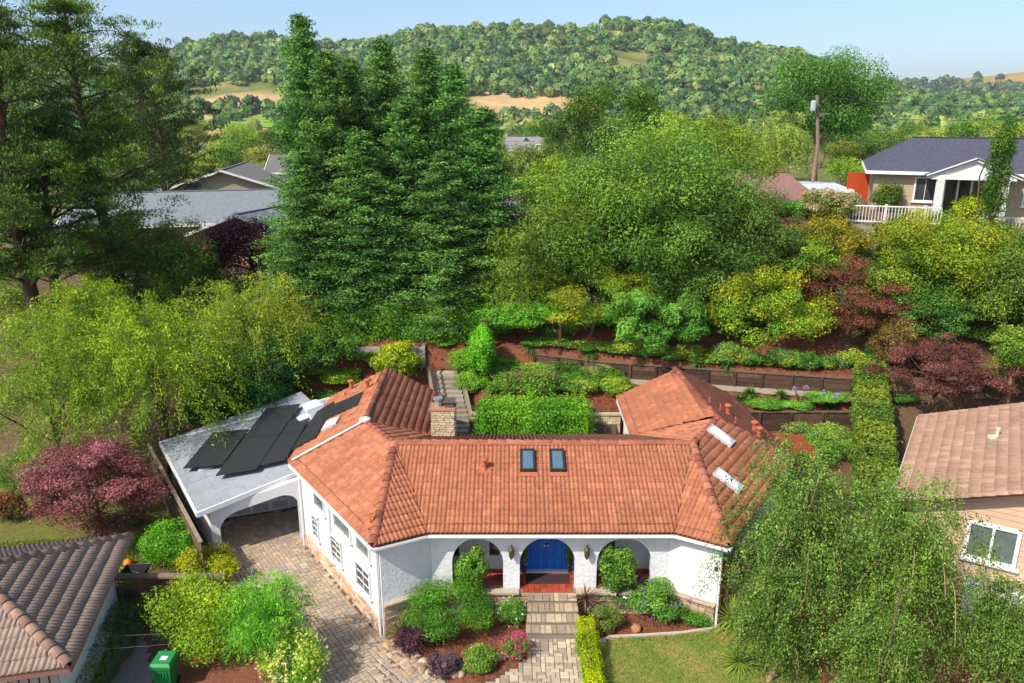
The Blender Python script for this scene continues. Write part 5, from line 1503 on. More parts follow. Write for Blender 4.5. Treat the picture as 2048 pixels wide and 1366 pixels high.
def box_house(name, label, c, rot, w, d, zg, eave, slope, wallc, roofc, hip=0.0, oh=.5, wins=(), trimc='e8e6e0', ridge_along=True, chimney=None, wmat='siding'):
    """gabled house: ridge along its width; local x right, y away"""
    t = thing(name, label, 'house', (c[0], c[1], zg)); ca, sa = math.cos(rot), math.sin(rot)
    def W(x, y, z): return Vector((c[0] + x*ca - y*sa, c[1] + x*sa + y*ca, z))
    X, Y = w / 2, d / 2
    rise = slope * (Y + oh) if ridge_along else slope * (X + oh)
    m = MB(); m.cc = wallc
    if ridge_along:
        zr = eave + slope * Y
        P = [W(-X,-Y,zg-1), W(X,-Y,zg-1), W(X,Y,zg-1), W(-X,Y,zg-1), W(-X,-Y,eave), W(X,-Y,eave), W(X,Y,eave), W(-X,Y,eave), W(-X,0,zr-.05), W(X,0,zr-.05)]
        if hip: P[8] = P[4].lerp(P[7], .5); P[9] = P[5].lerp(P[6], .5)
        m.add(P, [(0,1,5,4), (2,3,7,6), (1,2,6,9,5), (3,0,4,8,7)])
    else:
        zr = eave + slope * X
        P = [W(-X,-Y,zg-1), W(X,-Y,zg-1), W(X,Y,zg-1), W(-X,Y,zg-1), W(-X,-Y,eave), W(X,-Y,eave), W(X,Y,eave), W(-X,Y,eave), W(0,-Y,zr-.05), W(0,Y,zr-.05)]
        m.add(P, [(0,1,5,8,4), (2,3,7,9,6), (1,2,6,5), (3,0,4,7)])
    m.build('wall', M[wmat], t)
    ze = eave - slope * oh + .08
    m = MB(); m.cc = roofc; up = Vector((0, 0, 1))
    X1, Y1 = X + oh, Y + oh
    if ridge_along:
        zt = ze + slope * Y1; h = hip * Y1
        qs = [[W(-X1,-Y1,ze), W(X1,-Y1,ze), W(X1-h,0,zt), W(-X1+h,0,zt)], [W(X1,Y1,ze), W(-X1,Y1,ze), W(-X1+h,0,zt), W(X1-h,0,zt)]]
        if hip: qs += [[W(X1,-Y1,ze), W(X1,Y1,ze), W(X1-h,0,zt)], [W(-X1,Y1,ze), W(-X1,-Y1,ze), W(-X1+h,0,zt)]]
        edges = [(W(-X1,-Y1,ze), W(X1,-Y1,ze))] + ([] if hip else [(W(s*X1,-Y1,ze), W(s*X1,0,zt)) for s in (-1, 1)]) + ([(W(s*X1,-Y1,ze), W(s*X1,Y1,ze)) for s in (-1, 1)] if hip else [])
        rl = (W(-X1+h,0,zt), W(X1-h,0,zt))
    else:
        zt = ze + slope * X1
        qs = [[W(-X1,Y1,ze), W(-X1,-Y1,ze), W(0,-Y1,zt), W(0,Y1,zt)], [W(X1,-Y1,ze), W(X1,Y1,ze), W(0,Y1,zt), W(0,-Y1,zt)]]
        edges = [(W(s*X1,-Y1,ze), W(0,-Y1,zt)) for s in (-1, 1)] + [(W(s*X1,-Y1,ze), W(s*X1,Y1,ze)) for s in (-1, 1)]
        rl = (W(0,-Y1,zt), W(0,Y1,zt))
    for q in qs: m.slab(q, .12, up)
    rf = m.build('roof', M['shingle'], t)
    m = MB(); m.cc = tuple(k * .85 for k in roofc); m.bar(rl[0] + up * .02, rl[1] + up * .02, .3, .05); m.build('ridge_cap', M['shingle'], rf)
    m = MB(); m.cc = lin(trimc)
    for a, b in edges: m.bar(a - up * .08, b - up * .08, .06, .2)
    m.build('fascia', M['paint'], t)
    for side, s, z, ww, hh, nc in wins:
        if side == 'f': window(t, W(s, -Y - .02, zg + z), Vector((ca, sa, 0)), Vector((sa, -ca, 0)), ww, hh, nc, 1, 'glass', .1)
        else: window(t, W(-X - .02, s, zg + z), Vector((sa, -ca, 0)), Vector((-ca, -sa, 0)), ww, hh, nc, 1, 'glass', .1)
    return t, W
def sh_at(u, v, y): p = at_y(u, v, y); return p
def roof_vents(t, pts, col='c9c9c4'):
    for (u, v, y) in pts:
        p = at_y(u, v, y); m = MB(); m.cc = lin(col); m.lathe(p - Vector((0, 0, .25)), [(.07, 0), (.07, .4), (.12, .4), (.12, .48)], 8); m.build('vent_pipe', M['paint'], t)
# big house top right
c = at_y(1925, 420, 54); zg = g1(c.x, 50)
bh, Wb = box_house('neighbour_house', 'beige house with dark slate-grey shingle roof and white gabled porch, top right', (32.4, 52.9), R(-22), 15.5, 10, 9.4, 12.05, .35, lin('b09c80'), lin('50505c'), hip=.5, oh=.55,
    wins=[('f', -4.75, 1.45, 1.2, 1.45, 2), ('f', 1.6, 1.4, 1.9, 1.5, 2)])
pd = 1.9
m = MB(); m.cc = lin('e4e4de')
for s in (-4.15, -.75):
    a = Wb(s, -5 - pd, 9.4); 
    k_ = MB(); k_.cc = lin('e4e4de'); k_.obox(a + Vector((0, 0, 1.22)), (1,0,0), (0,1,0), (0,0,1), .17, .17, 1.22); k_.build('porch_column', M['paint'], bh)
g_ = MB(); g_.cc = lin('e0e0da'); L_, R_, T_ = Wb(-4.7, -5 - pd, 11.85), Wb(-.2, -5 - pd, 11.85), Wb(-2.45, -5 - pd, 12.8)
fnv = Vector((math.sin(R(-22)), -math.cos(R(-22)), 0)); frv = Vector((math.cos(R(-22)), math.sin(R(-22)), 0))
g_.slab([L_, R_, T_], .15, fnv); g_.bar(L_ - Vector((0, 0, .08)), R_ - Vector((0, 0, .08)), .2, .26)
for a, b in ((L_, T_), (R_, T_)): g_.bar(a + Vector((0, -.12, .05)) + (a - b).normalized() * .3, b + Vector((0, -.12, .05)), .16, .2)
g_.build('porch_gable', M['paint'], bh)
k_ = MB(); k_.cc = lin('52525e')
for a in (L_, R_):
    e_ = a + (a - T_).normalized() * .35; bk = -fnv * 4.2
    k_.slab([e_ + Vector((0, -.25, .12)), T_ + Vector((0, -.25, .12)), T_ + bk + Vector((0, 0, .12)), e_ + bk + Vector((0, 0, .12))] if a is R_ else [T_ + Vector((0, -.25, .12)), e_ + Vector((0, -.25, .12)), e_ + bk + Vector((0, 0, .12)), T_ + bk + Vector((0, 0, .12))], .1, Vector((0, 0, 1)))
k_.build('porch_roof', M['shingle'], bh)
k_ = MB(); k_.obox(Wb(-2.2, -5.03, 10.55), frv, fnv, (0,0,1), 1.5, .03, 1.1); gd_ = k_.build('glass_door', M['glass'], bh)
k_ = MB(); k_.cc = lin('e6e6e0')
for s in (-3.7, -2.95, -2.2, -1.45, -.7): k_.obox(Wb(s, -5.08, 10.55), frv, fnv, (0,0,1), .06, .04, 1.12)
k_.build('frame', M['paint'], gd_)
for (u, v) in ((1895, 305), (1945, 310), (1790, 325), (1860, 300)):
    p = at_y(u, v, 53.0); m = MB(); m.cc = lin('6a6a70'); n_ = Vector((0, -.39, .92)); m.lathe(p - Vector((0, 0, .1)), [(.08, -.6), (.08, .25), (.13, .25), (.13, .32)], 8); m.build('vent_pipe', M['paint'], bh)
def picket(name, label, pts, h, sp, col, zoff=0.0, zs=None, w=.035):
    t = thing(name, label, 'railing', pts[0])
    for a, b in zip(pts[:-1], pts[1:]):
        a, b = Vector(a), Vector(b); L = (b - a).length; n = int(L / sp)
        for z in (.1, h):
            m = MB(); m.cc = col; m.bar(a + Vector((0, 0, z)), b + Vector((0, 0, z)), .06, .07); m.build('rail', M['paint'], t)
        for i in range(n + 1):
            p = a.lerp(b, i / n); m = MB(); m.cc = col; big = i % 12 == 0
            r_ = .06 if big else w / 2; m.box(p.x - r_, p.x + r_, p.y - r_, p.y + r_, p.z, p.z + h + (.12 if big else -.04)); m.build('post' if big else 'baluster', M['paint'], t)
    return t
WHT = lin('dedad0')
zt = 9.35
ra, rb_ = at_y(1692, 440, 47.0), at_y(1880, 445, 45.6)
picket('white_railing', 'white picket railing along the terrace of the top right house', [(ra.x, 47.0, 9.2), (rb_.x, 45.6, 9.2)], 1.0, .17, WHT)
ra, rb_ = at_y(1965, 455, 44.4), at_y(2075, 460, 43.4)
picket('white_railing', 'white picket railing at the right edge beside the slim cypress', [(ra.x, 44.4, 8.9), (rb_.x, 43.4, 8.9)], .95, .17, WHT)
ra, rb_ = at_y(1740, 560, 43.6), at_y(1806, 562, 43.6)
picket('white_railing', 'small white picket railing halfway down the slope', [(ra.x, 43.6, ra.z - .3), (rb_.x, 43.6, ra.z - .3)], .85, .15, WHT)
# hillside stone steps between the shrubs
hs = thing('hillside_steps', 'old stone steps climbing the slope to the white railing', 'steps', (20.5, 45, 6))
for k in range(14):
    t = k / 13; p = at_y(1735 - 8 * t, 545 - 105 * t, 44.2 + 2.8 * t); m = MB(); m.cc = pick([lin('98907f'), lin('857c6c'), lin('a69d8c')]); m.box(p.x - .65, p.x + .65, p.y, p.y + .36, p.z - .3, p.z); m.build('step', M['brick'], hs)
tp_ = thing('slope_terrace', 'earth landing with dark netted frame beside the stone steps', 'landing', (20.5, 44.2, 5.5))
p = at_y(1772, 545, 44.4); m = MB(); m.cc = lin('9b8672'); m.box(p.x - 1.0, p.x + 1.2, 43.7, 45.2, p.z - 1.2, p.z - .1); m.build('soil', M['ground'], tp_)
for dx in (-.3, .05, .95):
    m = MB(); m.cc = lin('7c8890'); m.tube([p + Vector((dx, .2, -.1)), p + Vector((dx + .05, .2, 1.2)), p + Vector((dx + .2, .2, 1.75))], .03, 6); m.build('pole', M['paint'], tp_)
m = MB(); m.cc = lin('22324e'); m.box(p.x + .1, p.x + .9, p.y + .15, p.y + .19, p.z - .1, p.z + .3); m.build('net', M['paint'], tp_)
# red fence
m_ = thing('red_fence', 'red board fence left of the top right house', 'fence', (24.5, 60, 9.4))
f0, f1 = at_y(1690, 400, 58), at_y(1735, 400, 58)
for i in range(9):
    t = i / 9; p = f0.lerp(f1, t); m = MB(); m.cc = tuple(c * random.uniform(.85, 1.15) for c in lin('b84a26')); m.box(p.x, p.x + (f1.x - f0.x) / 9 - .02, 57.98, 58.02, 9.3, 11.3); m.build('board', M['paint'], m_)
# timber deck
dk = thing('timber_deck', 'grey timber deck with railing above the oak', 'deck', (14.5, 46, 7))
p0, p1 = at_y(1510, 470, 47), at_y(1590, 470, 47); zd = at_y(1550, 487, 47).z
m = MB(); m.cc = lin('8a8175'); m.box(p0.x, p1.x, 46, 48.6, zd - .2, zd); m.build('platform', M['wood'], dk)
for i in range(22):
    x = p0.x + (p1.x - p0.x) * i / 21; m = MB(); m.cc = pick([lin('9a9082'), lin('857b6e')]); m.box(x - .03, x + .03, 45.97, 46.03, zd, zd + .85); m.build('baluster', M['wood'], dk)
m = MB(); m.cc = lin('a49a8c'); m.box(p0.x, p1.x, 45.94, 46.06, zd + .85, zd + .92); m.build('rail', M['wood'], dk)
for x in (p0.x + .3, p1.x - .3):
    m = MB(); m.cc = lin('5d4c40'); m.box(x - .08, x + .08, 46.2, 46.36, g1(x, 46.3) - .2, zd - .2); m.build('post', M['wood'], dk)
# houses behind, left
lg_, Wl = box_house('neighbour_house', 'salmon house with low grey shingle roof behind the feathery trees', (-22.5, 62), R(14), 20, 11, 5.0, 8.0, .28, lin('b98f78'), lin('7e8588'), oh=.7,
    wins=[('f', -4, 1.5, 1.6, 1.3, 2), ('f', 6, 1.5, 1.4, 1.3, 2)])
gl, Wg = box_house('neighbour_house', 'salmon gabled wing with grey roof beside the purple plum', (-17.3, 58.5), R(-18), 7.5, 9, 5.0, 7.4, .36, lin('b98f78'), lin('868c8e'), oh=.7, ridge_along=False, trimc='b9bdbc')
roof_vents(lg_, [(412, 415, 61), (400, 440, 59), (428, 441, 59), (360, 440, 59.5), (470, 425, 61)])
m = MB(); m.cc = lin('d8c4b0')
pp = thing('patio_post', 'pale patio corner post with railing under the grey roof', 'porch', (-28, 52, 4.6))
for u in (140, 158):
    q = at_y(u, 500, 53); m = MB(); m.cc = lin('d6b79c'); m.box(q.x - .2, q.x + .2, 52.8, 53.2, 4.4, 7.6); m.build('post', M['paint'], pp)
q = at_y(140, 500, 52.5); m = MB(); m.cc = lin('c79f80'); m.box(q.x - 4, q.x + 3.5, 51.5, 54.5, 4.2, 4.7); m.build('platform', M['paint'], pp)
for i in range(26):
    m = MB(); m.cc = lin('5c4a40'); x = q.x - 4 + i * .3; m.box(x - .025, x + .025, 51.5, 51.55, 4.7, 5.6); m.build('baluster', M['wood'], pp)
m = MB(); m.cc = lin('5c4a40'); m.box(q.x - 4, q.x + 3.5, 51.48, 51.58, 5.6, 5.68); m.build('rail', M['wood'], pp)
m = MB(); m.cc = lin('7e8588'); m.box(q.x - 5, q.x + 4, 51.2, 57, 7.6, 7.75); m.build('roof', M['shingle'], pp)
th2, Wt = box_house('neighbour_house', 'taupe gabled house with white trim far behind the pines', (-28.5, 82), R(8), 10.5, 12, 6.0, 8.4, .33, lin('a89a84'), lin('77726c'), oh=.6, ridge_along=False,
    wins=[('f', 1.6, 1.25, 4.2, 1.3, 3)])
th3, _ = box_house('neighbour_house', 'long grey-brown roofed house behind the taupe gable', (-21, 92), R(8), 12, 10, 6.5, 9.3, .30, lin('a89a84'), lin('736e69'), oh=.6)
m = MB(); m.cc = lin('a0705a'); p = at_y(441, 350, 90); m.box(p.x - .45, p.x + .45, 89.5, 90.4, p.z - 1.5, p.z + .7); m.build('chimney', M['brick'], th3)
# houses behind the oak
b3, _ = box_house('neighbour_house', 'small grey-roofed house peeking out right of the redwoods', (-1.2, 64), R(20), 7, 7, 5.5, 8.1, .32, lin('c2b6a2'), lin('807a75'), oh=.6)
b4, _ = box_house('neighbour_house', 'brown shingle roof left of the oak crown', (8.0, 69), R(0), 8, 8, 7.6, 9.6, .35, lin('b5a996'), lin('7c625c'), oh=.6, hip=.5)
b5, _ = box_house('neighbour_house', 'mauve-brown shingle roof below the utility pole', (18.4, 61), R(-6), 7.6, 8, 7.6, 9.5, .38, lin('b5a996'), lin('8d6a60'), oh=.6, hip=.4)
b6, _ = box_house('neighbour_house', 'white flat shed roof between brown roof and red fence', (23.4, 61), R(0), 2.4, 7, 8.3, 10.0, .05, lin('c9ccd0'), lin('c2c8ce'), oh=.2)
r = np.random.default_rng(3)
for k, (u, v, yy) in enumerate(((1018, 288, 190), (1042, 286, 210), (1066, 288, 200), (1030, 300, 160), (1760, 292, 170), (1960, 275, 190), (1820, 285, 200), (1010, 262, 330))):
    p = at_y(u, v, yy); zg_ = p.z - 2.2
    box_house('valley_house', 'small pale house among trees on the valley floor', (p.x, yy), r.uniform(-.5, .5), r.uniform(7, 10), 7, max(zg_, g1(p.x, yy) - .5), zg_ + 2.4, .4, lin('d6d0c8'), lin('8a8580'), oh=.4, wins=[('f', -2, 1.3, 1.2, 1.2, 1), ('f', 2, 1.3, 1.2, 1.2, 1)])[0]['group'] = 'pale houses on the valley floor'
# ------------------------------------------------------------------ garden trees
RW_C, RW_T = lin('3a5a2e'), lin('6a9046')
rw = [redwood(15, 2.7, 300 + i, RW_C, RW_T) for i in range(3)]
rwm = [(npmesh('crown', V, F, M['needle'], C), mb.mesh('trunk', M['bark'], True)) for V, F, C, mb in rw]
REDW = [(600, 26, 46.5, 1.0, 'tallest redwood, its pointed top standing clear at the left of the row'), (652, 98, 45.0, .95, 'redwood close behind the tallest one on its right'), (695, 112, 46.8, 1.0, 'redwood with a thin top between the two highest left peaks'),
        (764, 78, 47.2, 1.08, 'second tallest redwood near the middle of the row'), (808, 190, 44.8, .95, 'shorter redwood in front of the middle of the row'), (851, 92, 47.0, 1.05, 'third tallest redwood right of the middle of the row'),
        (906, 128, 46.2, 1.0, 'redwood whose top stands just right of the third tallest'), (968, 212, 45.5, .92, 'small redwood at the right end of the row'), (720, 260, 43.6, .9, 'low bushy redwood at the front of the row, left of centre'),
        (885, 300, 43.4, .88, 'low bushy redwood at the front of the row, right of centre'), (608, 300, 43.8, .85, 'low bushy redwood at the front left foot of the row')]
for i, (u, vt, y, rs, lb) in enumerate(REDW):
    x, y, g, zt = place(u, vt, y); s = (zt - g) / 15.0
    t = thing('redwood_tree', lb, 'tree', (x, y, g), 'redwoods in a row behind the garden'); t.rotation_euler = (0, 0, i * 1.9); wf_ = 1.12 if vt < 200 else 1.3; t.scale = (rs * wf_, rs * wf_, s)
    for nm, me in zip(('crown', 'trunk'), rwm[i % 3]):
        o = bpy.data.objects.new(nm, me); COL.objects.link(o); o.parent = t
PC, PT = lin('3a5024'), lin('68802f')
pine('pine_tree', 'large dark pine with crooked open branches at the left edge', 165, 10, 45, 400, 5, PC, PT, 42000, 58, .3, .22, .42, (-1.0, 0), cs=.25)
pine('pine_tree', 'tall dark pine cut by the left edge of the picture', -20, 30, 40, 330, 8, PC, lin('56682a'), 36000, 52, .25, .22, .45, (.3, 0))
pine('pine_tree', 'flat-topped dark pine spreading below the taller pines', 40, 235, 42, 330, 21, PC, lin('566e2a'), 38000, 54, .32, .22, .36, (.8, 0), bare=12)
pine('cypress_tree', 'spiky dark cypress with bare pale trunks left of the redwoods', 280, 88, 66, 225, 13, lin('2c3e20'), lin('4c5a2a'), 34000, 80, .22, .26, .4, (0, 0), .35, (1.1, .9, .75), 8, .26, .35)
CH, CT = lin('52742a'), lin('92a436')
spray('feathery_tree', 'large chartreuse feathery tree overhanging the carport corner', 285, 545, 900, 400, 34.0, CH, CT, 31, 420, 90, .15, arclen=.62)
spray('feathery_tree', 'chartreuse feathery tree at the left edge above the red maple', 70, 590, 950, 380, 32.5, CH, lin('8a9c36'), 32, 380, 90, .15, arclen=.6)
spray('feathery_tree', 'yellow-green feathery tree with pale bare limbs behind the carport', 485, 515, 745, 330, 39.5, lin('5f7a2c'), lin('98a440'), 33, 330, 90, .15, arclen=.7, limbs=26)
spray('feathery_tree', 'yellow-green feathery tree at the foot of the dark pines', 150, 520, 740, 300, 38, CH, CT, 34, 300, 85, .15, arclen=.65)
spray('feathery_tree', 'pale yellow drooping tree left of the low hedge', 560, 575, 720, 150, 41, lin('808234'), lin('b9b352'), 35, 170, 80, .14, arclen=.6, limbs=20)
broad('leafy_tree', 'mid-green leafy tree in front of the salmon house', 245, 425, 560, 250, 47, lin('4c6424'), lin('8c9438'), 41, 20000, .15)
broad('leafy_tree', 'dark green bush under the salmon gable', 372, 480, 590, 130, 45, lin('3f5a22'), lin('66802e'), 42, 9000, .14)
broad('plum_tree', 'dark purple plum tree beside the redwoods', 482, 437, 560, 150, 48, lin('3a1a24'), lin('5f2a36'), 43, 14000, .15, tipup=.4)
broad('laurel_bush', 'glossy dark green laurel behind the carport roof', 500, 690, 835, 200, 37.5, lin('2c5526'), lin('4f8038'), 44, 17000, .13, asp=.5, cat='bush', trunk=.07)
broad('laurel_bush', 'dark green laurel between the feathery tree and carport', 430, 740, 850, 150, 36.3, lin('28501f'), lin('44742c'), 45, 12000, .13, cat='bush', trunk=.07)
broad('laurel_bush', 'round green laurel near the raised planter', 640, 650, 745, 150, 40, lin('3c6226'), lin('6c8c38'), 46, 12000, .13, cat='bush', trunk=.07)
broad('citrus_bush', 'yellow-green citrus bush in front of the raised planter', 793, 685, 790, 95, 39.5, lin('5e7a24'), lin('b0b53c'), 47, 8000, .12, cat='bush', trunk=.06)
broad('japanese_maple', 'pink-red maple on the lawn left of the carport', 165, 884, 1055, 250, 28.3, lin('6a3a38'), lin('a06a6a'), 48, 30000, .10, asp=.6, flat=.42, clump=.27, K=70, trunk=.11, lumps=.2, up=.8, barkcol=(1.2, 1.1, 1))
# ---- oak group in the middle
OK_, OT = lin('455f28'), lin('72883a')
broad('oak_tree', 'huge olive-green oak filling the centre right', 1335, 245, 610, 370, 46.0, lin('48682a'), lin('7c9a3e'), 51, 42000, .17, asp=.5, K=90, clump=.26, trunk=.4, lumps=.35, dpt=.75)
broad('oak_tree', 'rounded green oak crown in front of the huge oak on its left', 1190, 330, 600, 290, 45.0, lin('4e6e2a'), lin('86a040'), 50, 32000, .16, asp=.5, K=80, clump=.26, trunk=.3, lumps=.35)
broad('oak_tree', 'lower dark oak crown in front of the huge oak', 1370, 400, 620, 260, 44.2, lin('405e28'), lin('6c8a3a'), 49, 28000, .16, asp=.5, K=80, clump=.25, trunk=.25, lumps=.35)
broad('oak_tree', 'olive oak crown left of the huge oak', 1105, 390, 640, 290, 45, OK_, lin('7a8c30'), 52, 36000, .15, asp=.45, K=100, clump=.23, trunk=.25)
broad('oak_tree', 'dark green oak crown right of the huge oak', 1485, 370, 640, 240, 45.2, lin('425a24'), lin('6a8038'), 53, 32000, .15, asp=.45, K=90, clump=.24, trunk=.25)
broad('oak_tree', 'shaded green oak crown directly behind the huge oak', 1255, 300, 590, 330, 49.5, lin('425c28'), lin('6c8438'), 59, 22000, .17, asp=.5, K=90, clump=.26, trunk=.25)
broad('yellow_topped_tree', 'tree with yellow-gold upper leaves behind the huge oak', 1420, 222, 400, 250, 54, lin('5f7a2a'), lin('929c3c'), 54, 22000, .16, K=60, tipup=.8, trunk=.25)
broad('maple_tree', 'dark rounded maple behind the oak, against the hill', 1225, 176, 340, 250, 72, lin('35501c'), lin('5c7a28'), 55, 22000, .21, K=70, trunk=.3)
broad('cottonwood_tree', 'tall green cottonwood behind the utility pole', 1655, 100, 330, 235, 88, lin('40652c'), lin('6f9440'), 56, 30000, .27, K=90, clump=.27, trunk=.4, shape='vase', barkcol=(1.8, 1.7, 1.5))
spray('willow_tree', 'pale hanging willow left of the utility pole', 1568, 208, 350, 150, 78, lin('66803a'), lin('9aa650'), 57, 220, 70, .24, droop=1.5, arclen=.8)
broad('leafy_tree', 'light green tree right of the redwoods', 1095, 325, 430, 130, 58, lin('5c7a28'), lin('93a83c'), 58, 12000, .17)
broad('leafy_tree', 'dull green tree below the valley houses', 1060, 285, 400, 150, 75, lin('56682e'), lin('7c8840'), 59, 12000, .2)
spray('olive_tree', 'slender olive-green tree above the vine pergola', 1045, 470, 670, 210, 42.9, lin('5c7a2e'), lin('94a644'), 61, 240, 80, .13, arclen=.55, trunk=.09, barkcol=(.9, .75, .6))
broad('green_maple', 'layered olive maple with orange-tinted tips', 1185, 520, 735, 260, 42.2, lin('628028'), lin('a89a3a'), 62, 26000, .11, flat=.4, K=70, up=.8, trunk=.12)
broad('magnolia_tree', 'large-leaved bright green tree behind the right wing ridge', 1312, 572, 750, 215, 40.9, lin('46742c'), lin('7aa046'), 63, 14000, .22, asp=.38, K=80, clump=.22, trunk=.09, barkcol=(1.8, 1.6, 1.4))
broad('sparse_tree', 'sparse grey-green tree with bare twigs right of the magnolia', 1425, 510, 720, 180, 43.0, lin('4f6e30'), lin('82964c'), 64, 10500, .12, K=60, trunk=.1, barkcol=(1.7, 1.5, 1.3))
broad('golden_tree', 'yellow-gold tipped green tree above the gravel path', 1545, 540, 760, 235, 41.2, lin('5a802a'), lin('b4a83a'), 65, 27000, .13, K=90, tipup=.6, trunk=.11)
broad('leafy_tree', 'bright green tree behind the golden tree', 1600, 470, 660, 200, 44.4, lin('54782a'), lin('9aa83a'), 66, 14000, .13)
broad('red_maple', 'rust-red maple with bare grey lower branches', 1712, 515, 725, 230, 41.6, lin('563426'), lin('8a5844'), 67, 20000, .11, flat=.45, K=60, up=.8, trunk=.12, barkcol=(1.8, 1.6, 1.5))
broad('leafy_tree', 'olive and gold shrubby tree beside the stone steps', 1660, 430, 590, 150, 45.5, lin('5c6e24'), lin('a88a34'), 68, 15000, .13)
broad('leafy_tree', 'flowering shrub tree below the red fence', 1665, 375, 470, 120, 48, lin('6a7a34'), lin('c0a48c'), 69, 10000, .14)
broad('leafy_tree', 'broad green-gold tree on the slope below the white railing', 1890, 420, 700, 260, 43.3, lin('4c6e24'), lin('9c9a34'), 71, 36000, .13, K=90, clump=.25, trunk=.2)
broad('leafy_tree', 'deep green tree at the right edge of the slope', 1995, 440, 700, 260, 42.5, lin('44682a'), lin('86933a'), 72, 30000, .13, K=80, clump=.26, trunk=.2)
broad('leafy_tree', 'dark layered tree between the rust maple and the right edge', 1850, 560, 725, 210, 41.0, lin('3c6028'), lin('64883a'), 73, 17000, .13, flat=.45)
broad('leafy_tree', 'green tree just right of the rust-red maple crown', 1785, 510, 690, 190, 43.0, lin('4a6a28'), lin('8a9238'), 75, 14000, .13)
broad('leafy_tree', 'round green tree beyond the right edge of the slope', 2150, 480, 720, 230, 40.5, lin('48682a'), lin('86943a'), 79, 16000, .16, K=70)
broad('leafy_tree', 'olive tree beyond the right edge behind the tan roof', 2200, 600, 800, 220, 36.0, lin('4c6c2c'), lin('8a9840'), 80, 14000, .16, K=70)
broad('purple_maple', 'bronze-pink maple behind the tan-roofed house on the right', 1884, 672, 840, 240, 36.8, lin('56322e'), lin('8a5c50'), 74, 26000, .10, flat=.45, K=60, up=.8, trunk=.1)
broad('small_tree', 'small upright green tree with pale stems at the right edge', 2038, 650, 760, 85, 35.5, lin('5a7a2c'), lin('8c9c40'), 76, 7000, .11, shape='vase', barkcol=(2, 1.6, 1.2))
broad('bare_shrub', 'brown twiggy shrub left of the bronze maple', 1790, 640, 740, 80, 38.5, lin('66502c'), lin('8c7a40'), 77, 4000, .1, trunk=.05, cat='shrub')
p = at_y(2035, 210, 43); 
t_ = broad('cypress_tree', 'slim columnar cypress in front of the top right house', 2022, 215, 480, 36, 42.6, lin('37561f'), lin('5c7c2c'), 78, 11000, .11, K=140, clump=.75, lumps=.05)
# front birches
BI, BT = lin('42602a'), lin('728a40')
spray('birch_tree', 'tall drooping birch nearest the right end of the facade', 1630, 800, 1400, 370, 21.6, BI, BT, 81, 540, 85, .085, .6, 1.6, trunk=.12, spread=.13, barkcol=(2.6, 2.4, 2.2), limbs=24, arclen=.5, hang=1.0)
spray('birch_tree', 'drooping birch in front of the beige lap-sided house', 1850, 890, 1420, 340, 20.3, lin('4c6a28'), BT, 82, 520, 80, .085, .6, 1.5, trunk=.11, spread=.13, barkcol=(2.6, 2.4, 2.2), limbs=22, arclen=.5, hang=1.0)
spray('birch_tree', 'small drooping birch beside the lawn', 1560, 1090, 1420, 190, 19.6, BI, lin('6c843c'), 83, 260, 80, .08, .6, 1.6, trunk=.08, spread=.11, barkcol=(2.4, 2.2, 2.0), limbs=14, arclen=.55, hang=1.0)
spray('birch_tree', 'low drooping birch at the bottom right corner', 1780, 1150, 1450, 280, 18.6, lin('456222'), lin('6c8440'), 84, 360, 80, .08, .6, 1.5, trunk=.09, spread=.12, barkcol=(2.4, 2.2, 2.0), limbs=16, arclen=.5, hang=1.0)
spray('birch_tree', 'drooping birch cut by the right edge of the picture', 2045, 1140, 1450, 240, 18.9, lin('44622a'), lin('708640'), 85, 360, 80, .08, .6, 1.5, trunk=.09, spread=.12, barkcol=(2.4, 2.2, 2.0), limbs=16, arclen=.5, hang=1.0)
m = MB(); m.cc = lin('cfc8bc', 1.6); a, b = at_y(1803, 1172, 18.0), at_y(1752, 1372, 17.6)
b = Vector((b.x - .2, 17.2, -1.0)); m.tube([b, b.lerp(a, .5) + Vector((.03, 0, 0)), a], [.035, .03, .02], 6)
tag(m.build('bare_pole', M['bark']), 'bare white sapling pole rising in front of the birches', 'pole')
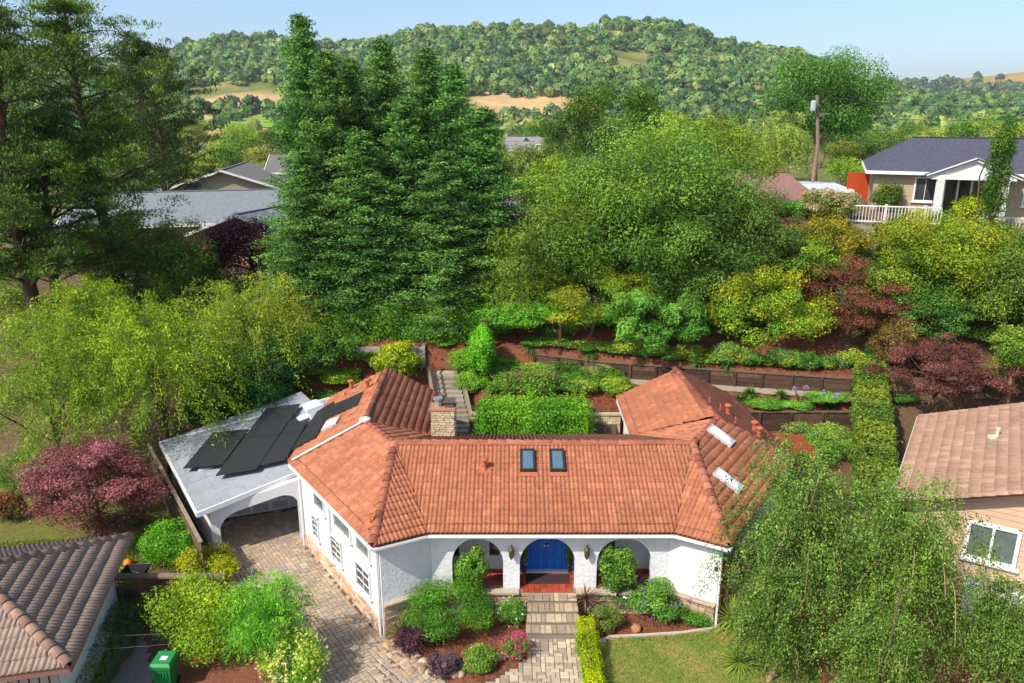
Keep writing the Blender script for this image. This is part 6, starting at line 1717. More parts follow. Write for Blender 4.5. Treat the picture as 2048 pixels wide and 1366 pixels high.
# ------------------------------------------------------------------ shrubs and plants
def base_of(u, v, z=-1.0):
    ys = np.arange(15, 75, .04); d = ray(u, v); k = ys / d.y
    hit = np.argmax(HC + d.z * k <= gz(d.x * k, ys)); y = ys[hit]
    return Vector((d.x * k[hit], y, g1(d.x * k[hit], y))), g1(d.x * k[hit], y)
def shr(name, label, u, vb, vt, w, col, tip, seed, dep=.9, **k):
    p, z = base_of(u, vb); Z = p.y * CP - (z - HC) * SP; r_ = w / 2 / FPX * Z * (1.3 if p.y > 30 else 1.08); yc = p.y + r_ * dep * .7
    x = at_y(u, (vb + vt) / 2, yc).x
    h = max(at_y(u, vt, yc).z - g1(x, yc), .25)
    return shrub(name, label, x, yc, r_, r_ * dep, h, col, tip, seed, **k)
def hedge(name, label, a, b, width, h, col, tip, seed, n, leaf=.07, zf=None, z01=None, loose=1.0):
    rng = np.random.default_rng(seed); a, b = np.array(a, float), np.array(b, float); L = np.linalg.norm(b - a); d = (b - a) / L; nrm = np.array([-d[1], d[0]])
    area = [L * h, L * h, L * width, width * h, width * h]; f = rng.choice(5, n, p=np.array(area) / sum(area))
    s, t, q = rng.uniform(0, L, n), rng.uniform(-.5, .5, n) * width, rng.uniform(0.02, 1, n) * h
    N = np.zeros((n, 3))
    for k, (nx, ny, nz) in enumerate(((nrm[0], nrm[1], 0), (-nrm[0], -nrm[1], 0), (0, 0, 1), (d[0], d[1], 0), (-d[0], -d[1], 0))): N[f == k] = (nx, ny, nz)
    dp = rng.uniform(-.12, .03, n) + rng.exponential(.03, n) * loose + .07 * loose * np.sin(s * 2.3 + seed) * np.sin(q * 3 + t * 2 + 1) + .05 * np.sin(s * 6.1)
    t = np.where(f == 0, width / 2 + dp, np.where(f == 1, -width / 2 - dp, t)); q = np.where(f == 2, h + dp, q); s = np.where(f == 3, L + dp, np.where(f == 4, -dp, s))
    x, y = a[0] + d[0] * s + nrm[0] * t, a[1] + d[1] * s + nrm[1] * t
    z = ((gz(x, y) if zf is None else zf) if z01 is None else z01[0] + (z01[1] - z01[0]) * np.clip(s / L, 0, 1)) + q
    P = np.stack([x, y, z], 1)
    C = colmix(rng, n, col, tip, .5 * q / h + .3 * np.sin(s * 1.7 + seed) + rng.normal(size=n) * .2, .2, .1)
    V, F, C = leafcards(P, leaf, leaf * .6, C, rng, N * .8, .3)
    m = MB(); m.cc = (.5, .45, .35)
    for i in range(int(L / .6) + 1):
        p_ = a + d * min(i * .6, L); z0 = g1(*p_) if zf is None else zf; m.tube([(p_[0], p_[1], z0 - .05), (p_[0] + .05, p_[1], z0 + h * .8)], [.03, .015], 4)
    return finish(name, label, 'hedge', (a[0], a[1], g1(*a) if zf is None else zf), V, F, C, m, None, wname='stem', cname='foliage')
hedge('hedge', 'long clipped hedge running back along the right boundary', (14.75, 28.6), (18.5, 38.3), 1.35, 1.8, lin('46662a'), lin('86923a'), 91, 30000, .13, z01=(.1, 1.5))
hedge('hedge', 'informal green hedge below the redwoods', (-9.8, 42.6), (-1.0, 42.4), 1.5, 1.7, lin('4a7a26'), lin('86a83a'), 92, 24000, .12, loose=3.0)
hedge('hedge', 'bright green clipped hedge in the courtyard', (-1.5, 35.3), (3.6, 35.3), 1.5, 2.0, lin('4a7e26'), lin('7ca838'), 93, 26000, .12, loose=3.0)
hedge('hedge', 'narrow yellow-green box hedge beside the walkway', (2.38, 17.5), (2.38, 21.75), .48, .72, lin('6f8a20'), lin('b0b832'), 94, 15000, .055)
shrub('vine', 'bright green vine covering the top of the pergola', .65, 41.7, 2.7, 1.5, 1.1, lin('48802a'), lin('76a43e'), 95, 22000, .15, z=4.3, flat=1.6, stems=False, cat='vine', lump=.2, K=60)
shrub('vine', 'green vine tumbling down from the left end of the pergola', -1.6, 39.6, .85, 1.3, 3.0, lin('4c8c28'), lin('80b43a'), 96, 11000, .13, K=40, cat='vine', lump=.4)
# planting between house and path
for i, (u, vb, vt, w, c_, t_, lb) in enumerate((
    (1060, 800, 735, 110, '4a6a2c', '8a9a48', 'rambling rose bush on the frame behind the courtyard hedge'), (1140, 790, 750, 80, '3e6a2c', '6c9040', 'leafy shrub right of the rambling rose'),
    (1235, 800, 755, 60, '5a7c2c', '98a844', 'yellow-green shrub near the left corner of the right wing'), (1195, 760, 725, 50, '5a7238', 'a0a060', 'thin flowering shrub by the timber wall'),
    (930, 770, 700, 60, '4f7e2c', '86a83a', 'green bush at the top of the garden steps'), (945, 800, 745, 60, '5a8430', '90b040', 'light green bush beside the garden steps'),
    (680, 790, 745, 60, '6a8a2c', 'a0b03c', 'yellow-green bush left of the rear tiled wing'), (585, 830, 790, 80, '55702c', '7c8c3c', 'low green ground shrub behind the grey carport roof'),
    (725, 740, 700, 70, '4a7028', '7c9838', 'small round bush left of the raised planter'), (1640, 850, 815, 55, '4c7830', '7ca040', 'low clipped shrub in the right terrace bed'),
    (1590, 842, 808, 60, '4f8030', '86a844', 'round low shrub left in the right terrace bed'), (1530, 835, 800, 60, '4c7a2c', '7fa03c', 'round low shrub nearest the right wing'),
    (1690, 845, 820, 40, '5a7a34', '8a9c50', 'small shrub at the foot of the wooden steps'), (980, 690, 630, 90, '4c7c2c', '80a83c', 'tall green shrub left of the pergola'),
    (1760, 735, 690, 50, '3f662c', '668c3c', 'dark round shrub where the hedge begins'))):
    shr('garden_shrub', lb, u, vb, vt, w, lin(c_), lin(t_), 400 + i, n=7500, leaf=.10)
for i, (u, vb, lb) in enumerate(((1480, 800, 'nearest the wing roof'), (1500, 792, 'second from the wing roof'), (1560, 800, 'third along the right terrace'), (1600, 812, 'with lilac flowers near the middle of the right terrace'), (1660, 818, 'with lilac flowers near the wooden steps'), (1455, 740, 'above the timber wall left of the golden tree'), (1395, 735, 'above the timber wall behind the right wing'), (1180, 725, 'above the timber wall near the pergola'), (1060, 705, 'under the vine pergola'))):
    p, z = base_of(u, vb); blades('agapanthus', 'dark green strappy agapanthus ' + lb, p.x, p.y, 70, .75, .06, lin('3a6628'), lin('5f8a38'), 450 + i, droop=.7, flower=lin('9c94cc') if 'lilac' in lb else None)
rf_ = thing('rose_trellis', 'dark wooden rose support frame behind the courtyard hedge', 'trellis', (.9, 37.8, 1.5))
for x in (-.2, 1.0, 2.2):
    m = MB(); m.cc = lin('4f3628'); m.box(x - .05, x + .05, 37.75, 37.85, 1.3, 2.7); m.build('post', M['wood'], rf_)
for z in (1.9, 2.6):
    m = MB(); m.cc = lin('5c4030'); m.box(-.3, 2.3, 37.69, 37.745, z - .05, z + .05); m.build('rail', M['wood'], rf_)
# shrubs left front
shr('shrub', 'round bright green shrub at the end of the plank fence', 340, 1148, 1045, 110, lin('4a8428'), lin('86b83e'), 501, n=11000, leaf=.085)
shr('shrub', 'yellow-green shrub in front of the carport post', 415, 1190, 1092, 120, lin('72862a'), lin('b9ae36'), 502, n=9000, leaf=.09)
shr('shrub', 'tall yellow-green shrub left of the driveway', 415, 1345, 1140, 215, lin('5f8428'), lin('a8b43a'), 503, n=18000, leaf=.09, dep=.8)
spray('bamboo', 'feathery bright green bamboo clump beside the driveway', 520, 1115, 1400, 220, 20.6, lin('46862a'), lin('7cb03e'), 504, 330, 60, .11, .24, .9, 'bamboo', .03, arclen=.5, spread=.10, hang=.7, limbs=20, barkcol=(1.2, 1.5, .6))
shr('flowering_shrub', 'shrub with pale yellow blossoms at the bottom of the driveway', 590, 1400, 1270, 130, lin('5a8a2c'), lin('9cb040'), 505, n=9000, leaf=.075, flowers=lin('ecd87c'), fl_n=120, fl_s=.13)
hedge('hedge', 'dark green hedge against the bottom left house wall', (-12.55, 17.0), (-13.0, 23.0), .95, .95, lin('2f5422'), lin('4f7830'), 506, 15000, .06)
shr('shrub', 'low green plant under the left gate post', 375, 1165, 1140, 40, lin('4a7030'), lin('80984a'), 507, n=2500, leaf=.07)
shr('shrub', 'dark bronze shrub at the left edge below the feathery tree', 15, 1050, 985, 70, lin('4a3a22'), lin('8a5a3a'), 508, n=5000, leaf=.08)
shr('shrub', 'green undergrowth at the left edge', 60, 1000, 900, 120, lin('4a6e2a'), lin('8a9c40'), 509, n=9000, leaf=.1)
shr('shrub', 'grey-green lavender shrub under the red maple', 255, 1060, 1020, 60, lin('5c6a4c'), lin('8a8a78'), 510, n=3500, leaf=.06)
# front beds
shr('dome_shrub', 'wide dark green weeping dome shrub left of the steps', 900, 1300, 1172, 182, lin('3c6a22'), lin('6c9a34'), 521, n=20000, leaf=.075, asp=.4, K=40, lump=.16)
shr('purple_shrub', 'dark purple loropetalum nearest the house corner', 826, 1318, 1257, 75, lin('38202a'), lin('6a4450'), 522, n=5000, leaf=.065)
shr('purple_shrub', 'smaller grey-purple shrub by the rock edging', 886, 1362, 1306, 62, lin('42303a'), lin('705c62'), 523, n=4000, leaf=.065)
shr('shrub', 'low pale green shrub by the rock edging', 955, 1352, 1300, 72, lin('56782c'), lin('94a850'), 524, n=5000, leaf=.07)
shr('white_flower_shrub', 'shrub dotted with small white flowers left of the steps', 1025, 1262, 1198, 66, lin('46702c'), lin('7c9840'), 525, n=6000, leaf=.055, flowers=lin('f0eee6'), fl_n=16, fl_s=.07)
shr('azalea', 'hot pink azalea beside the walkway', 1032, 1328, 1272, 56, lin('4a6e2c'), lin('7c8c3c'), 526, n=3500, leaf=.055, flowers=lin('d8407c'), fl_n=48, fl_s=.09)
shr('shrub', 'brownish thin shrub behind the dome shrub', 985, 1225, 1185, 70, lin('6a6a30'), lin('9a8a48'), 527, n=4000, leaf=.05)
shr('round_shrub', 'olive round shrub at the top of the box hedge', 1212, 1268, 1215, 66, lin('55642c'), lin('7c8444'), 528, n=5000, leaf=.06)
shr('rose_bush', 'rose bush with cream-pink flowers right of the steps', 1243, 1232, 1150, 82, lin('406a2c'), lin('709440'), 529, n=7000, leaf=.065, flowers=lin('f0d2c0'), fl_n=26, fl_s=.11)
shr('hebe', 'big green shrub with purple flower clusters right of the steps', 1315, 1258, 1165, 112, lin('467430'), lin('80a044'), 530, n=10000, leaf=.08, flowers=lin('8250a8'), fl_n=12, fl_s=.13)
shr('shrub', 'low leafy shrub at the right end of the front bed', 1396, 1258, 1216, 72, lin('42702c'), lin('6f9a3c'), 531, n=5000, leaf=.065)
def arch_plant(name, label, u, w, h, seed):
    x = at_y(u, 1130, 23.0).x; return shrub(name, label, x, 22.86, w, w * .55, h, lin('355c24'), lin('76983c'), seed, 5200, .10, .55, z=-.05, cat='shrub', tipup=.7, K=44, flat=1.0, lump=.35)
arch_plant('camellia', 'glossy camellia growing up in the left porch arch', 945, .58, 1.85, 541)
arch_plant('camellia', 'fuller glossy camellia in the right porch arch', 1238, .72, 1.85, 542)
for i, (x, lb) in enumerate(((.42, 'slim potted climber left of the blue door'), (2.02, 'slim potted climber right of the blue door'))):
    shrub('potted_climber', lb, x, 23.95, .16, .16, 1.35, lin('4a6a30'), lin('8a9a50'), 545 + i, 1200, .06, z=.15, cat='potted plant', stems=True, flowers=lin('e8dcd0'), fl_n=10, fl_s=.05)
p, z = base_of(1170, 1240); blades('cordyline', 'bronze spiky cordyline beside the front steps', p.x, p.y + .1, 46, .72, .05, lin('4a2c26'), lin('a8806a'), 551, trunk=.75, droop=.15, spread=1.5, el0=-.4)
p, z = base_of(805, 1275); blades('flax_plant', 'straw-tipped flax plant at the left house corner', p.x, p.y + .2, 60, 1.0, .06, lin('5f6e2c'), lin('a89858'), 552, droop=.35, spread=1.45, el0=.4)
for i, (u, vb, tr, L, lb) in enumerate(((1462, 1262, .45, .95, 'large spiky yucca in front of the right wall corner'), (1500, 1225, .6, .8, 'spiky yucca behind the larger one by the gate'), (1478, 1335, .2, .8, 'lower spiky yucca at the edge of the lawn'), (1510, 1300, .3, .7, 'small spiky yucca under the birch'))):
    p, z = base_of(u, vb); blades('yucca', lb, p.x, p.y, 90, L, .06, lin('5f8226'), lin('b4c050'), 560 + i, trunk=tr, droop=.12, spread=1.5, el0=-.5)
m = MB(); m.cc = lin('b07a52'); rr = random.Random(2)
bm = bmesh.new(); bmesh.ops.create_icosphere(bm, subdivisions=2, radius=.17)
for v in bm.verts: v.co *= 1 + .18 * math.sin(v.co.x * 20) * math.sin(v.co.z * 17 + 1)
m.add([v.co for v in bm.verts], [[v.index for v in f.verts] for f in bm.faces]); bm.free()
p, z = base_of(1272, 1262); tag(m.build('boulder', M['rock'], loc=(p.x, p.y, z + .08)), 'tan boulder at the front of the right bed', 'rock')
# upper right garden
for i, (u, vb, vt, w, y_, c_, t_, lb) in enumerate(((1772, 412, 362, 62, 50.2, '3f5f26', '7c7c34', 'clipped round shrub on the terrace of the top right house'), (1940, 440, 390, 80, 48.5, '6f8a2c', 'b4b840', 'yellow-green shrub in front of the white porch'), (1870, 452, 420, 110, 47.0, '4a6c2a', '86963a', 'low green shrubs under the white railing'),
     (1665, 420, 395, 60, 52, '4f7a2c', '8a9c3c', 'green bush left of the red fence'), (1690, 345, 310, 80, 66, '5f842c', '9cb03c', 'yellow-green bush above the red fence'), (1620, 440, 395, 80, 49, '4a7030', '80a040', 'leafy shrub over the deck'), (1560, 440, 400, 70, 49.5, '447030', '709a40', 'green climbing plant at the deck'),
     (1960, 480, 430, 90, 46, '547a2c', '8c9c38', 'green shrub left of the slim cypress'), (1800, 470, 420, 60, 46.4, '5c6e30', '90944c', 'grey-green shrub right of the stone steps'), (1090, 450, 400, 60, 58, '4c7028', '7c9438', 'green bush beside the small grey-roofed house'))):
    a, b = at_y(u, vb, y_), at_y(u, vt, y_); Z = y_ * CP - (a.z - HC) * SP
    shrub('terrace_shrub', lb, a.x, y_, w / 2 / FPX * Z, w / 2 / FPX * Z * .8, max(b.z - g1(a.x, y_), .8), lin(c_), lin(t_), 600 + i, 5000, .13)
for i, (u, vb, vt, w, y_, c_, lb) in enumerate(((428, 412, 375, 52, 76, '3f7a2c', 'round clipped shrub before the taupe gable window'), (357, 412, 385, 44, 77, '5c7a2c', 'rounded shrub left of the taupe gable window'), (480, 415, 388, 60, 77, '55702a', 'low green shrubs right of the taupe gable'), (330, 415, 395, 50, 72, '405c26', 'dark low shrub at the left of the taupe house'))):
    a, b = at_y(u, vb, y_), at_y(u, vt, y_); Z = y_ * CP - (a.z - HC) * SP
    shrub('yard_shrub', lb, a.x, y_, w / 2 / FPX * Z, w / 2 / FPX * Z * .8, max(b.z - g1(a.x, y_), 1.0), lin(c_), tuple(k * 1.6 for k in lin(c_)), 640 + i, 4000, .17)
# background trees, one shape family copied
bgm = []
for i in range(5):
    rng = np.random.default_rng(900 + i); d = unit(rng.normal(size=(70, 3))); d = d[d[:, 2] > -.6][:48]
    cen = d * rng.uniform(.5, .8, (len(d), 1)) * np.array([1, 1, 1.0]) * (1 + .3 * lumpy(d, i)[:, None]) + np.array([0, 0, 1.25])
    cr = rng.uniform(.2, .34, (len(d), 1)); P, N, k = blobs(rng, cen, np.concatenate([cr, cr, cr * .8], 1), 5200, .3)
    C = colmix(rng, len(P), [lin('55702c'), lin('3f5c26'), lin('6a7e34'), lin('48682e'), lin('7c8840')][i], [lin('8a9a40'), lin('66803a'), lin('a0a44c'), lin('7c9444'), lin('a8a858')][i], np.clip(P[:, 2] / 2.3, 0, 1) * .6 + (rng.normal(size=len(d)) * .2)[k])
    V, F, C = leafcards(P, .085, .05, C, rng, N, .4)
    mb = MB(); wood(mb, rng, (0, 0, -.1), (0, 0, 1.4), .06, list(cen[:8]), .008)
    bgm.append((npmesh('crown', V, F, M['leafv'], C), mb.mesh('trunk', M['bark'], True)))
rng = np.random.default_rng(17); taken = []
def bgtree(x, y, s, k, label, grp):
    t = thing('background_tree', label, 'tree', (x, y, g1(x, y)), grp); t.rotation_euler = (0, 0, rng.uniform(0, 6)); q = s * rng.uniform(.9, 1.25); t.scale = (s, s, q)
    for nm, me in zip(('crown', 'trunk'), bgm[k]):
        o = bpy.data.objects.new(nm, me); COL.objects.link(o); o.parent = t
for u, vt, y, s in ((450, 300, 105, 3.4), (520, 290, 110, 3.6), (400, 315, 100, 3.0), (350, 300, 115, 3.6), (540, 330, 98, 3.0), (470, 330, 96, 2.6), (300, 320, 120, 3.6), (230, 310, 110, 3.4), (160, 320, 105, 3.4), (60, 330, 100, 3.6), (500, 275, 140, 3.6), (10, 300, 120, 4),
    (1050, 330, 100, 3.0), (1110, 320, 105, 3.4), (1160, 330, 95, 3.2), (1000, 330, 110, 3.2), (1300, 300, 100, 3.8), (1380, 300, 105, 4), (1480, 290, 105, 4), (1560, 290, 115, 4), (1720, 300, 110, 3.6), (1760, 290, 120, 3.8), (1800, 280, 130, 4), (1850, 275, 125, 4), (1900, 270, 135, 4.4), (1960, 275, 130, 4.2), (2020, 270, 125, 4.2), (1690, 310, 100, 3.2), (1740, 310, 98, 3), (2060, 280, 120, 4)):
    x = at_y(u, vt, y).x; bgtree(x, y, s * .8, int(rng.integers(5)), 'rounded green tree behind the neighbouring houses', 'trees behind the neighbouring houses')
for i in range(110):
    y = 125 * (330 / 125) ** rng.random(); u = rng.uniform(-60, 2110); x = (u - 1024) / FPX * (y * CP + 2)
    if (985 < u < 1085 and y < 230) or (405 < u < 565 and y > 190): continue
    bgtree(x, y, rng.uniform(2.4, 4.0), int(rng.integers(5)), 'rounded tree on the valley floor beyond the houses', 'trees across the valley floor')

# ground cover and understorey on the slope behind the garden
rng = np.random.default_rng(23)
for i in range(46):
    u = 1000 + (i % 23) * 46 + rng.uniform(-18, 18); y = (42.0 if i < 23 else 44.6) + rng.uniform(-.7, .9)
    x = at_y(u, 600, y).x; c_ = ['47692a', '55762c', '3e6126', '66803a', '4f6e34'][i % 5]; t_ = ['86963e', '98a23e', '6a8838', 'a0a650', '7f9648'][i % 5]; rr_ = rng.uniform(.9, 1.6)
    shrub('slope_shrub', 'low green understorey shrub on the mulched slope', x, y, rr_, rr_ * .8, rng.uniform(1.0, 2.6), lin(c_), lin(t_), 700 + i, 2200, .17, group='understorey shrubs on the slope')
for i in range(16):
    u = 620 + i * 22 + rng.uniform(-8, 8); y = 43.6 + rng.uniform(-.4, .6); x = at_y(u, 600, y).x
    if i % 2: shrub('slope_shrub', 'low bright shrub at the foot of the redwoods', x, y, .9, .7, rng.uniform(1.0, 1.7), lin('3f7026'), lin('70983a'), 760 + i, 2600, .12, group='understorey shrubs at the redwoods')
for i in range(18):
    u = rng.uniform(-20, 560); y = rng.uniform(38.5, 46); x = at_y(u, 600, y).x; rr_ = rng.uniform(.9, 1.6)
    shrub('slope_shrub', 'green undergrowth beneath the feathery trees and pines', x, y, rr_, rr_, rng.uniform(1.2, 2.6), lin(['47692a', '3e5a24', '5a7630'][i % 3]), lin(['86963e', '66803a', '98a040'][i % 3]), 790 + i, 2200, .16, group='undergrowth beneath the left trees')

rng = np.random.default_rng(61)
for i in range(24):
    u = 1075 + i * 27 + rng.uniform(-9, 9); vb = np.interp(u, [1075, 1400, 1720], [722, 738, 752]) + rng.uniform(-12, 0)
    shr('wall_shrub', 'small green shrub planted above the dark timber wall', u, vb, vb - rng.uniform(22, 48), rng.uniform(34, 62), lin(['3f6a2a', '55782e', '4a6e38', '6a8034'][i % 4]), lin(['6f983c', '98a83c', '84a050', 'a0a848'][i % 4]), 820 + i, n=2600, leaf=.11, group='shrubs above the timber wall')
for i in range(18):
    u = [1000, 1030, 1090, 1120, 1165, 1200, 1010, 1070, 1130, 890, 960, 985, 600, 640, 655, 560, 700, 1215][i]; vb = [795, 770, 800, 775, 800, 785, 755, 752, 752, 720, 735, 765, 790, 770, 810, 812, 765, 765][i]
    shr('bed_shrub', 'loose green perennial in the mulched rear terrace bed', u, vb, vb - rng.uniform(22, 40), rng.uniform(36, 60), lin(['46702a', '5a7c30', '3e6428'][i % 3]), lin(['86a43c', 'a0ac44', '6f943a'][i % 3]), 850 + i, n=2600, leaf=.10, group='perennials in the rear terrace beds')

for i, (u, vb, vt, w, lb) in enumerate(((1960, 800, 745, 70, 'green shrub right of the bronze maple'), (1800, 850, 800, 50, 'dark fern-like shrub between hedge and tan roof'), (2010, 760, 715, 60, 'yellowish shrub under the small pale-stemmed tree'), (1840, 720, 660, 90, 'green bush behind the bronze maple'), (1950, 710, 650, 110, 'dense green bush at the foot of the right slope'))):
    shr('yard_shrub', lb, u, vb, vt, w, lin(['4a6e2c', '40602a', '76803a', '3f662a', '4c7030'][i]), lin(['86983e', '668640', 'a49c50', '6c903c', '82983c'][i]), 880 + i, n=4500, leaf=.11)

for i, (u, vb, vt, w, lb) in enumerate(((1600, 905, 850, 80, 'leafy climber over the red arbour'), (1660, 900, 850, 80, 'pale green bush below the lower timber wall'), (1625, 940, 880, 90, 'leafy bush right of the red arbour'), (1690, 930, 880, 60, 'green shrub against the foot of the long hedge'))):
    shr('yard_shrub', lb, u, vb, vt, w, lin(['56783a', '5c7c36', '4a7030', '507434'][i]), lin(['92a458', '98aa50', '84a044', '88a048'][i]), 890 + i, n=4500, leaf=.10)
ONES = 'first second third fourth fifth sixth seventh eighth ninth tenth eleventh twelfth thirteenth fourteenth fifteenth sixteenth seventeenth eighteenth nineteenth'.split()
TENS = {2: ('twenty', 'twentieth'), 3: ('thirty', 'thirtieth'), 4: ('forty', 'fortieth')}
def ordinal(n): return ONES[n - 1] if n < 20 else (TENS[n // 10][1] if n % 10 == 0 else TENS[n // 10][0] + '-' + ONES[n % 10 - 1])
def rank_labels(group):
    L = [o for o in COL.objects if o.get('group') == group and o.parent is None]
    L.sort(key=lambda o: pix(o.location.x, o.location.y, o.location.z)[0])
    for k, o in enumerate(L): o['label'] = o['label'] + ', ' + (ordinal(k + 1) + ' from the left' if k else 'leftmost of the row')
for g_ in ('understorey shrubs on the slope', 'shrubs above the timber wall', 'perennials in the rear terrace beds', 'understorey shrubs at the redwoods', 'undergrowth beneath the left trees', 'trees behind the neighbouring houses', 'pale houses on the valley floor'): rank_labels(g_)
# ------------------------------------------------------------------ street and yard furniture
p = at_z(327, 1312, -.2); bx_, by_ = p.x, p.y; zg = g1(bx_, by_)
bn = thing('wheelie_bin', 'green wheeled bin on the mulch beside the pebble path', 'bin', (bx_, by_, zg))
m = MB(); m.cc = lin('1f7a3c')
def ring(z, hw, hd, dy=0.0): return [(bx_ - hw, by_ - hd + dy, zg + z), (bx_ + hw, by_ - hd + dy, zg + z), (bx_ + hw, by_ + hd + dy, zg + z), (bx_ - hw, by_ + hd + dy, zg + z)]
R_ = ring(.06, .22, .24) + ring(.8, .28, .32) + ring(.86, .31, .35) + ring(.93, .31, .35)
m.add(R_, [(3,2,1,0)] + [(4*k+i, 4*k+(i+1) % 4, 4*k+4+(i+1) % 4, 4*k+4+i) for k in range(3) for i in range(4)] + [(12,13,14,15)])
for i in range(5): m.box(bx_ - .2 + i * .085, bx_ - .16 + i * .085, by_ - .335, by_ - .30, zg + .55, zg + .78)
m.build('body', M['plastic'], bn)
m = MB(); m.cc = lin('2a8a48'); R_ = ring(.935, .32, .36) + ring(.98, .32, .36) + ring(1.05, .27, .30)
m.add(R_, [(3,2,1,0)] + [(4*k+i, 4*k+(i+1) % 4, 4*k+4+(i+1) % 4, 4*k+4+i) for k in range(2) for i in range(4)] + [(8,9,10,11)])
m.tube([(bx_ - .25, by_ + .40, zg + .93), (bx_ + .25, by_ + .40, zg + .93)], .02, 6); lid = m.build('lid', M['plastic'], bn)
m = MB(); m.cc = lin('e6e8e6'); m.box(bx_ - .08, bx_ + .12, by_ - .12, by_ + .06, zg + 1.052, zg + 1.056); m.build('sticker', M['plastic'], lid)
for s in (-1, 1):
    m = MB(); m.cc = (.02, .02, .02); m.tube([(bx_ + s * .2, by_ + .24, zg + .1), (bx_ + s * .27, by_ + .24, zg + .1)], .1, 12); m.build('wheel', M['plastic'], bn)
p = at_z(277, 1145, -.75); wx, wy = p.x, p.y; zg = g1(wx, wy)
wb = thing('wheelbarrow', 'black wheelbarrow parked behind the lattice gate', 'wheelbarrow', (wx, wy, zg))
m = MB(); m.cc = (.025, .026, .03)
top_ = [(wx - .55, wy - .3, zg + .68), (wx + .35, wy - .33, zg + .72), (wx + .35, wy + .33, zg + .72), (wx - .55, wy + .3, zg + .68)]
bot_ = [(wx - .3, wy - .18, zg + .36), (wx + .2, wy - .2, zg + .36), (wx + .2, wy + .2, zg + .36), (wx - .3, wy + .18, zg + .36)]
m.add(top_ + bot_, [(4,5,6,7), (0,1,5,4), (1,2,6,5), (2,3,7,6), (3,0,4,7)]); m.add(top_ + bot_, [(7,6,5,4), (4,5,1,0), (5,6,2,1), (6,7,3,2), (7,4,0,3)])
m.tube(top_ + [top_[0]], .022, 6); m.build('tray', M['plastic'], wb)
m = MB(); m.cc = lin('b58a4a')
for s in (-1, 1): m.tube([(wx + .6, wy + s * .05, zg + .2), (wx + .1, wy + s * .2, zg + .34), (wx - .95, wy + s * .3, zg + .62)], .025, 6)
m.build('handle', M['wood'], wb)
m = MB(); m.cc = (.02, .02, .02); m.tube([(wx + .62, wy - .05, zg + .2), (wx + .62, wy + .05, zg + .2)], .2, 14); m.build('wheel', M['plastic'], wb)
for s in (-1, 1):
    m = MB(); m.cc = (.03, .03, .035); m.tube([(wx - .1, wy + s * .2, zg + .36), (wx - .2, wy + s * .24, zg), (wx - .35, wy + s * .22, zg + .42)], .018, 5); m.build('leg', M['plastic'], wb)
m = MB(); m.cc = lin('d8d8d8')
w_ = MB(); w_.cc = lin('c8ccd4')
for i in range(5): w_.box(wx - .16 + i * .06, wx - .125 + i * .06, wy - .305, wy - .300, zg + .55, zg + .60)
p = at_z(256, 1122, -1.1); zg = g1(p.x, p.y); m = MB(); m.cc = lin('e87a1e')
m.lathe((p.x, p.y, zg), [(.06, 0), (.15, .04), (.19, .13), (.16, .22), (.05, .27), (.02, .31)], 14)
tag(m.build('pumpkin', M['plastic'], smooth=True), 'small orange pumpkin on the grass behind the wheelbarrow', 'pumpkin')
# utility pole with transformer
p0, p1 = at_y(1626, 356, 62), at_y(1634, 190, 62); x = p0.x; zb = g1(x, 62)
up_ = thing('utility_pole', 'tall wooden utility pole with grey transformer', 'utility pole', (x, 62, zb))
m = MB(); m.cc = lin('8c7562'); m.tube([(x, 62, zb - .3), (x + .1, 62, (zb + p1.z) / 2), (p1.x, 62, p1.z)], [.16, .14, .11], 9); m.build('pole', M['wood'], up_)
m = MB(); m.cc = lin('aab0b4'); c = at_y(1627, 211, 61.7); m.lathe(c - Vector((0, 0, .38)), [(.2, 0), (.22, .1), (.22, .65), (.18, .72), (.05, .76)], 12); m.build('transformer', M['paint'], up_)
m = MB(); m.cc = lin('7a6654'); c = at_y(1634, 228, 62); m.bar(c + Vector((-.9, -.15, 0)), c + Vector((.9, -.15, 0)), .1, .1); m.build('crossarm', M['wood'], up_)
def wire(label, a, b, sag, r=.02, col=(.05, .05, .055)):
    m = MB(); m.cc = col; m.tube(curve_pts(a, b, -sag, 14), r, 5); return tag(m.build('power_line', M['paint']), label, 'power line')
t1 = at_y(1634, 192, 62); t2 = at_y(1634, 228, 62); t3 = at_y(1632, 275, 62)
wire('top power line running right from the utility pole', t1, at_y(2120, 205, 70), .5)
wire('middle power line running right from the utility pole', t2, at_y(2120, 232, 68), .4)
wire('low power line running right from the utility pole', t3, at_y(2120, 272, 66), .5)
wire('top power line running left from the utility pole behind the trees', t1, at_y(900, 232, 80), .5)
wire('lower power line running left from the utility pole behind the trees', t2, at_y(1000, 335, 66), .6)
for k, (a, b, lb) in enumerate((((165, 1275, 19.6), (748, 1228, 22.2), 'thin pale service wire over the bottom left hedge'), ((150, 1302, 18.9), (752, 1240, 22.2), 'lower thin pale service wire over the green bin'))):
    wire(lb, at_y(*a), at_y(*b), .12, .005, (.16, .16, .16))
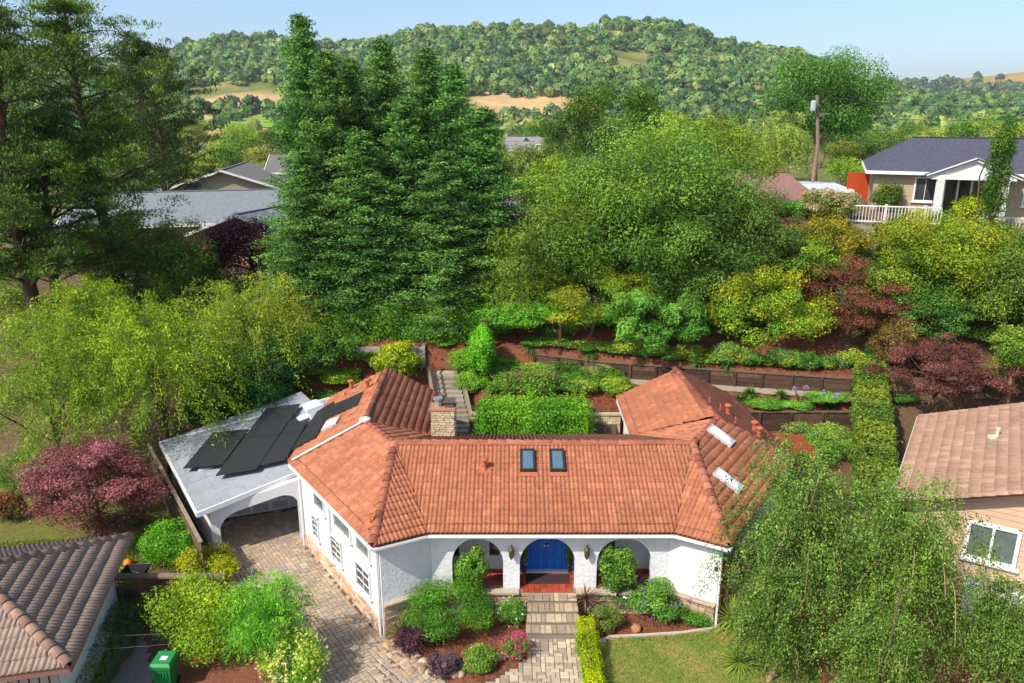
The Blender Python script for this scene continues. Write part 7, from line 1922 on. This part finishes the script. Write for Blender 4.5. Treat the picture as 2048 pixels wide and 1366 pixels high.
# satellite dish on the taupe house
dsh = thing('satellite_dish', 'small grey satellite dish left of the taupe gable', 'satellite dish', at_y(318, 392, 72))
c = at_y(318, 380, 72); m = MB(); m.cc = lin('9aa0a4'); n = 12; vs = [c + Vector((0, -.05, 0))]
for k in range(n): a = 2 * math.pi * k / n; vs.append(c + Vector((math.cos(a) * .42, -.2 + .1 * math.sin(a), math.sin(a) * .5)))
m.add(vs, [(0, 1 + k, 1 + (k + 1) % n) for k in range(n)]); m.build('dish', M['paint'], dsh)
m = MB(); m.cc = lin('8a8f92'); m.tube([c + Vector((0, .05, 0)), c + Vector((0, .15, -1.0)), Vector((c.x, c.y + .2, g1(c.x, c.y)))], .05, 6); m.tube([c + Vector((0, -.1, -.4)), c + Vector((0, -.6, -.1))], .03, 5); m.build('mount', M['paint'], dsh)
# far pylons
for u, vt, vb, lb in ((1899, 172, 200, 'left lattice pylon on the far right ridge'), (1916, 168, 198, 'right lattice pylon on the far right ridge')):
    y = 1900.; a, b = at_y(u, vb, y), at_y(u, vt, y); t = thing('pylon', lb, 'pylon', b if b.z < a.z else a)
    m = MB(); m.cc = lin('9aa2a4'); H = b.z - a.z
    for s in (-1, 1):
        for q in (-1, 1): m.tube([(a.x + s * 4, y + q * 4, a.z - 12), (a.x + s * 1.0, y + q * 1.0, a.z + H * .7), (a.x, y, b.z)], .45, 4)
    for k in range(6):
        z = a.z + H * k / 7; w = 4 * (1 - k / 8); m.tube([(a.x - w, y - w, z), (a.x + w, y - w, z + H / 7)], .3, 4); m.tube([(a.x + w, y - w, z), (a.x - w, y - w, z + H / 7)], .3, 4)
    m.build('lattice', M['paint'], t)
    m = MB(); m.cc = lin('9aa2a4')
    for f in (.62, .76, .9): m.tube([(a.x - 5, y, a.z + H * f), (a.x + 5, y, a.z + H * f)], .35, 4)
    m.build('crossarm', M['paint'], t)
for k, (u, vt, vb, lb) in enumerate(((1455, 74, 96, 'thin mast on the hill crest, left of the two'), (1471, 74, 98, 'thin mast on the hill crest, right of the two'))):
    y = HCR; a, b = at_y(u, vb, y), at_y(u, vt, y); m = MB(); m.cc = lin('8a9094'); m.tube([a - Vector((0, 0, 8)), b], [.5, .25], 5)
    for f in (.5, .75, .95): m.bar(a.lerp(b, f) + Vector((-1.6, 0, 0)), a.lerp(b, f) + Vector((1.6, 0, 0)), .5, .5)
    tag(m.build('mast', M['paint']), lb, 'mast')
# ------------------------------------------------------------------ haze
HAZE = 0.0001
hm = bpy.data.materials.new('haze'); hm.use_nodes = True; ht = hm.node_tree; ht.nodes.clear()
hv = ht.nodes.new('ShaderNodeVolumePrincipled'); hv.inputs['Density'].default_value = HAZE; hv.inputs['Color'].default_value = (.86, .92, 1.0, 1); hv.inputs['Anisotropy'].default_value = .2
ho = ht.nodes.new('ShaderNodeOutputMaterial'); ht.links.new(hv.outputs[0], ho.inputs['Volume'])
hb = MB(); hb.box(-3900, 3900, -25, 2850, -25, 190)
HAZE_ON = True
if HAZE_ON:
    tag(link('haze', hb.mesh('haze', hm)), 'thin bluish summer haze over the valley', 'haze', kind='stuff')
